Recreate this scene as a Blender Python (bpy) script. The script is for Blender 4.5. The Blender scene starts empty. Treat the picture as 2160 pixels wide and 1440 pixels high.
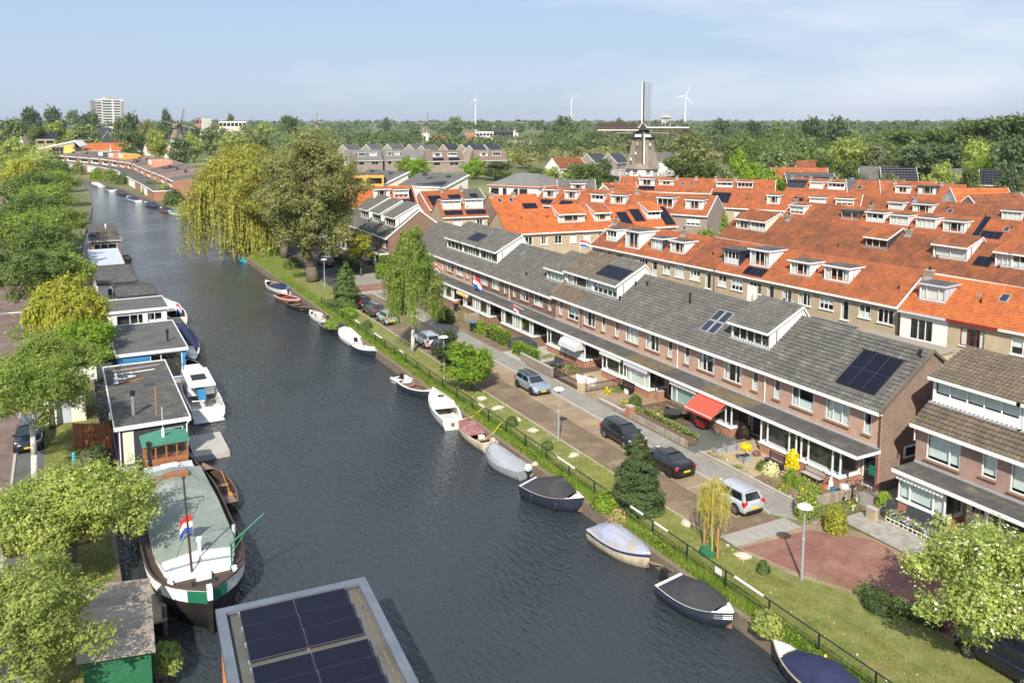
import bpy, math, random
import numpy as np
from mathutils import Vector, Matrix
from mathutils.geometry import tessellate_polygon

# ------------------------------------------------------------------ camera, sky, sun, exposure
scene = bpy.context.scene
col = scene.collection
CAM_H, YAW = 24.0, math.radians(27.9)
PITCH = math.atan(228/1800)
cam_d = bpy.data.cameras.new('camera')
cam_d.sensor_fit = 'HORIZONTAL'; cam_d.sensor_width = 36.0
cam_d.lens = 36.0*1800/2160
cam_d.shift_y = -(720-478)/2160
cam_d.clip_start = 0.5; cam_d.clip_end = 20000
cam = bpy.data.objects.new('camera', cam_d); col.objects.link(cam)
cam.location = (0, 0, CAM_H)
cam.rotation_euler = (math.pi/2-PITCH, 0, -YAW)
scene.camera = cam

SUN_EL = math.radians(39.5); SUN_AZ = math.atan2(-.568, -.823)   # azimuth of the sun, from +Y towards +X
sun_d = bpy.data.lights.new('sun', 'SUN'); sun_d.energy = 3.9; sun_d.angle = math.radians(.6)
sun_d.color = (1, .93, .82)
sun = bpy.data.objects.new('sun', sun_d); col.objects.link(sun)
to_sun = Vector((math.sin(SUN_AZ)*math.cos(SUN_EL), math.cos(SUN_AZ)*math.cos(SUN_EL), math.sin(SUN_EL)))
sun.rotation_euler = to_sun.to_track_quat('Z', 'Y').to_euler()

world = bpy.data.worlds.new('World'); scene.world = world; world.use_nodes = True
wn, wl = world.node_tree.nodes, world.node_tree.links
wn.clear()
w_out = wn.new('ShaderNodeOutputWorld'); w_bg = wn.new('ShaderNodeBackground')
w_sky = wn.new('ShaderNodeTexSky'); w_sky.sky_type = 'NISHITA'; w_sky.sun_disc = False
w_sky.sun_elevation = SUN_EL; w_sky.sun_rotation = SUN_AZ % (2*math.pi)
w_sky.air_density = 1.0; w_sky.dust_density = .6; w_sky.ozone_density = 2.0
w_tc = wn.new('ShaderNodeTexCoord'); w_map = wn.new('ShaderNodeMapping'); w_map.inputs['Scale'].default_value = (1, 1, 4.2)
w_no = wn.new('ShaderNodeTexNoise'); w_no.inputs['Scale'].default_value = 1.7; w_no.inputs['Detail'].default_value = 6
w_no.inputs['Roughness'].default_value = .52; w_no.inputs['Distortion'].default_value = .35
w_map.inputs['Location'].default_value = (1.7, 5.2, .3)
w_rp = wn.new('ShaderNodeValToRGB'); w_rp.color_ramp.elements[0].position = .44; w_rp.color_ramp.elements[1].position = .68
w_rp.color_ramp.elements[0].color = (0, 0, 0, 1); w_rp.color_ramp.elements[1].color = (.95, .95, .95, 1)
w_veil = wn.new('ShaderNodeMix'); w_veil.data_type = 'RGBA'; w_veil.inputs['Factor'].default_value = .76    # thin high veil over the clear sky
w_veil.inputs['B'].default_value = (4.1, 5.2, 7.2, 1)
w_mix = wn.new('ShaderNodeMix'); w_mix.data_type = 'RGBA'                                              # broad soft clouds
w_mix.inputs['B'].default_value = (6.9, 7.5, 8.3, 1)
w_bg.inputs['Strength'].default_value = .072
wl.new(w_tc.outputs['Generated'], w_map.inputs['Vector']); wl.new(w_map.outputs['Vector'], w_no.inputs['Vector'])
wl.new(w_no.outputs['Fac'], w_rp.inputs['Fac']); wl.new(w_rp.outputs['Color'], w_mix.inputs['Factor'])
wl.new(w_sky.outputs['Color'], w_veil.inputs['A']); wl.new(w_veil.outputs['Result'], w_mix.inputs['A']); wl.new(w_mix.outputs['Result'], w_bg.inputs['Color'])
wl.new(w_bg.outputs['Background'], w_out.inputs['Surface'])
scene.view_settings.view_transform = 'Standard'; scene.view_settings.look = 'None'
scene.view_settings.exposure = .75; scene.view_settings.gamma = 1.0
scene.cycles.use_denoising = True
scene.cycles.max_bounces = 6; scene.cycles.transparent_max_bounces = 12
scene.cycles.diffuse_bounces = 3; scene.cycles.glossy_bounces = 3; scene.cycles.transmission_bounces = 4
scene.cycles.caustics_reflective = False; scene.cycles.caustics_refractive = False
scene.cycles.sample_clamp_indirect = 6

# ------------------------------------------------------------------ helpers
rng = random.Random(7)
nrng = np.random.default_rng(11)
_cy, _sy = math.cos(YAW), math.sin(YAW)
def ray(px, py):
    dx, dy = (px-1080)/1800, -(py-478)/1800
    h = math.cos(PITCH)+dy*math.sin(PITCH); v = -math.sin(PITCH)+dy*math.cos(PITCH)
    return dx*_cy+h*_sy, -dx*_sy+h*_cy, v
def at(px, py, z=0.0):
    """survey: the ground-plan point (height z) that the photograph shows at px, py"""
    r = ray(px, py); t = (z-CAM_H)/r[2]
    return Vector((r[0]*t, r[1]*t, z))
def far(px, dist, z=0.0):
    r = ray(px, 250); n = math.hypot(r[0], r[1]); c = (_sy*r[0]+_cy*r[1])/n
    return Vector((r[0]/n*dist/c, r[1]/n*dist/c, z))

class MB:
    def __init__(s): s.v = []; s.f = []; s.m = []
    def face(s, pts, m=0):
        k = len(s.v); s.v += [tuple(p) for p in pts]; s.f.append(tuple(range(k, k+len(pts)))); s.m.append(m); return s
    def box(s, x0, y0, z0, x1, y1, z1, m=0, M=None):
        p = [(x0,y0,z0),(x1,y0,z0),(x1,y1,z0),(x0,y1,z0),(x0,y0,z1),(x1,y0,z1),(x1,y1,z1),(x0,y1,z1)]
        if M is not None: p = [tuple(M @ Vector(q)) for q in p]
        k = len(s.v); s.v += p
        for f in ((3,2,1,0),(4,5,6,7),(0,1,5,4),(1,2,6,5),(2,3,7,6),(3,0,4,7)):
            s.f.append(tuple(k+i for i in f)); s.m.append(m)
        return s
    def ext(s, poly, axis, a, b, m=0):
        """extrude a closed 2-D polygon along an axis ('x': poly is (y,z); 'y': (x,z); 'z': (x,y))"""
        mk = {'x': lambda p, t: (t, p[0], p[1]), 'y': lambda p, t: (p[0], t, p[1]), 'z': lambda p, t: (p[0], p[1], t)}[axis]
        ar = sum(poly[i][0]*poly[(i+1) % len(poly)][1]-poly[(i+1) % len(poly)][0]*poly[i][1] for i in range(len(poly)))
        if (ar < 0) != (axis == 'y'): poly = poly[::-1]
        k, n = len(s.v), len(poly)
        s.v += [mk(p, a) for p in poly]+[mk(p, b) for p in poly]
        s.f.append(tuple(range(k+n-1, k-1, -1))); s.f.append(tuple(range(k+n, k+2*n))); s.m += [m, m]
        for i in range(n):
            j = (i+1) % n
            s.f.append((k+i, k+j, k+n+j, k+n+i)); s.m.append(m)
        return s
    def loft(s, rings, m=0, closed=True, cap=True):
        k, n = len(s.v), len(rings[0])
        for r in rings: s.v += [tuple(p) for p in r]
        for a in range(len(rings)-1):
            for i in range(n if closed else n-1):
                j = (i+1) % n
                s.f.append((k+a*n+i, k+a*n+j, k+(a+1)*n+j, k+(a+1)*n+i)); s.m.append(m)
        if cap and closed:
            s.f.append(tuple(range(k+n-1, k-1, -1))); e = k+(len(rings)-1)*n
            s.f.append(tuple(range(e, e+n))); s.m += [m, m]
        return s
    def tube(s, a, b, r, r2=None, n=6, m=0):
        a, b = Vector(a), Vector(b); r2 = r if r2 is None else r2
        d = (b-a).normalized(); u = d.cross(Vector((0, 0, 1)) if abs(d.z) < .9 else Vector((1, 0, 0))).normalized(); w = d.cross(u)
        f = lambda c, q: [c+u*(q*math.cos(t))+w*(q*math.sin(t)) for t in (2*math.pi*i/n for i in range(n))]
        return s.loft([f(a, r)[::-1], f(b, r2)[::-1]], m)
    def path(s, pts, r, n=5, m=0):
        for a, b in zip(pts, pts[1:]): s.tube(a, b, r, None, n, m)
        return s
    def lathe(s, prof, n=12, c=(0, 0, 0), m=0, cap=True):
        return s.loft([[(c[0]+r*math.cos(2*math.pi*i/n), c[1]+r*math.sin(2*math.pi*i/n), c[2]+z) for i in range(n)] for r, z in prof], m, True, cap)
    def mesh(s, name, mats, smooth=False):
        me = bpy.data.meshes.new(name); me.from_pydata(s.v, [], s.f)
        for q in (mats if isinstance(mats, (list, tuple)) else [mats]): me.materials.append(q)
        if any(s.m): me.polygons.foreach_set('material_index', s.m)
        if smooth: me.polygons.foreach_set('use_smooth', [True]*len(s.f))
        me.update(); uvs(me); return me

def uvs(me):
    nl = len(me.loops)
    if not nl: return
    vi = np.empty(nl, np.int32); me.loops.foreach_get('vertex_index', vi)
    co = np.empty(len(me.vertices)*3, np.float32); me.vertices.foreach_get('co', co); co = co.reshape(-1, 3)
    no = np.empty(len(me.polygons)*3, np.float32); me.polygons.foreach_get('normal', no); no = no.reshape(-1, 3)
    lt = np.empty(len(me.polygons), np.int32); me.polygons.foreach_get('loop_total', lt)
    N = np.repeat(no, lt, 0); Pp = co[vi]
    t = np.stack([-N[:, 1], N[:, 0], 0*N[:, 0]], 1); L = np.linalg.norm(t, axis=1); flat = L < .05
    t[flat] = (1, 0, 0); L[flat] = 1; t /= L[:, None]; b = np.cross(N, t)
    u = np.stack([(Pp*t).sum(1), (Pp*b).sum(1)], 1).astype(np.float32)
    me.uv_layers.new(name='uv').data.foreach_set('uv', u.ravel())

def arr_mesh(name, V, Q, mats, tint=None, mi=None, smooth=False, uv=False):
    """mesh from numpy arrays: V (n,3), Q (m,3 or 4), one tint value per face"""
    me = bpy.data.meshes.new(name); V = np.ascontiguousarray(V, np.float32); Q = np.ascontiguousarray(Q, np.int32)
    m, k = Q.shape
    me.vertices.add(len(V)); me.vertices.foreach_set('co', V.ravel())
    me.loops.add(m*k); me.loops.foreach_set('vertex_index', Q.ravel())
    me.polygons.add(m); me.polygons.foreach_set('loop_start', np.arange(0, m*k, k, dtype=np.int32))
    if mi is not None: me.polygons.foreach_set('material_index', np.ascontiguousarray(mi, np.int32))
    if smooth: me.polygons.foreach_set('use_smooth', np.ones(m, bool))
    for q in (mats if isinstance(mats, (list, tuple)) else [mats]): me.materials.append(q)
    me.update(calc_edges=True)
    if tint is not None:
        a = me.attributes.new('tint', 'FLOAT', 'FACE'); a.data.foreach_set('value', np.ascontiguousarray(tint, np.float32))
    if uv: uvs(me)
    return me

def ob(name, me, parent=None, loc=(0, 0, 0), rz=0.0, label=None, cat=None, group=None, kind=None, rot=None, scale=None):
    o = bpy.data.objects.new(name, me); col.objects.link(o)
    if parent is not None: o.parent = parent
    o.location = loc
    if rot is not None: o.rotation_euler = rot
    elif rz: o.rotation_euler = (0, 0, rz)
    if scale is not None: o.scale = scale
    if label: o['label'] = label
    if cat: o['category'] = cat
    if group: o['group'] = group
    if kind: o['kind'] = kind
    return o
def thing(name, label, cat, loc=(0, 0, 0), rz=0.0, group=None):
    return ob(name, None, None, loc, rz, label, cat, group)

# ------------------------------------------------------------------ materials
def _mat(name):
    m = bpy.data.materials.new(name); m.use_nodes = True; n = m.node_tree.nodes; n.clear()
    o = n.new('ShaderNodeOutputMaterial'); b = n.new('ShaderNodeBsdfPrincipled')
    m.node_tree.links.new(b.outputs[0], o.inputs[0]); return m, n, m.node_tree.links, b, o
def _mul(n, l, a, val):
    q = n.new('ShaderNodeMix'); q.data_type = 'RGBA'; q.blend_type = 'MULTIPLY'; q.inputs['Factor'].default_value = 1
    l.new(a, q.inputs['A']); l.new(val, q.inputs['B']); return q.outputs['Result']
def _noise(n, l, vec, scale, det=4, rough=.6):
    t = n.new('ShaderNodeTexNoise'); t.inputs['Scale'].default_value = scale; t.inputs['Detail'].default_value = det
    t.inputs['Roughness'].default_value = rough; l.new(vec, t.inputs['Vector']); return t.outputs['Fac']
def _range(n, l, v, a, b, lo=.25, hi=.75):
    r = n.new('ShaderNodeMapRange'); r.inputs['From Min'].default_value = lo; r.inputs['From Max'].default_value = hi
    r.inputs['To Min'].default_value = a; r.inputs['To Max'].default_value = b; l.new(v, r.inputs['Value']); return r.outputs['Result']
def _attr(n, name):
    a = n.new('ShaderNodeAttribute'); a.attribute_name = name; return a.outputs['Fac']
def _one_plus(n, l, v, k):
    m_ = n.new('ShaderNodeMath'); m_.operation = 'MULTIPLY_ADD'; m_.inputs[1].default_value = k; m_.inputs[2].default_value = 1
    l.new(v, m_.inputs[0]); return m_.outputs[0]

def mat(name, c, rough=.75, var=.12, scale=2.5, c2=None, c2s=.5, c2lo=.5, c2hi=.65, bump=0, bscale=30, metal=0, spec=.4, tint=0, rnd=0, coat=0, fine=0):
    """plain surface: noise-varied colour, optional second colour in patches (wear, moss), bump, per-tile tint, per-object variation"""
    m, n, l, b, o = _mat(name)
    g = n.new('ShaderNodeNewGeometry').outputs['Position']
    base = n.new('ShaderNodeRGB'); base.outputs[0].default_value = (*c, 1); colr = base.outputs[0]
    if c2:
        q = n.new('ShaderNodeMix'); q.data_type = 'RGBA'; q.inputs['B'].default_value = (*c2, 1)
        l.new(_range(n, l, _noise(n, l, g, c2s, 6, .65), 0, 1, c2lo, c2hi), q.inputs['Factor']); l.new(colr, q.inputs['A']); colr = q.outputs['Result']
    if var: colr = _mul(n, l, colr, _range(n, l, _noise(n, l, g, scale), 1-var, 1+var))
    if fine: colr = _mul(n, l, colr, _range(n, l, _noise(n, l, g, 22, 3), 1-fine, 1+fine))
    if tint: colr = _mul(n, l, colr, _one_plus(n, l, _attr(n, 'tint'), tint))
    if rnd:
        r = n.new('ShaderNodeObjectInfo').outputs['Random']; colr = _mul(n, l, colr, _range(n, l, r, 1-rnd, 1+rnd, 0, 1))
    l.new(colr, b.inputs['Base Color'])
    b.inputs['Roughness'].default_value = rough; b.inputs['Metallic'].default_value = metal; b.inputs['Specular IOR Level'].default_value = spec
    b.inputs['Coat Weight'].default_value = coat; b.inputs['Coat Roughness'].default_value = .08
    if bump:
        bp = n.new('ShaderNodeBump'); bp.inputs['Strength'].default_value = bump; bp.inputs['Distance'].default_value = .03
        l.new(_noise(n, l, g, bscale, 3), bp.inputs['Height']); l.new(bp.outputs[0], b.inputs['Normal'])
    return m
def brick(name, c1, c2, mortar, bw=.215, bh=.065, ms=.011, var=.13, rough=.88, bump=.25, off=.5, c3=None, scale=.6):
    m, n, l, b, o = _mat(name)
    uv = n.new('ShaderNodeUVMap').outputs[0]; g = n.new('ShaderNodeNewGeometry').outputs['Position']
    t = n.new('ShaderNodeTexBrick'); t.offset = off; t.inputs['Scale'].default_value = 1
    t.inputs['Brick Width'].default_value = bw; t.inputs['Row Height'].default_value = bh; t.inputs['Mortar Size'].default_value = ms
    t.inputs['Color1'].default_value = (*c1, 1); t.inputs['Color2'].default_value = (*c2, 1); t.inputs['Mortar'].default_value = (*mortar, 1)
    l.new(uv, t.inputs['Vector']); colr = t.outputs['Color']
    if c3:
        q = n.new('ShaderNodeMix'); q.data_type = 'RGBA'; q.inputs['B'].default_value = (*c3, 1)
        l.new(_range(n, l, _noise(n, l, g, .35, 6, .7), 0, .85, .48, .66), q.inputs['Factor']); l.new(colr, q.inputs['A']); colr = q.outputs['Result']
    colr = _mul(n, l, colr, _range(n, l, _noise(n, l, g, scale, 5), 1-var, 1+var))
    colr = _mul(n, l, colr, _range(n, l, _noise(n, l, g, 9, 3), 1-var, 1+var))
    l.new(colr, b.inputs['Base Color']); b.inputs['Roughness'].default_value = rough; b.inputs['Specular IOR Level'].default_value = .25
    if bump:
        bp = n.new('ShaderNodeBump'); bp.inputs['Strength'].default_value = bump; bp.inputs['Distance'].default_value = .01; bp.invert = True
        l.new(t.outputs['Fac'], bp.inputs['Height']); l.new(bp.outputs[0], b.inputs['Normal'])
    return m
def leafmat(name, c, c2, trans=.36, rnd=.12):
    m, n, l, b, o = _mat(name)
    g = n.new('ShaderNodeNewGeometry').outputs['Position']
    q = n.new('ShaderNodeMix'); q.data_type = 'RGBA'; q.inputs['A'].default_value = (*c, 1); q.inputs['B'].default_value = (*c2, 1)
    l.new(_range(n, l, _noise(n, l, g, .55, 3), 0, 1, .35, .65), q.inputs['Factor'])
    colr = _mul(n, l, q.outputs['Result'], _one_plus(n, l, _attr(n, 'tint'), .75))
    r = n.new('ShaderNodeObjectInfo').outputs['Random']; colr = _mul(n, l, colr, _range(n, l, r, 1-rnd, 1+rnd, 0, 1))
    l.new(colr, b.inputs['Base Color']); b.inputs['Roughness'].default_value = .6; b.inputs['Specular IOR Level'].default_value = .25
    tr = n.new('ShaderNodeBsdfTranslucent'); l.new(_mul(n, l, colr, colr), tr.inputs['Color'])
    bri = n.new('ShaderNodeMix'); bri.data_type = 'RGBA'; bri.blend_type = 'MULTIPLY'; bri.inputs['Factor'].default_value = 1
    bri.inputs['B'].default_value = (1.5, 1.5, .8, 1); l.new(colr, bri.inputs['A']); l.new(bri.outputs['Result'], tr.inputs['Color'])
    mx = n.new('ShaderNodeMixShader'); mx.inputs[0].default_value = trans
    l.new(b.outputs[0], mx.inputs[1]); l.new(tr.outputs[0], mx.inputs[2]); l.new(mx.outputs[0], o.inputs[0]); return m
def glassmat(name, tintc=(.75, .82, .82), refl=.14):
    m, n, l, b, o = _mat(name)
    n.remove(b); tr = n.new('ShaderNodeBsdfTransparent'); tr.inputs[0].default_value = (*tintc, 1)
    gl = n.new('ShaderNodeBsdfGlossy'); gl.inputs['Roughness'].default_value = .03; gl.inputs['Color'].default_value = (.9, .95, 1, 1)
    lw = n.new('ShaderNodeLayerWeight'); lw.inputs['Blend'].default_value = .5
    pw = n.new('ShaderNodeMath'); pw.operation = 'POWER'; pw.inputs[1].default_value = 3.5; l.new(lw.outputs['Facing'], pw.inputs[0])
    f = _range(n, l, pw.outputs[0], refl, .85, 0, 1)
    mx = n.new('ShaderNodeMixShader'); l.new(f, mx.inputs[0]); l.new(tr.outputs[0], mx.inputs[1]); l.new(gl.outputs[0], mx.inputs[2])
    l.new(mx.outputs[0], o.inputs[0]); return m

MT = {}
def setup_materials():
    w = MT
    w['white'] = mat('white_paint', (.80, .80, .78), .5, .04, 1.5, fine=.03)
    w['cream'] = mat('cream_paint', (.74, .70, .58), .6, .05)
    w['lead'] = mat('lead_flashing', (.34, .37, .40), .55, .15, 4)
    w['felt'] = mat('roofing_felt', (.082, .078, .074), .95, .25, 1.2, c2=(.17, .15, .11), c2s=.9, c2lo=.5, c2hi=.7, fine=.2)
    w['felt_moss'] = mat('mossy_felt', (.16, .125, .07), .95, .3, 2, c2=(.10, .095, .085), c2s=1.2, fine=.25)
    w['felt_grey'] = mat('grey_felt', (.115, .115, .108), .95, .15, 1.0, c2=(.08, .08, .073), c2s=.5, fine=.14)
    w['pink'] = brick('pink_brick', (.50, .25, .155), (.37, .17, .105), (.54, .44, .36), ms=.013, var=.17)
    w['redbrick'] = brick('orange_red_brick', (.42, .16, .09), (.36, .13, .07), (.35, .25, .2))
    w['brown'] = brick('brown_brick', (.255, .135, .09), (.20, .10, .068), (.23, .18, .15))
    w['dark'] = brick('dark_brick', (.20, .105, .07), (.12, .062, .044), (.38, .31, .25), ms=.013, var=.24)
    w['mix'] = brick('mixed_red_brick', (.34, .135, .085), (.19, .07, .048), (.50, .43, .37), ms=.013, var=.22)
    w['tan'] = brick('tan_brick', (.47, .37, .22), (.40, .31, .18), (.42, .37, .30))
    w['grey_brick'] = brick('grey_brown_brick', (.30, .23, .19), (.24, .18, .15), (.33, .29, .26))
    w['stucco'] = mat('white_stucco', (.78, .76, .71), .85, .05, .8)
    w['tile_grey'] = mat('grey_concrete_tile', (.118, .114, .103), .9, .14, .7, c2=(.175, .165, .145), c2s=1.1, c2lo=.5, c2hi=.75, tint=.3, fine=.08, rnd=0)
    w['tile_brown'] = mat('brown_concrete_tile', (.13, .105, .08), .9, .14, .8, c2=(.175, .145, .11), c2s=1.4, tint=.3, fine=.08)
    w['tile_lichen'] = mat('lichen_concrete_tile', (.13, .105, .08), .9, .14, .8, c2=(.34, .22, .04), c2s=5.5, c2lo=.58, c2hi=.70, tint=.3, fine=.1)
    w['tile_red'] = mat('orange_clay_tile', (.34, .105, .04), .85, .16, .7, c2=(.17, .07, .038), c2s=.5, c2lo=.46, c2hi=.74, tint=.24, fine=.08)
    w['tile_dred'] = mat('weathered_clay_tile', (.26, .09, .04), .88, .2, .7, c2=(.125, .06, .036), c2s=.55, c2lo=.42, c2hi=.72, tint=.26, fine=.08)
    w['tile_bright'] = mat('new_clay_tile', (.43, .125, .036), .8, .12, .7, c2=(.32, .095, .033), c2s=.8, tint=.24, fine=.08)
    w['tile_far'] = mat('far_grey_roof', (.17, .165, .16), .9, .15, .4)
    w['tile_farbrown'] = mat('far_brown_roof', (.19, .14, .115), .9, .15, .4)
    w['slate'] = mat('dark_slate', (.06, .065, .075), .6, .15, 1)
    w['glass'] = glassmat('window_glass', (.90, .94, .93), .07)
    w['curtain'] = mat('net_curtain', (.78, .79, .74), .9, .12, 6)
    w['curtain_g'] = mat('greenish_curtain', (.42, .52, .47), .9, .12, 8)
    w['curtain_d'] = mat('dark_curtain', (.16, .15, .15), .9, .2, 5)
    w['blind'] = mat('pale_blind', (.78, .85, .82), .8, .05, 5)
    w['dark_backing'] = mat('painted_dim_interior', (.05, .045, .04), .9, .3, 2)  # near-black colour puts the dimness of an unlit interior into the paint
    w['solar'] = mat('solar_cells', (.007, .008, .018), .38, .2, 3, spec=.22)
    w['alu'] = mat('aluminium', (.55, .56, .57), .35, .08, 3, metal=.7)
    w['zinc'] = mat('zinc_sheet', (.17, .19, .225), .5, .22, .8, metal=.3)
    w['black'] = mat('black_plastic', (.02, .02, .022), .5, .1)
    w['anthra'] = mat('anthracite_paint', (.045, .05, .065), .55, .08)
    w['navy'] = mat('navy_paint', (.02, .025, .055), .5, .1)
    w['bluepaint'] = mat('bright_blue_paint', (.05, .22, .45), .5, .08)
    w['greypaint'] = mat('pale_grey_paint', (.50, .54, .60), .5, .06)
    w['redpaint'] = mat('dark_red_paint', (.22, .02, .02), .5, .08)
    w['sill'] = mat('brick_sill', (.30, .17, .11), .85, .2, 6)
    w['chim'] = brick('chimney_brick', (.30, .19, .12), (.22, .14, .09), (.32, .28, .22))
    w['door_d'] = mat('dark_door', (.06, .06, .065), .45, .1)
    w['door_g'] = mat('dark_green_door', (.02, .05, .035), .45, .1)
    w['orange_panel'] = mat('orange_panel', (.75, .36, .08), .6, .06, .5)
    w['yellow_panel'] = mat('yellow_panel', (.85, .55, .10), .6, .05)
    w['pink_panel'] = mat('salmon_panel', (.62, .28, .18), .6, .06)
    w['green_panel'] = mat('grey_green_panel', (.10, .13, .11), .6, .06)
    w['grey_panel'] = mat('grey_concrete', (.45, .44, .42), .8, .08, .3)
    w['grey_dark'] = mat('dark_grey_panel', (.20, .19, .20), .8, .08, .3)
    w['conc'] = mat('concrete', (.40, .38, .34), .85, .12, 1.2, fine=.12)
    w['slab'] = mat('paving_slab', (.33, .305, .265), .9, .1, 1.5, fine=.1, rnd=.14)
    w['kerb'] = mat('kerb_stone', (.42, .39, .34), .9, .12, 2)
    w['clinker'] = brick('brown_clinker_paving', (.225, .16, .105), (.18, .13, .085), (.13, .095, .065), .2, .1, .014, .18, c3=(.29, .215, .14))
    w['clinker_l'] = brick('light_clinker_paving', (.33, .245, .155), (.28, .205, .13), (.22, .16, .10), .2, .1, .014, .16, c3=(.38, .29, .185))
    w['clinker_r'] = brick('red_clinker_paving', (.27, .115, .09), (.22, .09, .075), (.20, .12, .095), .2, .1, .012, .14, c3=(.31, .19, .13))
    w['clinker_m'] = brick('mauve_brown_paving', (.205, .145, .125), (.165, .115, .10), (.13, .10, .085), .2, .1, .012, .16, c3=(.25, .19, .165))
    w['asphalt'] = mat('asphalt', (.06, .06, .062), .9, .15, 1, fine=.15)
    w['tilewalk'] = brick('grey_paving', (.31, .295, .255), (.265, .25, .22), (.17, .155, .13), .3, .3, .016, .16, off=.5)
    w['gravel'] = mat('sandy_gravel', (.40, .30, .19), .95, .2, 3, fine=.25)
    w['soil'] = mat('soil', (.13, .09, .055), .95, .25, 3, fine=.2)
    w['lawn'] = mat('lawn_ground', (.17, .185, .055), .95, .3, 1.1, c2=(.27, .215, .10), c2s=.8, c2lo=.5, c2hi=.72, fine=.35)
    w['earth'] = mat('ground_cover', (.10, .12, .045), .95, .3, .05, c2=(.19, .19, .07), c2s=.012, c2lo=.48, c2hi=.6, fine=.15)
    w['yard'] = mat('yard_paving', (.26, .235, .20), .95, .2, .5, c2=(.13, .15, .07), c2s=.25, c2lo=.52, c2hi=.6, fine=.1)
    w['timber'] = mat('weathered_timber', (.20, .155, .11), .9, .25, 3, fine=.2)
    w['plank_r'] = mat('red_brown_timber', (.27, .10, .045), .8, .25, 2.5, rnd=.2)
    w['plank_g'] = mat('grey_timber', (.33, .28, .22), .9, .2, 3, rnd=.2)
    w['bark'] = mat('tree_bark', (.135, .11, .08), .95, .3, 4, bump=.6, bscale=14)
    w['birch_bark'] = mat('birch_bark', (.60, .57, .52), .85, .1, 3, c2=(.06, .05, .045), c2s=4.5, c2lo=.60, c2hi=.66)
    w['fence'] = mat('dark_green_metal', (.012, .03, .024), .5, .1)
    w['galv'] = mat('galvanised_steel', (.40, .43, .45), .45, .1, 2, metal=.3)
    w['stone'] = mat('pale_boulder', (.50, .44, .34), .9, .15, 4, fine=.1)
    w['terracotta'] = mat('terracotta', (.45, .18, .08), .8, .1)
    w['planter'] = mat('zinc_planter', (.30, .33, .36), .6, .12, 2)
    w['red_fabric'] = mat('red_awning_fabric', (.72, .085, .055), .75, .06, 2)
    w['grey_fabric'] = mat('striped_grey_fabric', (.50, .50, .49), .85, .1, 9)
    w['lilac_fabric'] = mat('lilac_fabric', (.55, .52, .66), .85, .06)
    w['yellow_fabric'] = mat('ochre_fabric', (.72, .50, .14), .85, .08)
    w['charcoal_fabric'] = mat('charcoal_fabric', (.045, .045, .05), .9, .12, 3)
    w['navy_fabric'] = mat('navy_canvas', (.022, .028, .075), .85, .12, 3)
    w['grey_canvas'] = mat('grey_canvas', (.30, .32, .34), .7, .1, 2)
    w['lilac_tarp'] = mat('faded_lilac_tarp', (.32, .34, .44), .7, .15, 1.5, c2=(.33, .29, .22), c2s=.9, c2lo=.5, c2hi=.65)
    w['white_tarp'] = mat('white_tarp', (.66, .65, .62), .7, .08, 2)
    w['teal_tarp'] = mat('turquoise_plastic', (.06, .42, .46), .6, .08)
    w['hull_navy'] = mat('navy_hull', (.028, .036, .055), .28, .15, 2, coat=.5)
    w['hull_white'] = mat('white_gelcoat', (.76, .75, .71), .3, .08, 2, c2=(.52, .47, .38), c2s=1.2, c2lo=.56, c2hi=.7, coat=.3)
    w['hull_cream'] = mat('worn_cream_hull', (.60, .52, .38), .6, .15, 2.5, c2=(.38, .30, .20), c2s=1.5)
    w['hull_black'] = mat('tarred_black_hull', (.022, .020, .020), .55, .3, 1.6, c2=(.09, .055, .04), c2s=1.2, c2lo=.6, c2hi=.7)
    w['hull_blue'] = mat('royal_blue_stripe', (.02, .04, .16), .35, .1)
    w['wood_dark'] = mat('dark_oiled_wood', (.075, .05, .038), .6, .25, 4)
    w['wood_var'] = mat('varnished_wood', (.30, .12, .05), .4, .2, 4, coat=.4)
    w['wood_pink'] = mat('faded_wood', (.24, .15, .115), .8, .2, 4)
    w['maroon'] = mat('faded_maroon_cover', (.26, .105, .105), .8, .2, 2, c2=(.36, .25, .21), c2s=1.3)
    w['deckgreen'] = mat('grey_green_deck', (.225, .265, .225), .8, .15, .9, c2=(.30, .33, .29), c2s=.4, fine=.06)
    w['bargegreen'] = mat('barge_green', (.02, .16, .09), .5, .1)
    w['cabgreen'] = mat('faded_green_felt', (.06, .22, .15), .8, .15, 2)
    w['rope'] = mat('rope', (.35, .30, .22), .9, .1)
    w['yrope'] = mat('yellow_rope', (.70, .52, .06), .8, .1)
    w['flagr'] = mat('flag_red', (.60, .03, .04), .75, .05); w['flagw'] = mat('flag_white', (.80, .80, .80), .75, .04); w['flagb'] = mat('flag_blue', (.03, .10, .42), .75, .05)
    w['tyre'] = mat('tyre_rubber', (.018, .018, .018), .85, .1); w['rim'] = mat('alloy_rim', (.45, .46, .48), .3, .05, metal=.8); w['rim_d'] = mat('dark_rim', (.05, .05, .055), .4, .05, metal=.5)
    w['carglass'] = mat('tinted_car_glass', (.012, .015, .018), .05, 0, spec=.8, coat=.6)
    w['headlamp'] = mat('headlamp', (.70, .72, .74), .12, 0, spec=.8, coat=.8); w['taillamp'] = mat('tail_lamp', (.50, .015, .02), .2, 0, coat=.6)
    w['plate'] = mat('yellow_number_plate', (.85, .50, .02), .5, 0)
    w['plate_text'] = mat('plate_characters', (.02, .02, .02), .6, 0)
    for k, c in {'silver': (.50, .53, .56), 'blackcar': (.012, .012, .015), 'navycar': (.012, .016, .03), 'greyblue': (.27, .32, .39), 'whitecar': (.66, .70, .74), 'darkgrey': (.07, .075, .08), 'paleteal': (.45, .52, .52)}.items():
        w[k] = mat(k+'_car_paint', c, .28, .03, 1, metal=.25, coat=.9, spec=.5)
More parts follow.
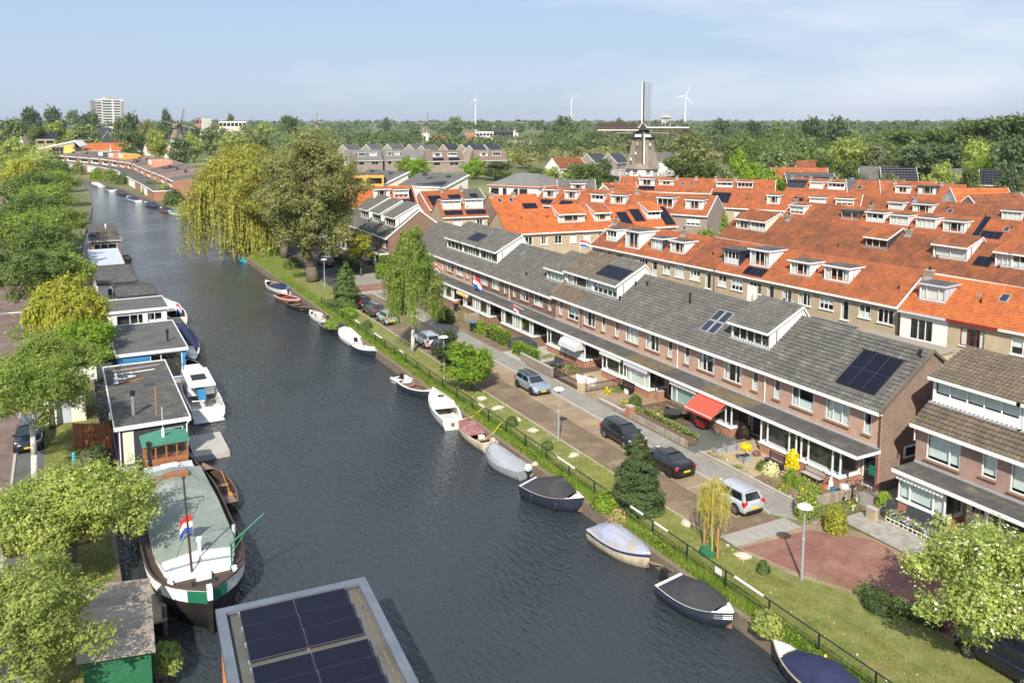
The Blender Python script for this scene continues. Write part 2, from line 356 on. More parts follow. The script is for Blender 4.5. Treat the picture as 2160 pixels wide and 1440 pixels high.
    w['thatch'] = mat('grey_thatch', (.245, .205, .165), .95, .2, .5, c2=(.17, .14, .115), c2s=.35, fine=.15)
    w['millgreen'] = mat('dark_mill_green', (.02, .06, .045), .6, .1)
    w['turbine'] = mat('turbine_white', (.72, .73, .74), .5, .02)
    w['hedge_core'] = mat('hedge_inner', (.03, .05, .015), .95, .3, 4)
    w['leaf'] = leafmat('leaf_fresh', (.19, .28, .055), (.27, .33, .075))
    w['leaf_y'] = leafmat('leaf_yellow_green', (.32, .35, .04), (.39, .38, .07))
    w['leaf_l'] = leafmat('leaf_light', (.27, .35, .085), (.36, .39, .11))
    w['leaf_b'] = leafmat('leaf_bright', (.19, .32, .03), (.27, .38, .05))
    w['leaf_d'] = leafmat('leaf_dark', (.07, .105, .04), (.10, .14, .05))
    w['leaf_m'] = leafmat('leaf_mid', (.12, .18, .05), (.165, .215, .065))
    w['leaf_o'] = leafmat('leaf_olive', (.29, .29, .11), (.24, .265, .10))
    w['leaf_w'] = leafmat('leaf_willow', (.38, .36, .07), (.32, .33, .075))
    w['leaf_g'] = leafmat('leaf_greyish', (.20, .23, .12), (.25, .27, .15))
    w['leaf_p'] = leafmat('leaf_purple', (.06, .022, .028), (.085, .03, .035))
    w['leaf_far'] = leafmat('leaf_far', (.13, .185, .07), (.18, .225, .085), .25, .3)
    w['leaf_far2'] = leafmat('leaf_far_dark', (.085, .125, .055), (.115, .155, .07), .25, .25)
    w['grass'] = leafmat('grass_blades', (.22, .26, .06), (.33, .32, .11), .25)
    w['weed'] = leafmat('weed_leaves', (.16, .26, .03), (.24, .30, .06), .3)
    w['fl_y'] = mat('yellow_flowers', (.85, .60, .01), .7, .1, 8); w['fl_w'] = mat('white_blossom', (.80, .78, .70), .7, .05); w['fl_c'] = mat('cream_flowers', (.72, .66, .36), .7, .1, 8)
    w['fl_p'] = mat('pink_flowers', (.70, .22, .32), .7, .1); w['fl_v'] = mat('violet_flowers', (.45, .38, .62), .7, .1)
    w['twig'] = mat('yellow_twigs', (.50, .40, .08), .7, .15, 5)
    w['orange_post'] = mat('orange_stake', (.48, .21, .07), .8, .15)
    w['ringgreen'] = mat('green_plastic', (.03, .15, .075), .55, .1)
    # water: dark body, wind ripples of two scales, sky in the gloss
    m, n, l, b, o = _mat('canal_water')
    g = n.new('ShaderNodeNewGeometry').outputs['Position']
    b.inputs['Base Color'].default_value = (.034, .041, .047, 1); b.inputs['Roughness'].default_value = .06; b.inputs['IOR'].default_value = 1.38
    mp = n.new('ShaderNodeMapping'); mp.inputs['Rotation'].default_value = (0, 0, math.radians(62)); mp.inputs['Scale'].default_value = (1, .42, 1); l.new(g, mp.inputs['Vector'])
    big = n.new('ShaderNodeTexNoise'); big.inputs['Scale'].default_value = 3.6; big.inputs['Detail'].default_value = 3; big.inputs['Roughness'].default_value = .62; big.inputs['Distortion'].default_value = .4; l.new(mp.outputs[0], big.inputs['Vector'])
    patch = _range(n, l, _noise(n, l, g, .06, 3), .45, 1.25, .38, .62)
    hm = n.new('ShaderNodeMath'); hm.operation = 'MULTIPLY'; l.new(big.outputs['Fac'], hm.inputs[0]); l.new(patch, hm.inputs[1])
    bp = n.new('ShaderNodeBump'); bp.inputs['Strength'].default_value = .85; bp.inputs['Distance'].default_value = .24
    l.new(hm.outputs[0], bp.inputs['Height']); l.new(bp.outputs[0], b.inputs['Normal'])
    w['water'] = m
setup_materials()

# ------------------------------------------------------------------ terrain
def sheet(name, poly, z, m, kind='structure', thick=0):
    b = MB()
    if thick: b.ext(list(poly), 'z', z-thick, z)
    else:
        ar = sum(poly[i][0]*poly[(i+1) % len(poly)][1]-poly[(i+1) % len(poly)][0]*poly[i][1] for i in range(len(poly)))
        b.face([(x, y, z) for x, y in (poly if ar > 0 else poly[::-1])])
    return ob(name, b.mesh(name, MT[m]), kind=kind)
def rect(x0, y0, x1, y1): return [(x0, y0), (x1, y0), (x1, y1), (x0, y1)]
R_BANK = [(28, -120), (28, 128), (27.6, 155), (26.6, 192), (26.5, 228), (25, 262), (22.2, 290), (18.9, 322), (14.3, 353), (10.2, 375), (6.4, 392), (2.2, 407), (-3, 418), (-60, 436)]
L_BANK = [(-60, 396), (0, 376), (5.5, 354), (8, 323), (7.3, 262), (5.8, 232), (3.5, 195), (1.6, 150), (1.6, -120)]
hole = R_BANK+L_BANK
outer = [(-4000, -600), (6500, -600), (6500, 7000), (-4000, 7000)]
loops = [[Vector((x, y, 0)) for x, y in outer], [Vector((x, y, 0)) for x, y in hole[::-1]]]
gv = [(p.x, p.y, -.03) for lp in loops for p in lp]
gm = bpy.data.meshes.new('ground')
tris = []
for t in tessellate_polygon(loops):
    a, b_, c = (Vector(gv[i]) for i in t)
    tris.append(t if (b_-a).cross(c-a).z > 0 else t[::-1])
gm.from_pydata(gv, [], tris); gm.materials.append(MT['earth']); gm.update()
ob('ground', gm, kind='structure')
sheet('canal_water', [(-61, 396), (0, 375)]+[(x-1.5, y) for x, y in L_BANK[2:]]+[(29, -120), (28.6, 128), (28.2, 155), (27.4, 228), (26, 262), (15, 355), (3, 409), (-2.6, 419), (-61, 437)], -.8, 'water')
def strip(name, pts, w, z0, z1, m, kind='structure'):
    b = MB()
    for (ax, ay), (bx, by) in zip(pts, pts[1:]):
        d = Vector((bx-ax, by-ay)).normalized(); nx, ny = -d.y*w, d.x*w
        b.ext([(ax, ay), (bx, by), (bx+nx, by+ny), (ax+nx, ay+ny)], 'z', z0, z1)
    return ob(name, b.mesh(name, MT[m]), kind=kind)
strip('quay', R_BANK, -.32, -1.6, .03, 'timber')
strip('quay', L_BANK, -.3, -1.6, .0, 'timber')
sheet('yard', rect(43.2, 15, 118, 200), -.02, 'yard')
sheet('grass_verge', [(28.32, 12), (35.4, 12), (35.4, 26.2), (32.3, 34.2), (32.2, 112), (33.6, 118), (33.6, 150), (28, 152), (28.32, 128)], 0, 'lawn')
sheet('road', rect(32.2, 35.4, 37.1, 112), .006, 'clinker')
sheet('parking_strip', rect(34.95, 37, 37.08, 92), .011, 'clinker_l')
for y in (41.6, 47.2, 52.8, 58.4, 66.5, 72):
    sheet('bay_marking', rect(34.95, y, 37.0, y+.09), .016, 'conc')
strip('kerb', [(37.1, 36.5), (37.1, 112)], -.14, -.1, .12, 'kerb')
strip('kerb', [(32.2, 112), (32.2, 36)], -.12, -.1, .03, 'kerb')
sheet('brick_plateau', [(32.7, 34.1), (37.6, 33.9), (38.6, 33.0), (40.05, 31.2), (40.05, 20), (35.5, 20), (35.5, 26.4), (33.6, 30.4)], .008, 'clinker_r')
sheet('plateau_rim', [(32.4, 34.6), (38, 34.5), (39.3, 33.7), (40.6, 31.6), (40.6, 19), (35.2, 19), (35.2, 26.2), (33, 30.8)], .004, 'clinker_l')
sheet('speed_hump', rect(32.5, 34.3, 37.6, 35.7), .014, 'slab')
for i in range(7):
    x = 32.75+i*.7; ob('hump_marking', MB().face([(x, 34.5, .019), (x+.08, 34.5, .019), (x+.08, 35.5-.35*(i % 2), .019), (x, 35.5-.35*(i % 2), .019)]).mesh('hump_marking', MT['conc']), kind='structure')
sheet('pavement', [(37.24, 36.4), (38.6, 34.2), (39.2, 34.0), (39.2, 112), (37.24, 112)], .1, 'tilewalk', thick=.2)
pv = sheet('pavement', rect(40.2, 18, 42.45, 34.2), .06, 'soil', thick=.2)
slab = MB().box(0, 0, 0, .288, .288, .045).mesh('paving_slab', MT['slab'])
for j in range(42):
    for i in range(7):
        ob('paving_slab', slab, pv, (40.24+i*.312+(.0 if j % 2 else .012), 20.9+j*.31, .06+rng.uniform(-.006, .006)), rng.uniform(-.01, .01))
sheet('front_paving', rect(42.45, 18, 46, 34.3), .1, 'clinker', thick=.15)
sheet('pavement', [(37, 112), (43, 112), (43, 126), (38.5, 126), (36.5, 120)], .09, 'tilewalk', thick=.15)
sheet('brick_plateau', rect(33.2, 113, 43, 117.5), .1, 'clinker_r', thick=.15)
sheet('speed_hump', rect(33.2, 111.2, 40, 112.9), .11, 'slab', thick=.15)
for i in range(8):
    x = 33.6+i*.8; ob('hump_marking', MB().face([(x, 111.4, .115), (x+.22, 111.4, .115), (x+.22, 112.7, .115), (x, 112.7, .115)]).mesh('hump_marking', MT['conc']), kind='structure')
sheet('road', [(33.6, 118), (38.4, 118), (40.5, 128), (40.5, 160), (34.2, 160)], .01, 'asphalt')
sheet('drain_cover', rect(33.7, 45.9, 34.4, 46.7), .012, 'soil'); sheet('drain_cover', rect(33.9, 44.3, 34.6, 45.1), .012, 'soil')
# front gardens: paving, gravel, beds between pavement and facade
for nm, y0, y1, m in (('garden_paving', 36.2, 40.9, 'clinker'), ('garden_gravel', 41, 46, 'gravel'), ('garden_paving', 46, 50.8, 'felt_grey'), ('garden_bed', 50.9, 56.2, 'soil'),
                      ('garden_paving', 56.3, 61, 'clinker_l'), ('garden_gravel', 61.1, 66.2, 'gravel'), ('garden_paving', 66.3, 71.2, 'soil'), ('garden_paving', 71.3, 76.4, 'conc'), ('garden_paving', 76.5, 117, 'clinker')):
    sheet(nm, rect(39.22, y0, 45.5, y1), .06, m, thick=.12)
# the left bank with its road
sheet('road', [(-12, -20), (-4.15, -20), (-4.15, 110), (-6, 170), (-13, 330), (-22, 330), (-15, 170)], .0, 'clinker_m')
sheet('parking_strip', [(-3.95, -20), (-2.2, -20), (-2.2, 70), (-3.95, 70)], .005, 'felt_grey')
strip('kerb', [(-4.15, -20), (-4.15, 110), (-6, 170)], -.18, -.1, .06, 'kerb')
sheet('grass_bank', [(-2.2, -20), (1.3, -20), (1.3, 150), (-4.4, 150), (-4.0, 110), (-3.9, 70), (-2.2, 70)], .002, 'lawn')
sheet('path', [(-30, 90), (-21, 90), (-24, 330), (-30, 330)], .0, 'felt_grey')
# water meadow far off
sheet('hay_meadow', [tuple(far(px, d)[:2]) for px, d in ((900, 720), (1130, 760), (1130, 940), (900, 880))], .15, 'gravel')
sheet('meadow_ditch', [tuple(far(px, d)[:2]) for px, d in ((880, 640), (990, 660), (990, 690), (880, 670))], .1, 'water')

# ------------------------------------------------------------------ houses
_cache = {}
def cached(key, fn):
    if key not in _cache: _cache[key] = fn()
    return _cache[key]
def tile_sheet(w, L, kind, m, tw=.27, tl=.36, skip=None):
    """one slope of roof tiles: every tile its own wavy piece, lapped over the next; local x along the eaves, y up the slope"""
    cols = max(1, round(w/tw)); rows = max(1, math.ceil(L/tl)); tw = w/cols; tl = L/rows
    u, h = {'pan': ((0, .22, .45, .7, 1), (.0, .045, .05, .012, 0)), 'flat': ((0, .08, .42, .5, 1), (.0, .055, .055, .0, .0)), 'low': ((0, .4, 1), (.0, .045, 0))}[kind]
    n = len(u); tv = []
    for k in range(n): tv.append((u[k]*tw, -.02, h[k]+.09))
    for k in range(n): tv.append((u[k]*tw, tl, h[k]+.008))
    for k in range(n): tv.append((u[k]*tw, -.02, -.01))
    tf = [(k, k+1, n+k+1, n+k) for k in range(n-1)]+[(2*n+k, 2*n+k+1, k+1, k) for k in range(n-1)]
    tv = np.array(tv); tf = np.array(tf)
    cc, rr = np.meshgrid(np.arange(cols), np.arange(rows)); cc = cc.ravel(); rr = rr.ravel()
    if skip:
        keep = np.array([not any(a <= (c+.5)*tw <= b_ and y0 <= (r+.5)*tl <= y1 for a, b_, y0, y1 in skip) for c, r in zip(cc, rr)]); cc, rr = cc[keep], rr[keep]
    off = np.stack([cc*tw, rr*tl, nrng.uniform(-.006, .006, len(cc))], 1)
    V = (tv[None]+off[:, None]).reshape(-1, 3); Q = (tf[None]+(np.arange(len(cc))*len(tv))[:, None, None]).reshape(-1, 4)
    t = np.repeat(np.clip(nrng.normal(0, .33, len(cc)), -.75, .9), len(tf))
    return arr_mesh('roof_tiles', V, Q, MT[m], t)
def one_tile(tw, tl, m):
    u, h = (0, .08, .42, .5, 1), (.0, .055, .055, .0, .0); b = MB(); n = 5
    for k in range(4):
        b.face([(u[k]*tw, -.02, h[k]+.09), (u[k+1]*tw, -.02, h[k+1]+.09), (u[k+1]*tw, tl, h[k+1]+.008), (u[k]*tw, tl, h[k]+.008)])
        b.face([(u[k]*tw, -.02, -.01), (u[k+1]*tw, -.02, -.01), (u[k+1]*tw, -.02, h[k+1]+.09), (u[k]*tw, -.02, h[k]+.09)])
    return b.mesh('roof_tile', m)
def wall_cells(b, w, z0, z1, opens, y=0.0, m=0, rev=.12, x_off=0.0):
    """a wall plane at y facing -y with real openings and their reveals"""
    xs = sorted({0.0, w, *[o[0] for o in opens], *[o[1] for o in opens]}); zs = sorted({z0, z1, *[o[2] for o in opens], *[o[3] for o in opens]})
    for i in range(len(xs)-1):
        for j in range(len(zs)-1):
            cx, cz = (xs[i]+xs[i+1])/2, (zs[j]+zs[j+1])/2
            if any(o[0] < cx < o[1] and o[2] < cz < o[3] for o in opens): continue
            b.face([(x_off+xs[i], y, zs[j]), (x_off+xs[i+1], y, zs[j]), (x_off+xs[i+1], y, zs[j+1]), (x_off+xs[i], y, zs[j+1])], m)
    for a, c, d, e in opens:
        a += x_off; c += x_off
        b.face([(a, y, d), (a, y+rev, d), (a, y+rev, e), (a, y, e)][::-1], m); b.face([(c, y, d), (c, y+rev, d), (c, y+rev, e), (c, y, e)], m)
        b.face([(a, y, e), (c, y, e), (c, y+rev, e), (a, y+rev, e)][::-1], m); b.face([(a, y, d), (c, y, d), (c, y+rev, d), (a, y+rev, d)], m)
    return b
UNIT = None
def unit_quad(m):
    return cached(('q', m), lambda: MB().face([(0, 0, 0), (1, 0, 0), (1, 0, 1), (0, 0, 1)]).mesh('pane', MT[m]))
def frame_mesh(w, h, splits, m, t=.07, d=.07):
    def f():
        b = MB(); b.box(0, 0, 0, w, d, t); b.box(0, 0, h-t, w, d, h); b.box(0, 0, t, t, d, h-t); b.box(w-t, 0, t, w, d, h-t)
        for s_ in splits: b.box(s_*w-t*.55, .004, t, s_*w+t*.55, d-.004, h-t)
        return b.mesh('window_frame', MT[m])
    return cached(('fr', round(w, 2), round(h, 2), tuple(splits), m, t), f)
def window(par, x0, x1, z0, z1, y, splits=(.5,), fm='white', deco=None, name='window', sub=True, sill=None, t=.07):
    """frame with each pane a piece of its own; deco says what hangs behind the glass"""
    w, h = x1-x0, z1-z0
    f = ob(name, frame_mesh(w, h, splits, fm, t), par, (x0, y, z0))
    host = f if sub else par; ox, oz, oy = (0, 0, 0) if sub else (x0, z0, y)
    cuts = [0]+list(splits)+[1]
    for a, b_ in zip(cuts, cuts[1:]):
        ob('pane', unit_quad('glass'), host, (ox+a*w+t*.6, oy+.035, oz+t), scale=((b_-a)*w-t*1.2, 1, h-2*t))
    deco = deco if deco is not None else rng.choice(['net', 'sides', 'sides', 'blind', 'dark', 'half'])
    q = lambda nm, m, xa, xb, za, zb, yy=.16: ob(nm, unit_quad(m), host, (ox+xa*w, oy+yy, oz+za*h), scale=((xb-xa)*w, 1, (zb-za)*h))
    if deco == 'net': q('curtain', 'curtain', .02, .98, .02, .98)
    elif deco == 'green': q('curtain', 'curtain_g', .02, .98, .02, .98)
    elif deco == 'sides': q('curtain', 'curtain', .02, .24, .02, .98); q('curtain', 'curtain', .78, .98, .02, .98)
    elif deco == 'blind': q('blind', 'blind', .02, .98, rng.uniform(.25, .5), .98)
    elif deco == 'half': q('blind', 'blind', .02, .98, .02, .45); q('curtain', 'curtain_d', .02, .3, .45, .98)
    elif deco == 'full': q('blind', 'blind', .02, .98, .12, .98)
    q('dark_backing', 'dark_backing', -.05, 1.05, -.05, 1.05, .6)  # dark backing sheet, interior shade painted into its colour
    if sill:
        ob('sill', cached(('sill', round(w, 2), sill), lambda: MB().box(-.08, -.17, -.09, w+.08, .02, 0).mesh('sill', MT[sill])), host, (ox, oy, oz))
    return f

class House:
    """local frame: x along the facade as seen from the front, y into the house, z up"""
    def __init__(s, name, label, P, rz, w, dep, ez, rdz, wall, tile, kind='flat', oh=.4, group=None, cat='house', gut='white', opens=(), ends=(True, True), tw=.27, tl=.36, single=False, skip=None, zb=0.0, gable=None):
        s.o = thing(name, label, cat, P, rz, group); s.w, s.dep, s.ez, s.rz, s.oh = w, dep, ez, rdz, oh
        s.run = dep/2; s.tan = (rdz-ez)/(s.run+oh); s.ang = math.atan(s.tan); s.L = math.hypot(s.run+oh, rdz-ez)
        zw = ez+oh*s.tan-.05
        b = MB(); wall_cells(b, w, zb, zw, opens)
        b.face([(w, dep, zb), (0, dep, zb), (0, dep, zw), (w, dep, zw)])
        i = .004
        b.face([(i, 0, zb), (i, 0, zw), (i, s.run, rdz-.05), (i, dep, zw), (i, dep, zb)][::1]); b.face([(w-i, 0, zb), (w-i, 0, zw), (w-i, s.run, rdz-.05), (w-i, dep, zw), (w-i, dep, zb)][::-1])
        if gable: b.m[-1] = 1
        ob('wall', b.mesh('wall', [MT[wall], MT[gable or wall]]), s.o)
        e0, e1 = (-.10 if ends[0] else .0), (.10 if ends[1] else .0)
        rb = MB(); rb.ext([(-oh, ez-.02), (s.run, rdz-.02), (dep+oh, ez-.02), (dep+oh, ez-.14), (s.run, rdz-.14), (-oh, ez-.14)], 'x', e0+.003, w+e1-.003)
        s.roof = ob('roof', rb.mesh('roof', MT[tile]), s.o)
        if single:
            cols = round((w+e1-e0)/tw); rows = math.ceil(s.L/tl); a, c = (w+e1-e0)/cols, s.L/rows; tm = cached(('one', tile, round(a, 3), round(c, 3)), lambda: one_tile(a, c, MT[tile+'_one'])); k = 0
            ca, sa = math.cos(s.ang), math.sin(s.ang)
            for r in range(rows):
                for q in range(cols):
                    X, Y = e0+(q+.5)*a, (r+.5)*c
                    if skip and any(x0 <= X <= x1 and y0 <= Y <= y1 for x0, x1, y0, y1 in skip): continue
                    if k >= 300: continue
                    k += 1; dz = rng.uniform(-.006, .006)
                    ob('roof_tile', tm, s.roof, (e0+q*a, -oh+r*c*ca-dz*sa, ez+r*c*sa+dz*ca), rot=(s.ang+rng.uniform(-.008, .008), 0, rng.uniform(-.006, .006)))
        else:
            tm = tile_sheet(w+e1-e0, s.L, kind, tile, tw, tl, skip) if skip else cached(('ts', round(w+e1-e0, 2), round(s.L, 2), kind, tile, rng.randrange(3)), lambda: tile_sheet(w+e1-e0, s.L, kind, tile, tw, tl))
            ob('roof_tiles', tm, s.roof, (e0, -oh, ez), rot=(s.ang, 0, 0), kind='stuff')
        ob('ridge_cap', cached(('rc', round(w+e1-e0, 2), tile), lambda: ridge_cap(w+e1-e0, tile)), s.o, (e0, s.run, rdz))
        ob('gutter', cached(('gu', round(w, 2), gut, e0, e1), lambda: MB().box(e0, -.16, -.17, w+e1, 0, .03).box(e0, 0, -.17, w+e1, .28, -.13).mesh('gutter', MT[gut])), s.o, (0, -oh-.002, ez-.02))
        for k, on in enumerate(ends):
            if on == 'verge':
                x0 = -.14 if k == 0 else w+.05
                vb = MB().ext([(-oh-.1, ez-.2), (s.run, rdz-.12), (dep+oh, ez-.2), (dep+oh, ez+.06), (s.run, rdz+.14), (-oh-.1, ez+.06)], 'x', x0, x0+.09)
                ob('verge_board', vb.mesh('verge_board', MT['white']), s.o)
    def zroof(s, y): return s.ez+(y+s.oh)*s.tan
    def dormer(s, x0, x1, yf, h, body='white', roof='felt', kind='flat', splits=(.33, .66), fm='white', deco=None, sillh=.12, fasc='white', panel=None, name='dormer', rise=.55):
        """a dormer standing on the front slope: cheeks, front, own roof, window"""
        z0 = s.zroof(yf); z1 = z0+h; yb = min((z1-s.ez)/s.tan-s.oh, s.run) if kind == 'flat' else s.run
        b = MB(); w = x1-x0
        op = (.1, w-.1, z0+sillh, z1-.12)
        if panel != 'solid': wall_cells(b, w, z0-.05, z1, [op], yf, 0, .1, x0)
        else: b.face([(x0, yf, z0-.05), (x1, yf, z0-.05), (x1, yf, z1), (x0, yf, z1)])
        if kind == 'flat':
            ch = [(yf, z0-.05), (yf, z1), (yb, z1), (yb, min(z1, s.zroof(yb))-.05)]
        else:
            zr = s.rz+rise; yk = s.run+1.2; zk = s.rz-1.2*s.tan; ch = [(yf, z0-.05), (yf, z1), (s.run, zr), (yk, zk), (s.run, s.rz-.1)]
        for x, fl in ((x0, 1), (x1, -1)): b.face([(x, y, z) for y, z in ch][::fl])
        d = ob(name, b.mesh('dormer', MT[body]), s.o)
        if kind == 'flat':
            ob('dormer_roof', MB().box(x0-.18, yf-.3, z1, x1+.18, yb+.1, z1+.16, 0).box(x0-.10, yf-.22, z1+.163, x1+.10, yb+.05, z1+.18, 1).mesh('dormer_roof', [MT[fasc], MT[roof]]), d)
        else:
            rb = MB(); yo = yf-.35; zo = z1-.35*(zr-z1)/(s.run-yf)
            rb.ext([(yo, zo), (s.run, zr+.05), (yk+.1, zk+.05), (yk+.1, zk-.1), (s.run, zr-.09), (yo, zo-.12)], 'x', x0-.12, x1+.12)
            ob('dormer_roof', rb.mesh('dormer_roof', MT[roof]), d)
            L = math.hypot(s.run-yo, zr+.05-zo); an = math.atan2(zr+.05-zo, s.run-yo); s.droof = (yo, zo, an)
            tm = tile_sheet(w+.24, L, 'flat' if 'red' not in roof and 'bright' not in roof else 'pan', roof)
            ob('dormer_tiles', tm, d, (x0-.12, yo, zo+.01), rot=(an, 0, 0), kind='stuff')
            ob('fascia', MB().box(x0-.14, yo-.08, zo-.16, x1+.14, yo-.002, zo+.03).mesh('fascia', MT[fasc]), d)
            ob('ridge_cap', cached(('rc', round(w+.24, 2), roof), lambda: ridge_cap(w+.24, roof)), d, (x0-.12, s.run, zr+.06))
            for xx in (x0-.17, x1+.125): ob('verge', MB().ext([(yo, zo-.14), (s.run, zr-.1), (yk+.1, zk-.12), (yk+.1, zk+.06), (s.run, zr+.1), (yo, zo+.05)], 'x', xx, xx+.045).mesh('verge', MT[fasc]), d)
        if panel != 'solid': window(d, x0+.1, x1-.1, z0+sillh, z1-.12, yf+.03, splits, fm, deco, 'window_frame', False)
        ob('flashing', MB().box(x0-.12, yf-.22, z0-.04, x1+.12, yf+.02, z0+.03).mesh('flashing', MT['lead']), d, rot=(0, 0, 0))
        return d
    def dsolar(s, x0, nx, pw, ph):
        """panels lying on the tiled roof of the dormer built last"""
        yo, zo, an = s.droof; pm = cached(('sp', pw, ph), lambda: MB().box(0, 0, 0, pw, ph, .035, 1).box(.02, .02, .036, pw-.02, ph-.02, .042, 0).mesh('solar_panel', [MT['solar'], MT['anthra']])); c, q = math.cos(an), math.sin(an)
        for i in range(nx): ob('solar_panel', pm, s.o, (x0+i*(pw+.02), yo+.75*c-.13*q, zo+.75*q+.13*c), rot=(an, 0, 0))
    def on_roof(s, x, t):   # t metres up the slope
        return Vector((x, -s.oh+t*math.cos(s.ang), s.ez+t*math.sin(s.ang)))
    def solar(s, x0, t0, nx, ny, pw=1.0, ph=1.65, gap=.02, m='solar'):
        pm = cached(('sp', pw, ph), lambda: MB().box(0, 0, 0, pw, ph, .035, 1).box(.02, .02, .036, pw-.02, ph-.02, .042, 0).mesh('solar_panel', [MT['solar'], MT['anthra']]))
        for i in range(nx):
            for j in range(ny):
                p = s.on_roof(x0+i*(pw+gap), t0+j*(ph+gap)); nrm = Vector((0, -math.sin(s.ang), math.cos(s.ang)))
                ob('solar_panel', pm, s.o, p+nrm*.13, rot=(s.ang, 0, 0))
    def skylight(s, x, t, w=.8, L=1.1):
        f = ob('skylight', cached(('sl', w, L), lambda: MB().box(0, 0, 0, w, L, .1).mesh('skylight', MT['lead'])), s.o, s.on_roof(x, t), rot=(s.ang, 0, 0)); f.location += Vector((0, -math.sin(s.ang), math.cos(s.ang)))*.05
        ob('pane', cached(('slp', w, L), lambda: MB().box(.07, .07, .1, w-.07, L-.07, .112).mesh('pane', MT['carglass'])), f)
    def chimney(s, x, t, w=.7, d=.5, h=1.1, pot=True):
        p = s.on_roof(x, t); b = MB().box(-w/2, -d/2, -.5, w/2, d/2, h); c = ob('chimney', b.mesh('chimney', MT['chim']), s.o, p)
        ob('chimney_cap', MB().box(-w/2-.06, -d/2-.06, h+.002, w/2+.06, d/2+.06, h+.09).mesh('chimney_cap', MT['conc']), c)
        if pot: ob('chimney_pot', MB().lathe([(.14, h+.09), (.11, h+.45)], 8).mesh('chimney_pot', MT['black']), c)
        ob('flashing', MB().box(-w/2-.07, -d/2-.12, -.35, w/2+.07, -d/2-.002, .12).mesh('flashing', MT['lead']), c)
    def vent(s, x, t, h=.5):
        ob('vent_pipe', cached(('vp', h), lambda: MB().lathe([(.07, -.1), (.07, h*.7), (.12, h*.72), (.12, h), (.02, h+.08)], 8).mesh('vent_pipe', MT['black'])), s.o, s.on_roof(x, t))
def ridge_cap(w, tile):
    b = MB(); n = max(1, round(w/.4)); a = w/n
    for i in range(n):
        r = .13; ring = lambda x, k: [(x, k*r*math.cos(t), k*r*math.sin(t)-.03) for t in (0, .6, 1.2, 1.95, 2.55, math.pi)]
        b.loft([ring(i*a, 1.1), ring((i+1)*a+.01, .93)], closed=False)
    return b.mesh('ridge_cap', MT[tile])

for k in ('tile_grey', 'tile_brown', 'tile_lichen'):
    p = {'tile_grey': ((.118, .114, .103), (.175, .165, .145), 1.1, .5, .75), 'tile_brown': ((.13, .105, .08), (.175, .145, .11), 1.4, .5, .65), 'tile_lichen': ((.13, .105, .08), (.34, .22, .04), 5.5, .58, .70)}[k]
    MT[k+'_one'] = mat(k+'_single', p[0], .9, .18, 1.1, c2=p[1], c2s=p[2], c2lo=p[3], c2hi=p[4], fine=.1, rnd=.16)

ORD = ['first', 'second', 'third', 'fourth', 'fifth', 'sixth', 'seventh', 'eighth', 'ninth', 'tenth', 'eleventh', 'twelfth', 'thirteenth', 'fourteenth']
def bay(H, x0, x1, proj, wall, base=.72, top=2.5, splits=(.2, .8), deco='sides', fm='white', side=True):
    """a brick-based bay window under the canopy"""
    w = x1-x0; b = MB()
    b.box(x0, -proj, .05, x1, .0, base, 0)
    d = ob('bay_window', b.mesh('bay_window', MT[wall]), H.o)
    ob('bay_sill', MB().box(x0-.05, -proj-.09, base+.002, x1+.05, -.01, base+.08).mesh('bay_sill', MT[fm]), d)
    window(d, x0, x1, base+.08, top, -proj+.03, splits, fm, deco, 'window_frame', False, t=.10)
    if side:
        for xx in (x0+.03, x1-.10):
            f = ob('side_frame', cached(('sf', round(proj, 2), round(top-base, 2), fm), lambda: MB().box(0, 0, 0, .07, proj-.12, .1).box(0, 0, top-base-.18, .07, proj-.12, top-base-.081).box(0, proj-.22, .1, .07, proj-.12, top-base-.18).mesh('side_frame', MT[fm])), d, (xx, -proj+.11, base+.08))
            ob('pane', cached(('sp2', round(proj, 2), round(top-base, 2)), lambda: MB().face([(0, 0, .1), (0, proj-.22, .1), (0, proj-.22, top-base-.18), (0, 0, top-base-.18)]).mesh('pane', MT['glass'])), d, (xx+.035, -proj+.11, base+.08))
    return d
def canopy(H, x0, x1, proj, z=2.62, top='felt', fasc='white'):
    d = ob('canopy', MB().box(x0, -proj, z, x1, .0, z+.22).mesh('canopy', MT[fasc]), H.o)
    ob('canopy_roof', MB().box(x0+.004, -proj+.07, z+.222, x1-.004, -.12, z+.245).mesh('canopy_roof', MT[top]), d)
    ob('flashing', MB().box(x0, -.12, z+.221, x1, -.004, z+.34).mesh('flashing', MT['lead']), d)
    return d
def door(H, x0, x1, y, z0=.08, z1=2.3, m='door_d', fm='white', lights=2):
    f = ob('door', frame_mesh(x1-x0, z1-z0, (), fm, .08, .09), H.o, (x0, y, z0))
    w, h = x1-x0-.16, z1-z0-.16
    ob('door_leaf', MB().box(.08, .03, .02, .08+w, .075, .08+h).mesh('door_leaf', MT[m]), f)
    for i in range(lights):
        a = .08+w*(.2+.6*i/max(1, lights)); ob('pane', MB().box(a, .02, .08+h*.5, a+w*.5/max(1, lights), .03, .08+h*.9).mesh('pane', MT['carglass']), f)
    ob('handle', MB().box(.08+w*.88, -.02, h*.45, .08+w*.94, .03, h*.48).mesh('handle', MT['alu']), f)
def downpipe(H, x, z0, z1, m='white', y=-.08):
    ob('downpipe', MB().tube((x, y, z0), (x, y, z1), .045, n=8).mesh('downpipe', MT[m]), H.o)
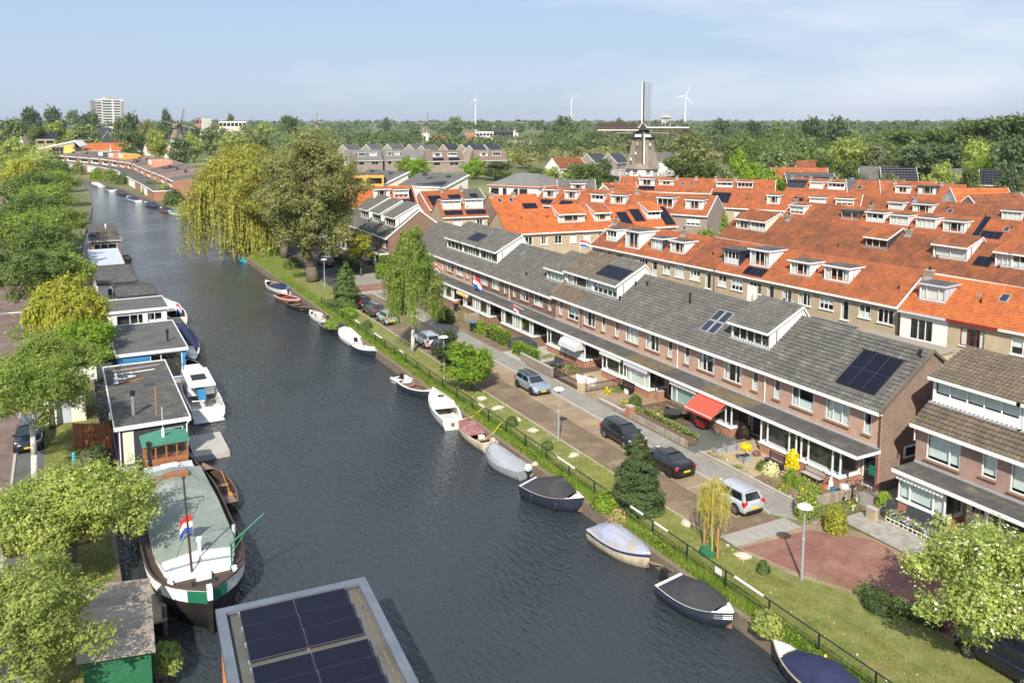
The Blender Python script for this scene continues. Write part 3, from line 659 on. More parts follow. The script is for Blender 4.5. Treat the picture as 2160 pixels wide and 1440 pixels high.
def awning(H, x0, x1, y0, z0, out, drop, m, valance=.18, round_=False, name='awning'):
    b = MB(); n = 6; pr = []
    for i in range(n+1):
        t = i/n
        pr.append((y0-out*(math.sin(t*math.pi/2) if round_ else t), z0-drop*((1-math.cos(t*math.pi/2)) if round_ else t)))
    b.loft([[(x0, y, z) for y, z in pr], [(x1, y, z) for y, z in pr]], closed=False)
    b.loft([[(x0, y, z-.02) for y, z in pr], [(x1, y, z-.02) for y, z in pr]][::-1], closed=False)
    y, z = pr[-1]; k = max(2, round((x1-x0)/.25)); st = (x1-x0)/k
    for i in range(k): b.face([(x0+i*st, y, z), (x0+(i+1)*st, y, z), (x0+(i+.85)*st, y-.02, z-valance), (x0+(i+.15)*st, y-.02, z-valance)])
    if round_:
        for x in (x0, x1): b.face([(x, a, c) for a, c in pr]+[(x, y0, z)])
    a = ob(name, b.mesh(name, MT[m]), H.o)
    ob('awning_bar', MB().tube((x0, y, z), (x1, y, z), .03).mesh('awning_bar', MT['white']), a)
    for x in (x0+.1, x1-.1): ob('awning_arm', MB().tube((x, y0, z0-.4), (x, y, z), .02).mesh('awning_arm', MT['alu']), a)

# --- pink row of eight along the canal street; the facade looks towards the canal
RZ = -math.pi/2; XF = 45.6; W1 = 5.11
def pink_house(i, y_top, label, tile='tile_grey', wall='pink', mirrored=False, single=False, deco=('sides', 'sides', 'sides'), ez=5.4, rz=8.8, ends=(False, False), bayx=None, bay_base='redbrick', dm='door_d', group='row houses on the canal street', name='row_house', w=W1, up_splits=(.55,), skip=None, cano='felt', narrow_deco='half', proj=1.9, xf=XF):
    if mirrored: n0, n1, a0, a1 = w-1.42, w-.82, .55, 2.55       # wide window left, narrow right
    else: n0, n1, a0, a1 = .82, 1.42, w-2.55, w-.55
    opens = [(n0, n1, 3.55, 5.0), (a0, a1, 3.55, 5.0)]
    dx0, dx1 = (w-1.35, w-.25) if mirrored else (.25, 1.35)
    opens.append((dx0, dx1, .08, 2.35))
    H = House(name, label, (xf, y_top, 0), RZ, w, 9.0, ez, rz, wall, tile, 'flat', .4, group, opens=opens, ends=ends, single=single, skip=skip, tw=.3, gable='dark' if ends[1] else None)
    window(H.o, n0, n1, 3.55, 5.0, .03, (), 'white', narrow_deco, sill='sill')
    window(H.o, a0, a1, 3.55, 5.0, .03, up_splits, 'white', deco[0], sill='sill')
    door(H, dx0, dx1, .03, m=dm)
    bx0, bx1 = (.18, w-1.5) if mirrored else (1.5, w-.18)
    if bayx: bx0, bx1 = bayx
    bay(H, bx0, bx1, proj, bay_base, deco=deco[1])
    canopy(H, 0, w, proj+.35, top=cano)
    return H
R1 = []
feat = ['charcoal garden seat below its wide front window', 'grey striped hooped awning', 'short white scalloped awning strip', 'lilac valance over its bay window', 'pale green curtains behind its front window',
        'big red awning', 'small standard tree with yellow flowers in front', 'six solar panels at the gable end']
decos = [('blind', 'dark', 0), ('sides', 'half', 0), ('net', 'dark', 0), ('sides', 'net', 0), ('sides', 'green', 0), ('sides', 'dark', 0), ('half', 'dark', 0), ('net', 'dark', 0)]
ups = [(.62,), (.66,), (.33, .66), (.33, .66), (.5,), (.66,), (.32,), (.3, .68)]
for i in range(8):
    yt = 76.3-i*W1
    sk = [(.7, 4.25, 1.0, 4.45)] if i == 7 else None
    H = pink_house(i, yt, f'pink house with {feat[i]}, {ORD[7-i]} from the right gable', mirrored=bool(i % 2), single=i in (6, 7), deco=decos[i], up_splits=ups[i],
                   tile='tile_brown' if i == 0 else 'tile_grey', ends=(i == 0, i == 7), cano='felt_moss' if i in (3, 5) else ('felt_grey' if i == 0 else 'felt'), skip=sk)
    R1.append(H)
    if i == 0: H.dormer(.15, W1-.05, 1.3, 1.6, 'white', 'tile_brown', 'tile', (.25, .36, .78), deco='sides', rise=1.0)
    if i == 0: ob('parapet', MB().ext([(-.4, 5.2), (4.5, 8.6), (9.4, 5.2), (9.4, 5.75), (4.5, 9.15), (-.4, 5.75)], 'x', -.22, -.01).mesh('parapet', MT['brown']), H.o)
    if i == 1:
        H.dormer(.05, W1-.7, 1.3, 1.6, 'white', 'tile_grey', 'tile', (.2, .4, .6, .8), deco='blind', rise=1.0)
        H.dsolar(.15, 4, 1.05, 1.75); H.vent(W1-.25, 2.0); H.vent(W1-.2, 4.2)
    if i == 2: H.vent(1.2, 4.6)
    if i == 3: H.vent(2.6, 4.4, .7); H.vent(3.0, 4.0)
    if i == 4:
        [H.skylight(x, t, .85, 1.3) for x in (1.5, 2.45) for t in (1.7, 3.05)]
    if i == 5:
        H.dormer(-.1, W1-1.0, 1.25, 1.5, 'stucco', 'tile_grey', 'tile', (.2, .4, .6, .8), deco='dark', rise=.75)
    if i == 7:
        H.solar(.85, 1.15, 3, 2, 1.06, 1.62); H.vent(4.75, 5.1, .6)
        ob('verge_tiles', MB().ext([(-.5, 5.3), (4.5, 8.72), (9.4, 5.3), (9.4, 5.5), (4.5, 8.93), (-.5, 5.5)], 'x', W1+.03, W1+.2).mesh('verge_tiles', MT['tile_lichen']), H.o)
        # side window in the gable
        gw = ob('window', frame_mesh(1.2, .8, (), 'white', .1, .1), H.o, (W1+.06, 1.4, 1.6), math.pi/2); gw.location = (W1+.02, 2.2, 1.9)
        ob('pane', unit_quad('carglass'), gw, (.1, .05, .1), scale=(1.0, 1, .6)); gw.rotation_euler = (0, 0, math.pi/2); gw.location.x = W1+.11
        downpipe(H, W1-.1, 2.9, 5.2, 'wood_dark'); downpipe(H, W1+.0, .1, 2.6, 'redpaint', -.3)
    if i in (3, 5): downpipe(H, W1-.02, 2.9, 5.2, 'white')
    if i in (0, 1): downpipe(H, .05, 2.9, 5.2, 'wood_dark')
# awnings and blinds of the pink row
awning(R1[1], .3, 3.5, -1.92, 2.58, .95, .75, 'grey_fabric', .12, True)
awning(R1[2], 1.5, 4.9, -1.95, 2.6, .25, .12, 'white', .2)
awning(R1[3], .2, 3.7, -1.95, 2.6, .22, .16, 'lilac_fabric', .22)
awning(R1[4], 1.5, 4.9, -1.95, 2.6, .14, .08, 'cream', .25)
awning(R1[5], .05, 3.2, -1.98, 2.62, 1.5, .95, 'red_fabric', .2)

# --- darker row beyond it, a step lower
feat2 = ['tricolour pennant at its canopy', 'white wall lamp and grey upper curtains', 'flag on a slanting pole at the upper wall', 'ochre blinds at its bay window', 'pale pink brick front', 'open upper window', 'front partly behind the birch', 'plain front at the far end']
R2 = []
for i in range(8):
    yt = 76.32+(8-i)*5.2
    j = 7-i
    H = pink_house(i, yt, f'house with {feat2[j]}, {ORD[j]} beyond the pink row', mirrored=bool(i % 2), w=5.18, wall='brown' if i >= 4 else 'pink', ez=5.2, rz=8.6, bay_base='brown', deco=(rng.choice(['sides', 'net', 'half']), 'sides', 0), ends=(i == 0, False), group='row houses beyond the pink row')
    R2.append(H)
    if i in (2, 3, 4): H.dormer(.02, 5.16 if i < 4 else 5.0, 1.15, 1.65, 'white' if i != 4 else 'stucco', 'tile_grey', 'tile', [(.25, .5, .75), (.3, .45, .6, .75), (.35, .5, .65)][i-2], deco='dark', rise=1.0)
    if i == 3: H.dsolar(.8, 3, 1.05, 1.7)
    if i == 7: H.dormer(1.2, 5.1, 1.3, 1.5, 'white', 'tile_grey', 'tile', (.2, .4, .62, .82), deco='net', rise=.6); H.vent(.6, 2.6)
    if i == 6: H.vent(2.5, 1.5)
    if i == 5: H.skylight(2.2, 4.2, .4, .5)
    if i == 6: downpipe(H, .05, 2.8, 5.0, 'white')
    if i == 4: awning(H, .2, 3.7, -1.95, 2.55, .3, .2, 'yellow_fabric', .3)

# --- the near row at the right edge, long white dormer
for i in range(2):
    yt = 33.25-i*5.6
    opens = [(.75, 2.95, 3.3, 4.95), (4.3, 5.2, 3.55, 4.95)] if i == 0 else [(.4, 2.6, 3.3, 4.95), (3.6, 4.6, 3.4, 4.95)]
    H = House('row_house', ['mottled red brick house with bay window, white door and long white dormer', 'mottled red brick house cut by the right edge, dark blind at its window'][i], (46.0, yt, 0), RZ, 5.6, 9.0, 5.35, 8.7, 'mix', 'tile_lichen', 'flat', .45, 'row houses on the canal street', opens=opens+[(3.55, 5.0, .08, 2.4)], ends=(i == 0, False), single=True, tw=.285, tl=.37, skip=[(.0, 5.6, 2.25, 9)])
    for a, b_, c, d in opens: window(H.o, a, b_, c, d, .03, (.68,) if b_-a > 1.5 else (), 'white', 'full', sill='sill')
    H.dormer(.05, 5.6, 1.25, 1.75, 'white', 'tile_lichen', 'tile', (.19, .4, .6, .8), deco='full', sillh=.5, rise=.8)
    bay(H, .2, 3.35, 1.7, 'redbrick', .8, 2.45, (.25, .75), 'full' if i == 0 else 'dark'); canopy(H, 0, 5.6, 2.15, 2.6, 'felt')
    door(H, 3.55, 5.0, .0, m='white', lights=3)
    if i == 0:
        awning(H, .2, 3.4, -1.75, 2.58, .2, .1, 'white', .25)
        downpipe(H, .1, 4.3, 5.3, 'white', -.3); H.chimney(5.0, 5.6, .9, .7, .9)
# --- two houses at the far street corner
for i in range(4):
    yt = 127.3+(4-i)*6.2; w = 6.2
    opens = [(.7, 1.7, 3.5, 4.8), (3.6, 5.3, 3.4, 4.8)]
    H = House('row_house', f'grey tiled brick house at the far corner, {["behind the willow", "half behind the poplar", "middle one with the smaller dormer", "gable house with the larger white dormer"][i]}', (45.3, yt, 0), RZ, w, 10.6, 5.2, 9.4, 'brown' if i % 2 else 'grey_brick', 'tile_grey', 'flat', .4, 'houses at the far corner', opens=opens, ends=(i == 0, 'verge' if i == 3 else False))
    for a, b_, c, d in opens: window(H.o, a, b_, c, d, .03, (.5,), 'white', 'sides', sill='sill')
    bay(H, 2.2, 5.6, 1.2, 'brown'); canopy(H, 1.8, 6.1, 1.6)
    if i in (1, 2, 3): H.dormer(.6 if i == 3 else .3, 5.4 if i == 3 else 4.6, 1.5, 1.8, 'stucco', 'tile_grey', 'tile', (.25, .5, .75), deco='dark', rise=.9); H.vent(5.6, 1.8)
    if i == 3:
        gw = ob('window', frame_mesh(1.5, 1.5, (), 'white', .12, .1), H.o, (w+.11, 3.4, 3.2), math.pi/2); ob('pane', unit_quad('carglass'), gw, (.1, .05, .1), scale=(1.3, 1, 1.3))

# --- orange-tiled rows behind: left and right end of the front gutter line, houses, eaves and ridge heights
def red_row(P0, P1, n, dep, ez, rz, phrase, wall='tan', tile='tile_red', kind='pan', items={}, group=None, ends=('verge', 'verge'), facade=None, cat='house', chim=(), oh=.35, gut='white'):
    P0, P1 = Vector((*P0, 0)), Vector((*P1, 0)); d = P1-P0; rz_ = math.atan2(d.y, d.x); w = d.length/n; out = []
    nv = Vector((-d.y, d.x, 0)).normalized()
    for i in range(n):
        it = items.get(i, {}); t_ = it.get('tile', tile)
        wl_ = it.get('wall', wall); opens = []
        if facade: opens = facade(i, w)
        H = House('row_house', f'{ORD[i]} house from left in {phrase}'+(f', {it["feat"]}' if 'feat' in it else ''), P0+d*(i/n)+nv*oh, rz_, w-.004, dep, ez, rz, wl_, t_, kind, oh, group, opens=[o[:4] for o in opens], ends=(ends[0] if i == 0 else False, ends[1] if i == n-1 else False), gut=it.get('gut', gut))
        for o in opens: window(H.o, *o[:4], .03, o[4] if len(o) > 4 else (.5,), o[5] if len(o) > 5 else 'white', None, sill='white')
        for D in it.get('d', ()): H.dormer(**D)
        for a in it.get('sky', ()): H.skylight(*a)
        for a in it.get('pv', ()): H.solar(*a)
        if i in chim: H.chimney(.1 if i else .5, H.L*.93, .75, .55, .7)
        elif rng.random() < .75: H.vent(w*rng.uniform(.2, .8), H.L*rng.uniform(.25, .75), .45)
        out.append(H)
    return out
def D(x0, x1, yf=1.1, h=1.5, body='white', roof='felt', kind='flat', splits=(.33, .66), **k):
    return dict(x0=x0-.12, x1=x1+.12, yf=yf-.15, h=h*1.14, body=body, roof=roof, kind=kind, splits=splits, **k)
def back_facade(i, w):
    return [(.5, 1.9, 3.3, 4.7, (.5,)), (w-2.3, w-.5, 3.2, 4.7, (.36, .66))] if i % 2 else [(.6, 2.4, 3.3, 4.7, (.3, .62)), (w-1.7, w-.7, 2.6, 4.7, ())]
rowA = red_row((69.6, 106.3), (73.5, 56.2), 10, 8.8, 5.2, 8.35, 'the nearest orange row', items={
    0: {'feat': 'white dormer near the left gable', 'tile': 'tile_dred', 'd': [D(2.3, 4.4)]}, 1: {'feat': 'boarded dormer', 'sky': [(.8, 2.8)], 'd': [D(2.2, 5.0, .6, 2.1, splits=(.6,))]},
    2: {'feat': 'anthracite dormer', 'd': [D(2.0, 4.2, 1.1, 1.35, 'anthra')]}, 3: {'feat': 'white dormer and brick chimney', 'd': [D(.8, 3.3, 1.2, 1.35)]},
    4: {'feat': 'unbroken tiled slope', 'tile': 'tile_dred'}, 5: {'feat': 'black dormer', 'd': [D(.6, 3.0, 1.0, 1.6, 'navy', fasc='anthra', splits=(.25, .5, .75))]},
    6: {'feat': 'large dormer above panels', 'd': [D(-.6, 2.2, 1.5, 1.7, splits=(.25, .5, .75))], 'pv': [(-.5, .3, 3, 1, 1.0, 1.35)]},
    7: {'feat': 'sticker in its dormer window', 'd': [D(.6, 3.2, 1.3, 1.35)]}, 8: {'feat': 'wide white dormer beside its neighbour', 'd': [D(.2, 3.2, 1.4, 1.4, splits=(.25, .5, .75))]}, 9: {'feat': 'white verge on the right gable'}},
    group='nearest orange-tiled row', facade=back_facade, chim=(0, 3))
rowB = red_row((72.7, 55.3), (75.2, 36.5), 4, 8.8, 5.2, 8.25, 'the right edge orange row', items={
    0: {'feat': 'pale blue dormer and white back wall', 'wall': 'stucco', 'gut': 'greypaint', 'd': [D(1.2, 3.6, 1.4, 1.4, 'greypaint', fasc='greypaint', splits=(.25, .75))]},
    1: {'feat': 'skylight and dark red window frames', 'gut': 'redpaint', 'sky': [(3.2, 3.4, .8, 1.1), (1.2, 3.6, .3, .4)]}, 2: {'feat': 'plain slope with a white window', 'sky': [(3.2, 3.4)]}, 3: {'feat': 'cut by the picture edge'}},
    group='orange-tiled row at the right edge', tile='tile_bright', facade=lambda i, w: [(1.0, 3.3, 2.5, 4.6, (.36, .68)) if i == 0 else (1.2, 3.4, 2.9, 4.6, (.33, .66), 'redpaint') if i == 1 else (1.0, 3.0, 3.1, 4.6)], chim=(0,), ends=(True, True))
rowC = red_row((92.2, 104), (95.4, 44), 12, 9.6, 5.2, 8.95, 'the second orange row', tile='tile_dred', items={
    0: {'feat': 'left half of wide dormer', 'd': [D(2.0, 5.0, 1.9, 1.5, 'cream', 'tile_dred', 'tile', (.25, .5, .75))]}, 1: {'feat': 'right half of wide dormer', 'd': [D(.0, 2.9, 1.9, 1.5, 'cream', 'tile_dred', 'tile', (.25, .6, .8))]},
    2: {'feat': 'stout chimney on a plain slope'}, 3: {'feat': 'plain dark slope with vent'}, 4: {'feat': 'plain beside black cheeked dormer'},
    5: {'feat': 'tiled dormer with black cheeks', 'd': [D(.6, 3.8, 2.0, 1.35, 'anthra', 'tile_red', 'tile', (.3, .62))]}, 6: {'feat': 'plain slope with chimney pipe'},
    7: {'feat': 'dormer with white roller shutters', 'd': [D(.4, 4.6, 2.0, 1.55, 'stucco', 'tile_dred', 'tile', (.5,), deco='net')]}, 8: {'feat': 'panels beside shuttered dormer', 'pv': [(.6, 2.2, 2, 1)], 'd': [D(3.2, 5.0, 2.0, 1.6, 'white', 'tile_red', 'tile', (.4, .7))]},
    9: {'feat': 'end of the rightmost dormer', 'd': [D(.0, 3.0, 2.0, 1.6, 'white', 'tile_red', 'tile', (.3, .6))]}, 10: {'feat': 'out past the picture edge'}}, group='second orange-tiled row', chim=(2, 6), ends=(True, True))
rowD = red_row((117.4, 116), (126, 60), 11, 9, 5.2, 8.5, 'the third orange row', tile='tile_red', items={
    0: {'feat': 'small dormer with dark cheeks', 'd': [D(1.2, 3.9, 1.7, 1.35, 'white')]}, 1: {'feat': 'plain slope', 'tile': 'tile_dred'}, 2: {'feat': 'slate grey boxy dormer', 'd': [D(1.4, 4.6, 1.7, 1.3, 'anthra', fasc='anthra', splits=(.6,), deco='dark')]},
    3: {'feat': 'white dormer with air unit on top', 'd': [D(1.0, 4.0, 1.7, 1.4)]}, 4: {'feat': 'white dormer with navy cheek', 'd': [D(.2, 3.2, 1.6, 1.4)]}, 5: {'feat': 'white dormer with four lights', 'd': [D(-.4, 2.6, 1.5, 1.45, splits=(.25, .5, .75))]},
    6: {'feat': 'white dormer next to solar panels', 'd': [D(-1.0, 2.2, 1.3, 1.5)]}, 7: {'feat': 'stepped solar panels', 'pv': [(-1.6, 1.2, 1, 3), (-.5, 1.2, 3, 1)], 'sky': [(2.2, 3.2)]}, 8: {'feat': 'plain tiles near the right edge'}}, group='third orange-tiled row', chim=(0, 3))
rowE = red_row((138.2, 117.5), (147.5, 76), 8, 9, 5.2, 8.5, 'the fourth orange row', tile='tile_dred', items={
    1: {'feat': 'grey shuttered dormer', 'd': [D(1.6, 4.2, 1.6, 1.3, 'white', deco='net', splits=())]}, 2: {'feat': 'white dormer with three panes', 'd': [D(1.0, 4.4, 1.5, 1.4)]}, 3: {'feat': 'single skylight', 'sky': [(1.6, 2.6, .9, 1.1)]},
    5: {'feat': 'four light dormer near the edge', 'd': [D(.6, 3.6, 1.6, 1.3, splits=(.25, .5, .75))]}}, group='fourth orange-tiled row', chim=(2,))
rowF = red_row((158.6, 155.5), (174.5, 119), 8, 10, 5.6, 9.2, 'the brick gabled back row', tile='tile_red', items={
    0: {'feat': 'dark solar box dormer', 'd': [D(.6, 4.4, 1.6, 1.6, 'anthra', fasc='anthra', panel='solid', roof='solar')]}, 1: {'feat': 'white dormer', 'd': [D(1.0, 4.0, 1.8, 1.4)]}, 2: {'feat': 'wide white dormer', 'd': [D(.4, 4.2, 1.8, 1.4, splits=(.25, .5, .75))]},
    3: {'feat': 'skylight', 'sky': [(2, 3, 1.1, 1.3)]}, 5: {'feat': 'small white four light dormer', 'd': [D(1, 4, 1.7, 1.4, splits=(.25, .5, .75))]}, 6: {'feat': 'anthracite dormer', 'd': [D(.8, 4.6, 1.7, 1.6, 'anthra', fasc='anthra')]}}, group='back orange rows', chim=(0, 1, 2, 3, 5, 7), ends=(True, True))
rowG = red_row((122.2, 141.8), (138.5, 115.8), 6, 9.2, 5.2, 8.65, 'the orange row beside ivy', tile='tile_red', items={
    0: {'feat': 'solar panels at its left end', 'pv': [(.4, 1.5, 4, 2)]}, 2: {'feat': 'white dormer', 'd': [D(2.4, 4.8, 1.4, 1.5)]}, 3: {'feat': 'small solar patch', 'pv': [(2.2, 2.6, 2, 1)]}, 4: {'feat': 'low white dormer', 'd': [D(.6, 3.6, 1.8, 1.2)]}, 5: {'feat': 'low white dormer at the gable', 'd': [D(.6, 3.8, 1.8, 1.2)]}},
    group='orange rows around the mill', facade=lambda i, w: [(1.0, 3.6, 3.2, 4.6)])
rowH = red_row((128.5, 184), (155.5, 155.2), 8, 9.4, 5.2, 8.6, 'the row below the mill', tile='tile_red', items={
    0: {'feat': 'blue skylight', 'sky': [(1, 3)]}, 1: {'feat': 'white dormer over solar panels', 'd': [D(.6, 4.4, 1.8, 1.5, splits=(.25, .5, .75))], 'pv': [(.6, .6, 4, 1)]}, 2: {'feat': 'low white dormer', 'd': [D(.8, 4.4, 2.2, 1.0, splits=(.25, .5, .75))]},
    3: {'feat': 'two skylights', 'sky': [(1.5, 3), (3.6, 3)]}, 5: {'feat': 'long low white dormer', 'd': [D(.6, 4.4, 2.0, 1.1)]}, 6: {'feat': 'low dormer with yellow curtain', 'd': [D(.8, 4.4, 2.0, 1.2, splits=(.25, .5, .75))]}}, group='orange rows around the mill', chim=(1, 3, 4, 5, 6))
rowI = red_row((91.6, 163), (110.3, 127.6), 7, 9.4, 5.2, 8.75, 'the white verged orange row', wall='grey_brick', tile='tile_red', items={
    0: {'feat': 'left dormer above panels', 'd': [D(1.4, 4.2, 1.9, 1.5)], 'pv': [(1.2, .5, 3, 1, 1.0, 1.3)]}, 1: {'feat': 'right dormer above panels', 'd': [D(1.2, 4.0, 1.9, 1.5)], 'pv': [(.6, .5, 3, 1, 1.0, 1.3)]}, 2: {'feat': 'pale dormer', 'd': [D(2.2, 5, 1.5, 1.4)]},
    3: {'feat': 'white dormer with three lights', 'd': [D(1.2, 4.4, 1.4, 1.5)]}, 5: {'feat': 'dormer over black panels', 'd': [D(.4, 3.6, 1.2, 1.7)], 'pv': [(1, .2, 2, 1, 1, .9)]}, 6: {'feat': 'white dormer beside the gable', 'd': [D(.8, 4.2, 1.2, 1.6, splits=(.3, .5, .75))]}},
    group='orange rows around the mill', facade=lambda i, w: [(1.4, 4.2, 3.2, 4.6, (.33, .66))] if i == 6 else [], chim=(3, 4))
rowJ = red_row((63.9, 122.3), (95.6, 118.2), 6, 9.4, 5.2, 8.55, 'the bright orange row', tile='tile_bright', items={
    0: {'feat': 'plain bright slope by the left gable'}, 1: {'feat': 'plain slope left of the dormers'}, 2: {'feat': 'wide tiled dormer', 'd': [D(-.6, 4.0, 1.7, 1.4, 'white', 'tile_bright', 'tile', (.18, .55, .75))]}, 3: {'feat': 'narrow tiled dormer', 'd': [D(.8, 3.6, 1.7, 1.4, 'white', 'tile_red', 'tile', (.3, .7))]},
    4: {'feat': 'two solar fields', 'pv': [(.2, 1.0, 2, 2), (3.0, 1.6, 2, 2)]}, 5: {'feat': 'tiled dormer and solar roof', 'd': [D(.4, 2.8, 1.6, 1.4, 'white', 'tile_bright', 'tile', (.33, .66))], 'pv': [(3.1, .3, 2, 3)]}},
    group='bright orange row', facade=lambda i, w: [(.7, 1.9, 3.2, 4.6), (w-2.1, w-.8, 3.2, 4.6)], ends=(True, True))
red_row((64.5, 150), (73.4, 148.6), 2, 9, 5.1, 8.05, 'the tan gabled pair', tile='tile_red', items={0: {'feat': 'white dormer over framed panels', 'd': [D(.6, 4.0, 1.9, 1.5)], 'pv': [(.5, .6, 4, 1, .9, 1.4)]}, 1: {'feat': 'white dormer over black panels', 'd': [D(.6, 4.0, 1.9, 1.6)], 'pv': [(.3, .6, 4, 1, 1, 1.4)]}}, facade=lambda i, w: [(2.0, 3.8, 3.2, 4.5, (.5,))], ends=(True, True), group='small orange-roofed pairs')
red_row((52.5, 174.4), (68.3, 172.6), 3, 9, 5.2, 9.2, 'the row above the corner houses', tile='tile_bright', wall='redbrick', items={1: {'feat': 'white dormer', 'd': [D(1.5, 4.8, 1.9, 1.6)]}, 2: {'feat': 'white dormer amid solar panels', 'd': [D(.6, 3.6, 1.7, 1.6)], 'pv': [(-.2, .4, 5, 1), (3.9, 2.0, 1, 2)]}}, group='small orange-roofed pairs', facade=lambda i, w: [(2.4, 4.6, 3.2, 4.4)])
red_row((75.8, 149.5), (86.4, 148.6), 2, 9, 5.2, 8.5, 'the pair before the white villa', tile='tile_bright', wall='grey_brick', items={0: {'feat': 'two skylights', 'sky': [(1.5, 3.6), (4, 3.6)]}, 1: {'feat': 'solar panels', 'pv': [(1, 1.2, 3, 1)]}}, chim=(0, 1), ends=(True, True), group='small orange-roofed pairs')
red_row((69.5, 168.5), (84.5, 170), 3, 9, 4.6, 8.2, 'the low row with solar roofs', tile='tile_red', wall='redbrick', items={0: {'feat': 'brick gable and solar panels', 'pv': [(1, 1, 3, 2)]}, 1: {'feat': 'solar panels over red tiles', 'pv': [(1, 1, 3, 2)]}, 2: {'feat': 'grey tiles with solar panels', 'tile': 'tile_grey', 'pv': [(1.4, 1, 2, 2)]}}, chim=(1, 2), group='small orange-roofed pairs')

# ------------------------------------------------------------------ boats
WZ = -.8
def hull_rings(L, W, H, stern=.78, full=2.4, n=13, draft=.3, sheer=.22, inset=0.0, floor=None, rake=.35):
    rings = []
    for i in range(n):
        t = i/(n-1); f = stern+(1-stern)*math.sin(math.pi/2*min(1, t/.4)) if t < .4 else max(.03, 1-((t-.4)/.6)**full)
        x = -L/2+t*L; w = max(.02, W/2*f-inset); zt = H+sheer*max(0, (t-.35)/.65)**2+.05*max(0, (.3-t)/.3)
        zb = -draft*(1-max(0, (t-.55)/.45)**2) if floor is None else floor
        xr = x-rake*max(0, (t-.6)/.4)**2*0
        if floor is None: pts = [(xr, w, zt), (xr-rake*.25*t**6, .96*w, zt*.45), (xr-rake*.8*t**6, .72*w, zb*.55), (xr-rake*t**6, 0, zb)]
        else: x2 = x*(1-inset/L); pts = [(x2, w, zt-.01), (x2, w*.96, zt*.6+floor*.4), (x2, w*.9, floor), (x2, 0, floor)]
        rings.append(pts+[(p[0], -p[1], p[2]) for p in pts[-2::-1]])
    return rings
def place_ends(bow, stern, z):
    a, b = at(*bow, z), at(*stern, z); c = (a+b)/2; d = a-b
    return (c.x, c.y, WZ), math.atan2(d.y, d.x), d.length
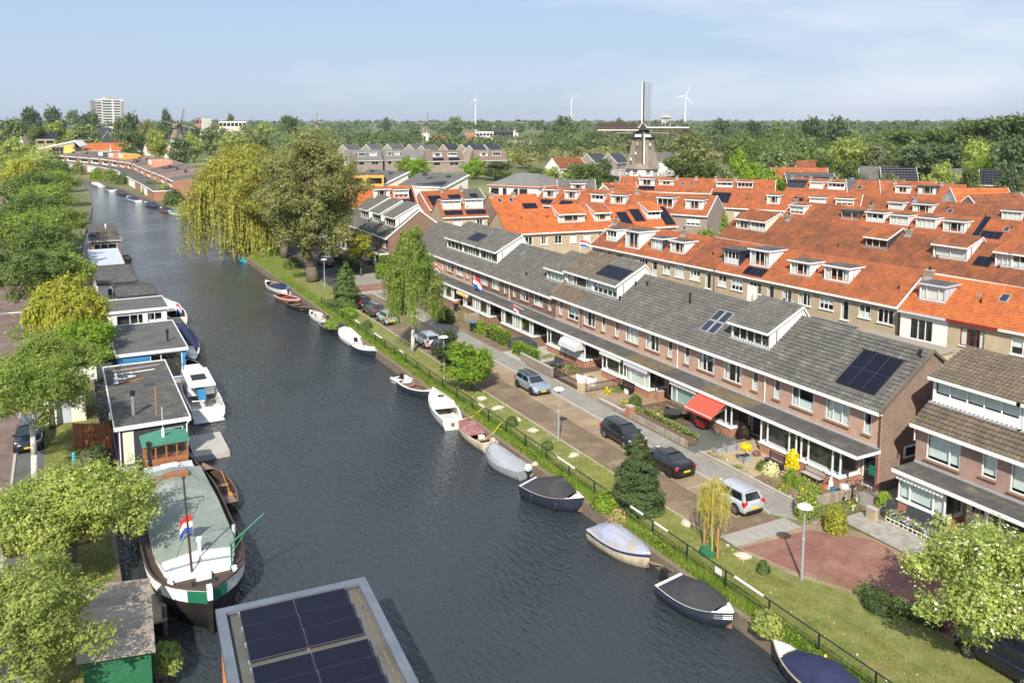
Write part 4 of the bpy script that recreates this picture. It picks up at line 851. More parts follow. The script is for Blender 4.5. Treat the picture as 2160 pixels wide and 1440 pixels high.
def boat(name, label, bow, stern, W, H=.62, hull='hull_navy', deck='white', cover=None, cz=.55, crange=(.06, .8), inner='wood_pink', benches=0, motor=None, stripe=None, sternw=.78, full=2.4, group=None, z=-.15, L=None, cat='boat', rail=None, cmid=.55, screen=False):
    P, rz, l = place_ends(bow, stern, z); L = L or l
    o = thing(name, label, cat, P, rz, group)
    R = hull_rings(L, W, H, sternw, full); b = MB(); b.loft(R, 0, False); k = R[0]; b.face(k[::-1])
    ob('hull', b.mesh('hull', MT[hull], True), o)
    if stripe:
        b = MB(); b.loft([[(p[0], p[1]*1.012+.004, p[2]-.05) for p in r[:1]]+[(r[0][0]*.55+r[1][0]*.45, (r[0][1]*.55+r[1][1]*.45)*1.015+.004, r[0][2]*.55+r[1][2]*.45)] for r in R], 0, False)
        b.loft([[(p[0], -p[1]*1.012-.004, p[2]-.05) for p in r[:1]]+[(r[0][0]*.55+r[1][0]*.45, -(r[0][1]*.55+r[1][1]*.45)*1.015-.004, r[0][2]*.55+r[1][2]*.45)] for r in R][::-1], 0, False)
        ob('stripe', b.mesh('stripe', MT[stripe]), o)
    Ri = hull_rings(L, W, H, sternw, full, inset=.16 if deck else .08, floor=.08)
    b = MB(); b.loft([r[::-1] for r in Ri], 0, False); b.face(Ri[0]); ob('interior', b.mesh('interior', MT[inner]), o)
    g = MB(); g.loft([[(a[0][0], a[0][1], a[0][2]+.012), (c[0][0], c[0][1], c[0][2]+.022)] for a, c in zip(R, Ri)][::-1], 0, False); g.loft([[(a[-1][0], a[-1][1], a[-1][2]+.012), (c[-1][0], c[-1][1], c[-1][2]+.022)] for a, c in zip(R, Ri)], 0, False)
    nb = [r for r in R if r[0][0] > L*.28]; g.loft([[(r[0][0], r[0][1], r[0][2]+.012), (r[0][0], 0, r[0][2]+.06), (r[-1][0], r[-1][1], r[-1][2]+.012)] for r in nb][::-1], 0, False)
    g.face([(R[0][0][0], R[0][0][1], R[0][0][2]+.013), (R[0][-1][0], R[0][-1][1], R[0][-1][2]+.013), (R[0][-1][0]+.3, R[0][-1][1], R[0][-1][2]+.013), (R[0][0][0]+.3, R[0][0][1], R[0][0][2]+.013)])
    ob('deck', g.mesh('deck', MT[deck or 'wood_pink']), o)
    if rail:
        rb = MB()
        for s_ in (0, -1): rb.path([(r[s_][0], r[s_][1], r[s_][2]) for r in R], .045)
        ob('rub_rail', rb.mesh('rub_rail', MT[rail]), o)
    for i in range(benches):
        x = -L*.28+i*L*.27; ww = W*.42; ob('bench', MB().box(x, -ww, H*.62, x+.3, ww, H*.62+.05).mesh('bench', MT['wood_pink']), o)
    if cover:
        t0, t1 = crange; n = 15; rings = []
        for i in range(n):
            t = t0+(t1-t0)*i/(n-1); f = sternw+(1-sternw)*math.sin(math.pi/2*min(1, t/.4)) if t < .4 else max(.05, 1-((t-.4)/.6)**full)
            w = max(.05, W/2*f-.03); zt = H+.22*max(0, (t-.35)/.65)**2+.05*max(0, (.3-t)/.3)+.03; u = (t-t0)/(t1-t0)
            bump = cz*(min(1, u/cmid)**.8 if u < cmid else max(.0, 1-((u-cmid)/(1-cmid))**1.6)); sag = .05*math.sin(u*19)*bump
            x = -L/2+t*L
            rings.append([(x, w, zt), (x, w*.86, zt+bump*.45+sag), (x, w*.5, zt+bump*.86), (x, 0, zt+bump+sag), (x, -w*.5, zt+bump*.86), (x, -w*.86, zt+bump*.45-sag), (x, -w, zt)])
        b = MB(); b.loft(rings, 0, False); b.face(rings[0][::-1]); b.face(rings[-1]); c = ob('cover', b.mesh('cover', MT[cover]), o)
        seam = MB().path([(r[3][0], r[3][1], r[3][2]+.005) for r in rings], .012); ob('seam', seam.mesh('seam', MT[cover]), c)
        k = rings[int(n*cmid)]; ob('cover_bow', MB().path([(p[0], p[1]*1.01, p[2]+.01) for p in k], .022).mesh('cover_bow', MT[cover]), c)
        if screen:
            rr = rings[int(n*.72):int(n*.72)+3]
            ob('clear_window', MB().loft([[(p[0], p[1]*1.02, p[2]+.02) for p in r[1:4]] for r in rr], 0, False).mesh('clear_window', MT['carglass']), c)
    if motor:
        m_ = ob('outboard_motor', MB().ext([(-.18, .0), (.16, .0), (.2, .22), (.1, .42), (-.16, .42), (-.24, .2)], 'y', -.14, .14).mesh('outboard_motor', MT[motor]), o, (-L/2-.2, 0, H+.12))
        ob('motor_shaft', MB().box(-.07, -.05, -H-.4, .07, .05, 0).box(.07, -.06, -.25, .22, .06, .05).mesh('motor_shaft', MT['black']), m_)
    return o, L, R
def fender(o, x, y, z, m='hull_navy', h=.5):
    ob('fender', MB().lathe([(.03, -h/2), (.09, -h/2+.08), (.09, h/2-.08), (.03, h/2)], 8).mesh('fender', MT[m]), o, (x, y, z))
QB = 'small boats moored along the right quay'
b1, L, R = boat('sloop', 'navy sloop with navy canvas cover and tan rub rail, at the bottom edge', (1632, 1362), (1838, 1500), 2.3, .7, 'hull_navy', 'white', 'navy_fabric', .75, (.0, .82), rail='rope', group=QB, cmid=.5)
b2, L, R = boat('sloop', 'dark ribbed sloop with black cover, second from the bottom right', (1548, 1304), (1408, 1225), 2.35, .72, 'hull_navy', 'white', 'charcoal_fabric', .6, (.05, .8), sternw=.85, group=QB, motor='black', cmid=.45)
for k in range(3):
    rb = MB(); f = .25+.2*k
    for s_ in (0, -1): rb.path([((r[s_][0]*(1-f)+r[1 if s_ == 0 else -2][0]*f), (r[s_][1]*(1-f)+r[1 if s_ == 0 else -2][1]*f)*1.01, r[s_][2]*(1-f)+r[1][2]*f) for r in R], .022)
    ob('hull_rib', rb.mesh('hull_rib', MT['hull_navy']), b2)
b3, L, R = boat('motor_boat', 'white and blue motorboat under a faded lilac tarp', (1372, 1178), (1258, 1112), 1.9, .72, 'hull_cream', 'white', 'lilac_tarp', .62, (.0, .97), stripe='hull_blue', sternw=.85, group=QB, cmid=.28)
b4, L, R = boat('sloop', 'navy sloop with black hood and clear window, beside the dense evergreen', (1231, 1062), (1112, 1022), 2.3, .85, 'hull_navy', 'hull_white', 'charcoal_fabric', .95, (.04, .78), group=QB, cmid=.62, screen=True)
for x in (-1.0, .9): fender(b4, x, -1.14, .5)
b5, L, R = boat('motor_boat', 'open boat under taut grey canvas with white outboard', (1024, 950), (1110, 990), 1.9, .55, 'grey_canvas', 'grey_canvas', 'grey_canvas', .85, (.0, .99), motor='hull_white', group=QB, cmid=.78)
b6, L, R = boat('motor_boat', 'weathered cream launch with faded maroon cover and yellow ropes', (968, 884), (1036, 934), 1.9, .6, 'hull_cream', 'hull_cream', 'maroon', .38, (.36, .9), motor='hull_cream', benches=1, inner='wood_var', group=QB)
ob('fuel_can', MB().box(-1.2, -.3, .25, -.85, .1, .6).mesh('fuel_can', MT['white']), b6)
b7, L, R = boat('cabin_yacht', 'white cabin yacht with square hatch, stern towards the camera', (913, 826), (955, 890), 2.2, .85, 'hull_white', 'hull_white', 'hull_white', .5, (.34, .93), stripe='greypaint', sternw=.72, group=QB, inner='hull_white', cmid=.2)
ob('hatch', MB().box(.2, -.3, 1.28, .85, .3, 1.37, 0).box(.26, -.24, 1.372, .79, .24, 1.38, 1).mesh('hatch', [MT['hull_white'], MT['carglass']]), b7)
ob('cockpit_seat', MB().box(-L*.46, -.7, .45, -L*.2, -.35, .55).mesh('cockpit_seat', MT['hull_white']), b7); ob('transom_badge', MB().box(-L/2-.03, -.14, .3, -L/2-.005, .14, .6).mesh('transom_badge', MT['wood_var']), b7)
b8, L, R = boat('sloop', 'white open boat with wooden floor and a dark bow', (914, 829), (850, 800), 2.0, .62, 'hull_navy', 'hull_white', None, benches=1, motor='black', inner='wood_pink', rail='hull_white', group=QB)
ob('oar', MB().tube((-.4, .2, .75), (1.8, .1, .85), .025).mesh('oar', MT['orange_post']), b8)
bd, Ld, R = boat('inflatable_dinghy', 'pale grey inflatable dinghy tied behind the open white boat', (866, 800), (836, 790), 1.5, .4, 'hull_white', 'hull_white', None, inner='greypaint', group=QB, benches=1, sternw=.95)
ob('tube', MB().path([(-Ld/2, .62, .42), (Ld*.2, .62, .42), (Ld*.45, .2, .46), (Ld*.45, -.2, .46), (Ld*.2, -.62, .42), (-Ld/2, -.62, .42)], .2, 8).mesh('tube', MT['hull_white'], True), bd)
boat('motor_boat', 'white foredeck boat with grey hull and stern motor', (796, 743), (752, 722), 2.0, .6, 'hull_navy', 'white', 'hull_white', .18, (.3, .93), motor='black', benches=1, group=QB)
boat('motor_boat', 'boat under a rumpled white tarpaulin', (716, 694), (762, 722), 2.1, .55, 'hull_white', 'white', 'white_tarp', .75, (.0, .99), sternw=.9, group=QB, cmid=.65)
boat('sloop', 'dark sloop with navy cover and varnished rim', (728, 698), (686, 680), 2.2, .65, 'hull_navy', 'wood_pink', 'navy_fabric', .55, (.05, .8), rail='rope', group=QB)
boat('rowing_boat', 'white open rowing boat with benches', (654, 654), (690, 672), 1.8, .5, 'hull_white', 'hull_white', None, inner='hull_white', benches=3, motor='black', group=QB)
boat('rowing_boat', 'dark wooden rowing boat moored at the quay', (656, 650), (612, 634), 1.9, .5, 'hull_black', None, None, inner='wood_dark', benches=3, group=QB)
boat('sloop', 'red brown sloop with white seats', (632, 634), (588, 620), 1.9, .55, 'wood_var', 'wood_var', None, inner='redpaint', benches=3, rail='white', group=QB)
boat('motor_boat', 'white motorboat with navy cover and blue outboard, farthest of the near group', (560, 594), (606, 612), 2.3, .7, 'hull_white', 'hull_white', 'navy_fabric', .45, (.1, .6), motor='bluepaint', group=QB)
boat('rowing_boat', 'round turquoise dinghy below the willow', (504, 540), (521, 546), 1.6, .4, 'teal_tarp', 'teal_tarp', None, inner='teal_tarp', sternw=.9, group=QB, benches=1)
FB = 'far boats below the terrace'
for k, (bw, st, W_, hu, cv, lab) in enumerate([((398, 465), (418, 470), 2, 'hull_white', None, 'small white dinghy beyond the weeping willow'), ((356, 447), (384, 452), 2.2, 'hull_white', 'cabgreen', 'boat under a green cover near the willow'), ((338, 440), (362, 446), 2.4, 'wood_var', 'navy_fabric', 'wooden boat with dark hood beyond the willow'),
        ((306, 428), (330, 436), 2.4, 'hull_navy', 'navy_fabric', 'navy covered boat before the reeds'), ((268, 416), (292, 424), 2.4, 'hull_white', 'navy_fabric', 'white hulled boat with navy cover along the jetty'), ((244, 402), (264, 410), 2.4, 'hull_navy', 'charcoal_fabric', 'black boat below the gardens'),
        ((220, 395), (236, 402), 2.4, 'hull_white', 'charcoal_fabric', 'white boat with dark canopy by the gardens'), ((194, 386), (212, 392), 2.4, 'hull_white', 'white_tarp', 'white boat with a pale cover far up the canal'), ((116, 366), (132, 372), 2.6, 'hull_white', 'hull_white', 'white cabin boat at the canal bend')]):
    boat('moored_boat', lab, bw, st, W_, .7, hu, 'hull_white', cv, .6, (.05, .8), group=FB, z=-.3, sternw=.85)
# ropes
ob('mooring_rope', MB().path([at(1366, 1183, -.2), at(1395, 1192, -.35), at(1420, 1204, -.1)], .025).mesh('mooring_rope', MT['rope']), label='slack rope from the lilac covered boat to the quay', cat='rope')
for k, (a, c) in enumerate((((975, 884), (1016, 862)), ((1020, 927), (1058, 890)))):
    p, q = at(*a, -.1), at(*c, .7); mid = (p+q)/2-Vector((0, 0, .25)); ob('mooring_rope', MB().path([p, mid, q], .03).mesh('mooring_rope', MT['yrope']), label=['yellow rope at the bow of the weathered launch', 'yellow rope at the stern of the weathered launch'][k], cat='rope')
# boats on the left side
wb, L, R = boat('rowing_boat', 'dark tarred wooden work boat beside the barge', (428, 982), (480, 1062), 2.2, .62, 'hull_black', None, None, inner='wood_dark', benches=2, sternw=.6, rail='wood_dark', group='boats on the left bank')
ob('oar', MB().tube((-L*.3, -.5, .7), (L*.18, -.75, .95), .03).box(-L*.34, -.62, .6, -L*.26, -.4, .68).mesh('oar', MT['orange_post']), wb); ob('stern_seat', MB().box(-L*.47, -.6, .62, -L*.36, .6, .7).mesh('stern_seat', MT['wood_pink']), wb)
cr, L, R = boat('cabin_cruiser', 'white cabin cruiser with solar panel, stern towards the camera', (398, 782), (440, 872), 2.9, 1.0, 'hull_white', 'hull_white', None, inner='hull_white', sternw=.92, group='boats on the left bank', full=2.0)
ob('cabin', MB().loft([[(x, w, .95), (x, w*.86, 2.0), (x, -w*.86, 2.0), (x, -w, .95)][::-1] for x, w in ((-L*.18, 1.15), (L*.12, 1.1), (L*.3, .75))], 0, True).mesh('cabin', MT['hull_white']), cr)
ob('cabin_roof', MB().box(-L*.26, -1.1, 2.0, L*.16, 1.1, 2.1).mesh('cabin_roof', MT['hull_white']), cr); ob('solar_panel', MB().box(-L*.12, -.6, 2.11, L*.0, .6, 2.16).mesh('solar_panel', MT['solar']), cr)
for s_ in (-1, 1): ob('side_window', MB().box(-L*.12, s_*1.04-.02, 1.35, L*.14, s_*1.04+.02, 1.8).mesh('side_window', MT['carglass']), cr)
ob('windscreen', MB().face([(L*.16, -1.0, 1.45), (L*.16, 1.0, 1.45), (L*.10, .95, 1.98), (L*.10, -.95, 1.98)]).mesh('windscreen', MT['carglass']), cr)
ob('stern_rail', MB().path([(-L*.46, 1.2, 1.0), (-L*.46, 1.2, 1.7), (-L*.48, .2, 1.7), (-L*.48, .2, 1.0)], .03).path([(-L*.46, -1.2, 1.0), (-L*.46, -1.2, 1.7), (-L*.48, -.2, 1.7)], .03).mesh('stern_rail', MT['alu']), cr)
ob('bow_rail', MB().path([(-L*.1, 1.35, 1.05), (L*.1, 1.25, 1.7), (L*.4, .7, 1.8), (L*.49, 0, 1.9), (L*.4, -.7, 1.8), (L*.1, -1.25, 1.7), (-L*.1, -1.35, 1.05)], .03).mesh('bow_rail', MT['alu']), cr)
ob('helm_cover', MB().box(-L*.3, -.2, 1.0, -L*.2, .4, 1.75).mesh('helm_cover', MT['bluepaint']), cr); ob('swim_platform', MB().box(-L/2-.5, -1.2, .05, -L/2, 1.2, .14).mesh('swim_platform', MT['greypaint']), cr)
fender(cr, -L*.4, -1.5, .6, 'black', .7)
by, L, R = boat('cabin_yacht', 'dark hulled yacht under a blue hood behind the blue houseboat', (412, 770), (368, 690), 2.8, 1.0, 'hull_black', 'hull_white', 'navy_fabric', 1.2, (.0, .72), sternw=.8, group='boats on the left bank', cmid=.6)
ob('foredeck', MB().box(L*.2, -.5, 1.06, L*.4, .5, 1.3).mesh('foredeck', MT['hull_white'], True), by)
ty, L, R = boat('cabin_yacht', 'pale green boat with white wheelhouse flying a small tricolour flag', (345, 636), (378, 676), 2.7, .95, 'cream', 'cream', 'hull_white', .7, (.35, .8), sternw=.7, group='boats on the left bank', cmid=.4)
fender(ty, -L*.3, 1.45, .5, 'black')

def flag(name, label, P, w, h, rz, tilt=0.0, hang=True, cat='flag'):
    """a tricolour cloth hanging from a slanting staff; red, white and blue bands"""
    o = thing(name, label, cat, P, rz)
    n = 8
    for k, m in enumerate(('flagr', 'flagw', 'flagb')):
        b = MB(); r = []
        for i in range(n+1):
            u = i/n; x = w*u*.85; dz = -h*.55*u*u-.06*math.sin(u*7); y = .14*math.sin(u*6+k*.3)*u
            r.append([(x, y, -h*k/3+dz), (x, y+.03*math.sin(k+u*3), -h*(k+1)/3+dz)])
        b.loft(r, 0, False); ob('flag_band', b.mesh('flag_band', MT[m]), o)
    return o
def staff(o, a, b, r=.025, m='white'):
    ob('staff', MB().tube(a, b, r).mesh('staff', MT[m]), o)

# ------------------------------------------------------------------ the barge
P = Vector((5.2, 51.6, WZ)); bg = thing('barge', 'old black sailing barge with white bow band and grey green cabin deck', 'barge', P, -math.pi/2)
L, W, H = 20.8, 5.0, 1.4
R = hull_rings(L, W, H, .55, 8.0, 31, .5, .75, rake=.25)
b = MB(); b.loft(R, 0, False); b.face(R[0][::-1]); ob('hull', b.mesh('hull', MT['hull_black'], True), bg)
def bandring(r, f0, f1, k=1.012):
    q = lambda f, s_: tuple((r[0 if s_ > 0 else -1][i]*(1-f)+r[1 if s_ > 0 else -2][i]*f)*(k if i == 1 else 1)+(.012 if i == 0 else 0) for i in range(3)); return q
for sgn in (1, -1):
    b = MB(); rr = []
    for r in R[19:]:
        q = bandring(r, 0, 1); rr.append([q(.05, sgn), q(.62, sgn)])
    b.loft(rr if sgn > 0 else rr[::-1], 0, False); ob('bow_band', b.mesh('bow_band', MT['white']), bg)
    b = MB(); rr = [[bandring(r, 0, 1, 1.03)(.06, sgn), bandring(r, 0, 1, 1.03)(.6, sgn)] for r in R[-2:]]
    rr = [[(p[0]+.03, p[1], p[2]) for p in q] for q in rr]
    b.loft(rr if sgn > 0 else rr[::-1], 0, False); ob('bow_patch', b.mesh('bow_patch', MT['bargegreen']), bg)
    ob('rail', MB().path([(r[0 if sgn > 0 else -1][0], r[0 if sgn > 0 else -1][1], r[0][2]+.02) for r in R], .06, 6).mesh('rail', MT['wood_dark']), bg)
b = MB(); b.loft([[(r[0][0], r[0][1]-.03, r[0][2]-.22), (r[-1][0], r[-1][1]+.03, r[-1][2]-.22)] for r in R][::-1], 0, False); ob('deck', b.mesh('deck', MT['wood_dark']), bg)
ob('stem', MB().box(L/2-.12, -.11, -.3, L/2+.28, .11, H+.95).mesh('stem', MT['hull_black']), bg); ob('stem_cap', MB().box(L/2-.1, -.12, H+.35, L/2+.3, .12, H+1.0).mesh('stem_cap', MT['white']), bg)
ob('stem_knee', MB().box(L/2+.285, -.08, -.5, L/2+.4, .08, H+.2).mesh('stem_knee', MT['hull_black']), bg)
cab = ob('cabin', MB().loft([[(x, w, 1.25), (x, w*.96, 2.05), (x, 0, 2.28), (x, -w*.96, 2.05), (x, -w, 1.25)] for x, w in ((-5.6, 1.75), (0, 1.95), (5.0, 1.95), (7.1, 1.75))][::-1]).mesh('cabin', MT['white']), bg)
ob('cabin_roof', MB().loft([[(x, w, 2.06), (x, 0, 2.36), (x, -w, 2.06), (x, -w, 2.0), (x, 0, 2.28), (x, w, 2.0)] for x, w in ((-5.7, 1.85), (0, 2.06), (5.2, 2.06), (6.4, 1.9))][::-1]).mesh('cabin_roof', MT['deckgreen']), cab)
ob('foredeck_house', MB().loft([[(x, w, 1.2), (x, w*.97, z), (x, 0, z+.12), (x, -w*.97, z), (x, -w, 1.2)] for x, w, z in ((6.5, 1.8, 1.95), (7.6, 1.65, 1.9), (8.1, 1.4, 1.86))][::-1]).mesh('foredeck_house', MT['white']), bg)
ob('lead_strip', MB().loft([[(x, w, 1.99), (x, 0, 2.13), (x, -w, 1.99)] for x, w in ((6.45, 1.85), (7.3, 1.72))][::-1], 0, False).mesh('lead_strip', MT['lead']), bg)
ob('winch', MB().tube((8.9, -.5, 1.75), (8.9, .5, 1.75), .13).box(8.75, -.6, 1.3, 9.05, -.5, 1.9).box(8.75, .5, 1.3, 9.05, .6, 1.9).mesh('winch', MT['black']), bg)
ob('locker', MB().box(8.3, -.35, 1.3, 8.75, .35, 2.05).mesh('locker', MT['white']), bg)
for y in (-1.55, 1.55):
    for dx in (0, .3):
        bl = ob('bollard', MB().lathe([(.1, 0), (.1, .5)], 10).mesh('bollard', MT['black']), bg, (8.2+dx, y, 1.3)); ob('bollard_cap', MB().lathe([(.14, .5), (.14, .6), (.02, .62)], 10).mesh('bollard_cap', MT['white']), bl)
ob('mast', MB().tube((7.9, -.45, 1.3), (7.9, -.65, 6.9), .07, .045, 8).lathe([(.0, 6.9), (.09, 6.95), (.09, 7.05), (.0, 7.1)], 8, (7.9, -.65, 0)).mesh('mast', MT['wood_dark']), bg)
ob('crosstree', MB().tube((7.9, -1.5, 5.85), (7.9, .25, 5.85), .022).tube((7.9, -1.5, 5.85), (7.9, -1.5, 5.4), .015).tube((7.9, .25, 5.85), (7.9, .25, 5.65), .015).mesh('crosstree', MT['black']), bg)
ob('stay', MB().path([(7.9, .1, 6.7), (-4.8, .1, 3.4)], .012).path([(7.9, .1, 5.7), (8.6, -1.9, 1.8)], .012).mesh('stay', MT['black']), bg)
ob('davit', MB().path([(8.1, 1.45, 1.3), (8.1, 1.45, 3.1), (8.0, 3.2, 4.3)], .05, 6).path([(8.1, 1.45, 2.5), (8.05, 2.3, 3.7)], .03).mesh('davit', MT['bargegreen']), bg)
ob('vent_mushroom', MB().lathe([(.09, 0), (.09, .8), (.18, .82), (.15, .98), (.02, 1.0)], 10).mesh('vent_mushroom', MT['white']), bg, (6.6, .1, 2.1))
ob('samson_post', MB().tube((L*.21, 2.2, .6), (L*.21, 2.2, 2.3), .1, n=8).mesh('samson_post', MT['greypaint']), bg)
sk = ob('deck_hatch', MB().box(-4.6, -.5, 2.25, -3.9, .9, 2.5).mesh('deck_hatch', MT['wood_var']), bg); ob('hatch_frame', MB().box(-4.6, -1.1, 2.2, -3.95, -.52, 2.36).mesh('hatch_frame', MT['wood_pink']), sk)
ob('skylight', MB().ext([(-.35, 0), (.35, 0), (.0, .35)], 'y', -.5, .5).mesh('skylight', MT['white']), bg, (-6.4, 0, 2.0))
ob('coach_roof', MB().box(-7.3, -1.5, 1.3, -5.7, 1.5, 1.95).mesh('coach_roof', MT['greypaint']), bg)
ob('leeboard', MB().ext([(-1.2, .2), (1.2, .1), (1.0, 1.6), (-.7, 1.8)], 'y', -2.36, -2.28).mesh('leeboard', MT['hull_black']), bg, (-7.2, 0, 0))
wh = ob('wheelhouse', MB().box(-9.7, -1.35, 1.2, -7.6, 1.35, 2.3).mesh('wheelhouse', MT['wood_var']), bg)
f = MB(); f.box(-9.7, -1.35, 2.3, -9.6, 1.35, 3.3); 
for y in (-1.35, -.72, -.06, .6, 1.25): f.box(-7.7, y, 2.3, -7.6, y+.1, 3.3)
for y in (-1.35, 1.29):
    for x in (-9.6, -8.7, -7.8): f.box(x, y, 2.3, x+.1, y+.06, 3.3)
f.box(-7.72, -1.35, 3.15, -7.59, 1.35, 3.3); ob('window_posts', f.mesh('window_posts', MT['wood_var']), wh)
for y in (-1.25, -.6, .05, .7): ob('pane', MB().face([(-7.65, y, 2.32), (-7.65, y+.56, 2.32), (-7.65, y+.56, 3.14), (-7.65, y, 3.14)]).mesh('pane', MT['glass']), wh)
ob('wheelhouse_roof', MB().loft([[(x, 1.5, 3.31), (x, 0, 3.55), (x, -1.5, 3.31), (x, -1.5, 3.26), (x, 1.5, 3.26)] for x in (-9.85, -7.45)][::-1]).mesh('wheelhouse_roof', MT['cabgreen']), wh)
ob('stove_pipe', MB().tube((-8.0, -1.1, 1.9), (-8.0, -1.1, 3.4), .1, n=8).box(-8.15, -1.25, 3.4, -7.85, -.95, 3.6).mesh('stove_pipe', MT['black']), bg, (0.5, 0, 0))
ob('antenna', MB().lathe([(.1, 3.5), (.1, 4.1)], 8, (-8.3, -.1, 0)).tube((-8.3, -.1, 4.1), (-8.3, -.1, 5.6), .02).mesh('antenna', MT['white']), wh)
fl = flag('flag', 'red white and blue flag above the barge deck', (5.15, 46.2, 3.1), .85, 1.0, math.radians(150)); staff(fl, (0, 0, -1.85), (0, 0, .1), .02, 'alu')

# ------------------------------------------------------------------ houseboats
def houseboat(label, x0, y0, x1, y1, h=3.2, wall='anthra', roof='felt', trim='white', rz=0.0, wins=(), name='houseboat', base=.35, over=.25, boards=None, rside=()):
    o = thing(name, label, 'houseboat', ((x0+x1)/2, (y0+y1)/2, WZ), rz, 'houseboats on the left bank'); hx, hy = (x1-x0)/2, (y1-y0)/2
    ob('pontoon', MB().box(-hx-.1, -hy-.1, -.5, hx+.1, hy+.1, base).mesh('pontoon', MT['conc']), o)
    b = MB(); wall_cells(b, 2*hx, base, h, [w_[:4] for w_ in wins], -hy, 0, .1, -hx)
    b.face([(hx, -hy, base), (hx, hy, base), (hx, hy, h), (hx, -hy, h)]); b.face([(-hx, hy, base), (-hx, -hy, base), (-hx, -hy, h), (-hx, hy, h)]); b.face([(hx, hy, base), (-hx, hy, base), (-hx, hy, h), (hx, hy, h)])
    ob('wall', b.mesh('wall', MT[wall]), o)
    rf = ob('roof', MB().box(-hx-over, -hy-over, h, hx+over, hy+over, h+.1).mesh('roof', MT[roof]), o)
    t = MB(); q = over+.003
    for a in ((-hx-q, -hy-q, hx+q, -hy-q+.08), (-hx-q, hy+q-.08, hx+q, hy+q), (-hx-q, -hy-q+.08, -hx-q+.08, hy+q-.08), (hx+q-.08, -hy-q+.08, hx+q, hy+q-.08)): t.box(a[0], a[1], h-.12, a[2], a[3], h+.17)
    ob('roof_edge', t.mesh('roof_edge', MT[trim]), o)
    for w_ in wins: window(o, w_[0]-hx, w_[1]-hx, w_[2], w_[3], -hy+.03, w_[4] if len(w_) > 4 else (.5,), w_[5] if len(w_) > 5 else 'white', w_[6] if len(w_) > 6 else 'dark')
    for (ya, yb, za, zb) in rside: ob('side_window', MB().box(hx-.02, ya, za, hx+.03, yb, zb).mesh('side_window', MT['carglass']), o)
    return o, hx, hy, h
def pipe(o, x, y, z, h, r=.1, m='alu', capm='black'):
    p = ob('flue', MB().lathe([(r, 0), (r, h)], 10).mesh('flue', MT[m]), o, (x, y, z)); ob('flue_cap', MB().lathe([(r*1.4, h), (r*1.4, h+.35), (.01, h+.4)], 10).mesh('flue_cap', MT[capm]), p)
# the near one with solar panels on its roof
o, hx, hy, h = houseboat('modern houseboat with four rows of solar panels, at the bottom edge', 4.75, 25.5, 10.75, 36.2, 3.3, 'plank_r', 'felt_grey', 'zinc', math.radians(-4), over=.3)
t = MB()
for a in ((-hx-.31, -hy-.31, hx+.31, -hy+.1), (-hx-.31, hy-.1, hx+.31, hy+.31), (-hx-.31, -hy+.1, -hx+.1, hy-.1), (hx-.1, -hy+.1, hx+.31, hy-.1)): t.box(a[0], a[1], h+.171, a[2], a[3], h+.34)
ob('parapet', t.mesh('parapet', MT['zinc']), o); ob('gutter_strip', MB().box(hx-.36, -hy+.2, h+.1, hx-.24, hy-.2, h+.13).mesh('gutter_strip', MT['felt_moss']), o)
for i in range(6):
    for j in range(2):
        p = ob('solar_panel', cached('hbp', lambda: MB().box(0, 0, 0, 2.28, 1.12, .05, 1).box(.025, .05, .051, 2.255, 1.10, .058, 0).mesh('solar_panel', [MT['solar'], MT['anthra']])), o, (-hx+.62+j*2.3, hy-1.5-i*1.2-(.55 if i > 2 else 0), h+.2), rot=(math.radians(9), 0, 0))
        ob('panel_foot', cached('hbf', lambda: MB().box(-.05, 1.02, -.16, .05, 1.16, .0).box(-.05, .0, -.12, .06, .15, .0).mesh('panel_foot', MT['alu'])), p)
for k, y in enumerate((hy-.15, 1.8, -1.2)): ob('corner_post', MB().box(-hx-.16, y-.12, .35, -hx+.08, y+.12, h-.13).mesh('corner_post', MT['orange_post']), o)
o, hx, hy, h = houseboat('long dark houseboat with flue and clutter on its felt roof', 2.5, 63.9, 7.1, 80.2, 3.2, 'anthra', 'felt', 'white', wins=((3.1, 4.3, .5, 2.7, (), 'white'),))
ob('wall_panel', MB().box(-hx+.3, -hy-.03, .5, -hx+1.0, -hy-.005, 2.9).mesh('wall_panel', MT['cream']), o); pipe(o, -1.1, -hy+2.2, h+.1, 1.5, .13)
ob('downpipe', MB().path([(hx+.1, -hy-.3, 3.1), (hx-.05, -hy-.1, 2.8), (hx-.05, -hy-.1, .4)], .05, 6).path([(-hx+.1, -hy-.1, 3.1), (-hx+.1, -hy-.1, .5)], .05, 6).mesh('downpipe', MT['white']), o)
ob('roof_mast', MB().tube((.4, -hy+1.6, h+.1), (.4, -hy+1.6, h+2.2), .04).mesh('roof_mast', MT['orange_post']), o); ob('roof_light', MB().box(.2, 1.0, h+.1, 1.0, 1.7, h+.16).mesh('roof_light', MT['anthra']), o)
HB2 = (4.8, 72.05, WZ+h+.1)
for k, (x, y, l_, m, lb) in enumerate(((-1.9, 6.6, 3.8, 'alu', 'bundle of metal tubes across the long felt roof'), (-1.9, 6.1, 3.4, 'wood_pink', 'wooden spar lying on the long felt roof'), (-1.8, 5.3, 3.2, 'white', 'white pole lying on the long felt roof'), (-1.5, 2.9, 1.8, 'orange_post', 'short orange pole on the long felt roof'))):
    ob('pole', MB().tube((0, 0, .06), (l_, .3, .06), .06, .04, 6).mesh('pole', MT[m]), None, (HB2[0]+x, HB2[1]+y, HB2[2]), label=lb, cat='pole')
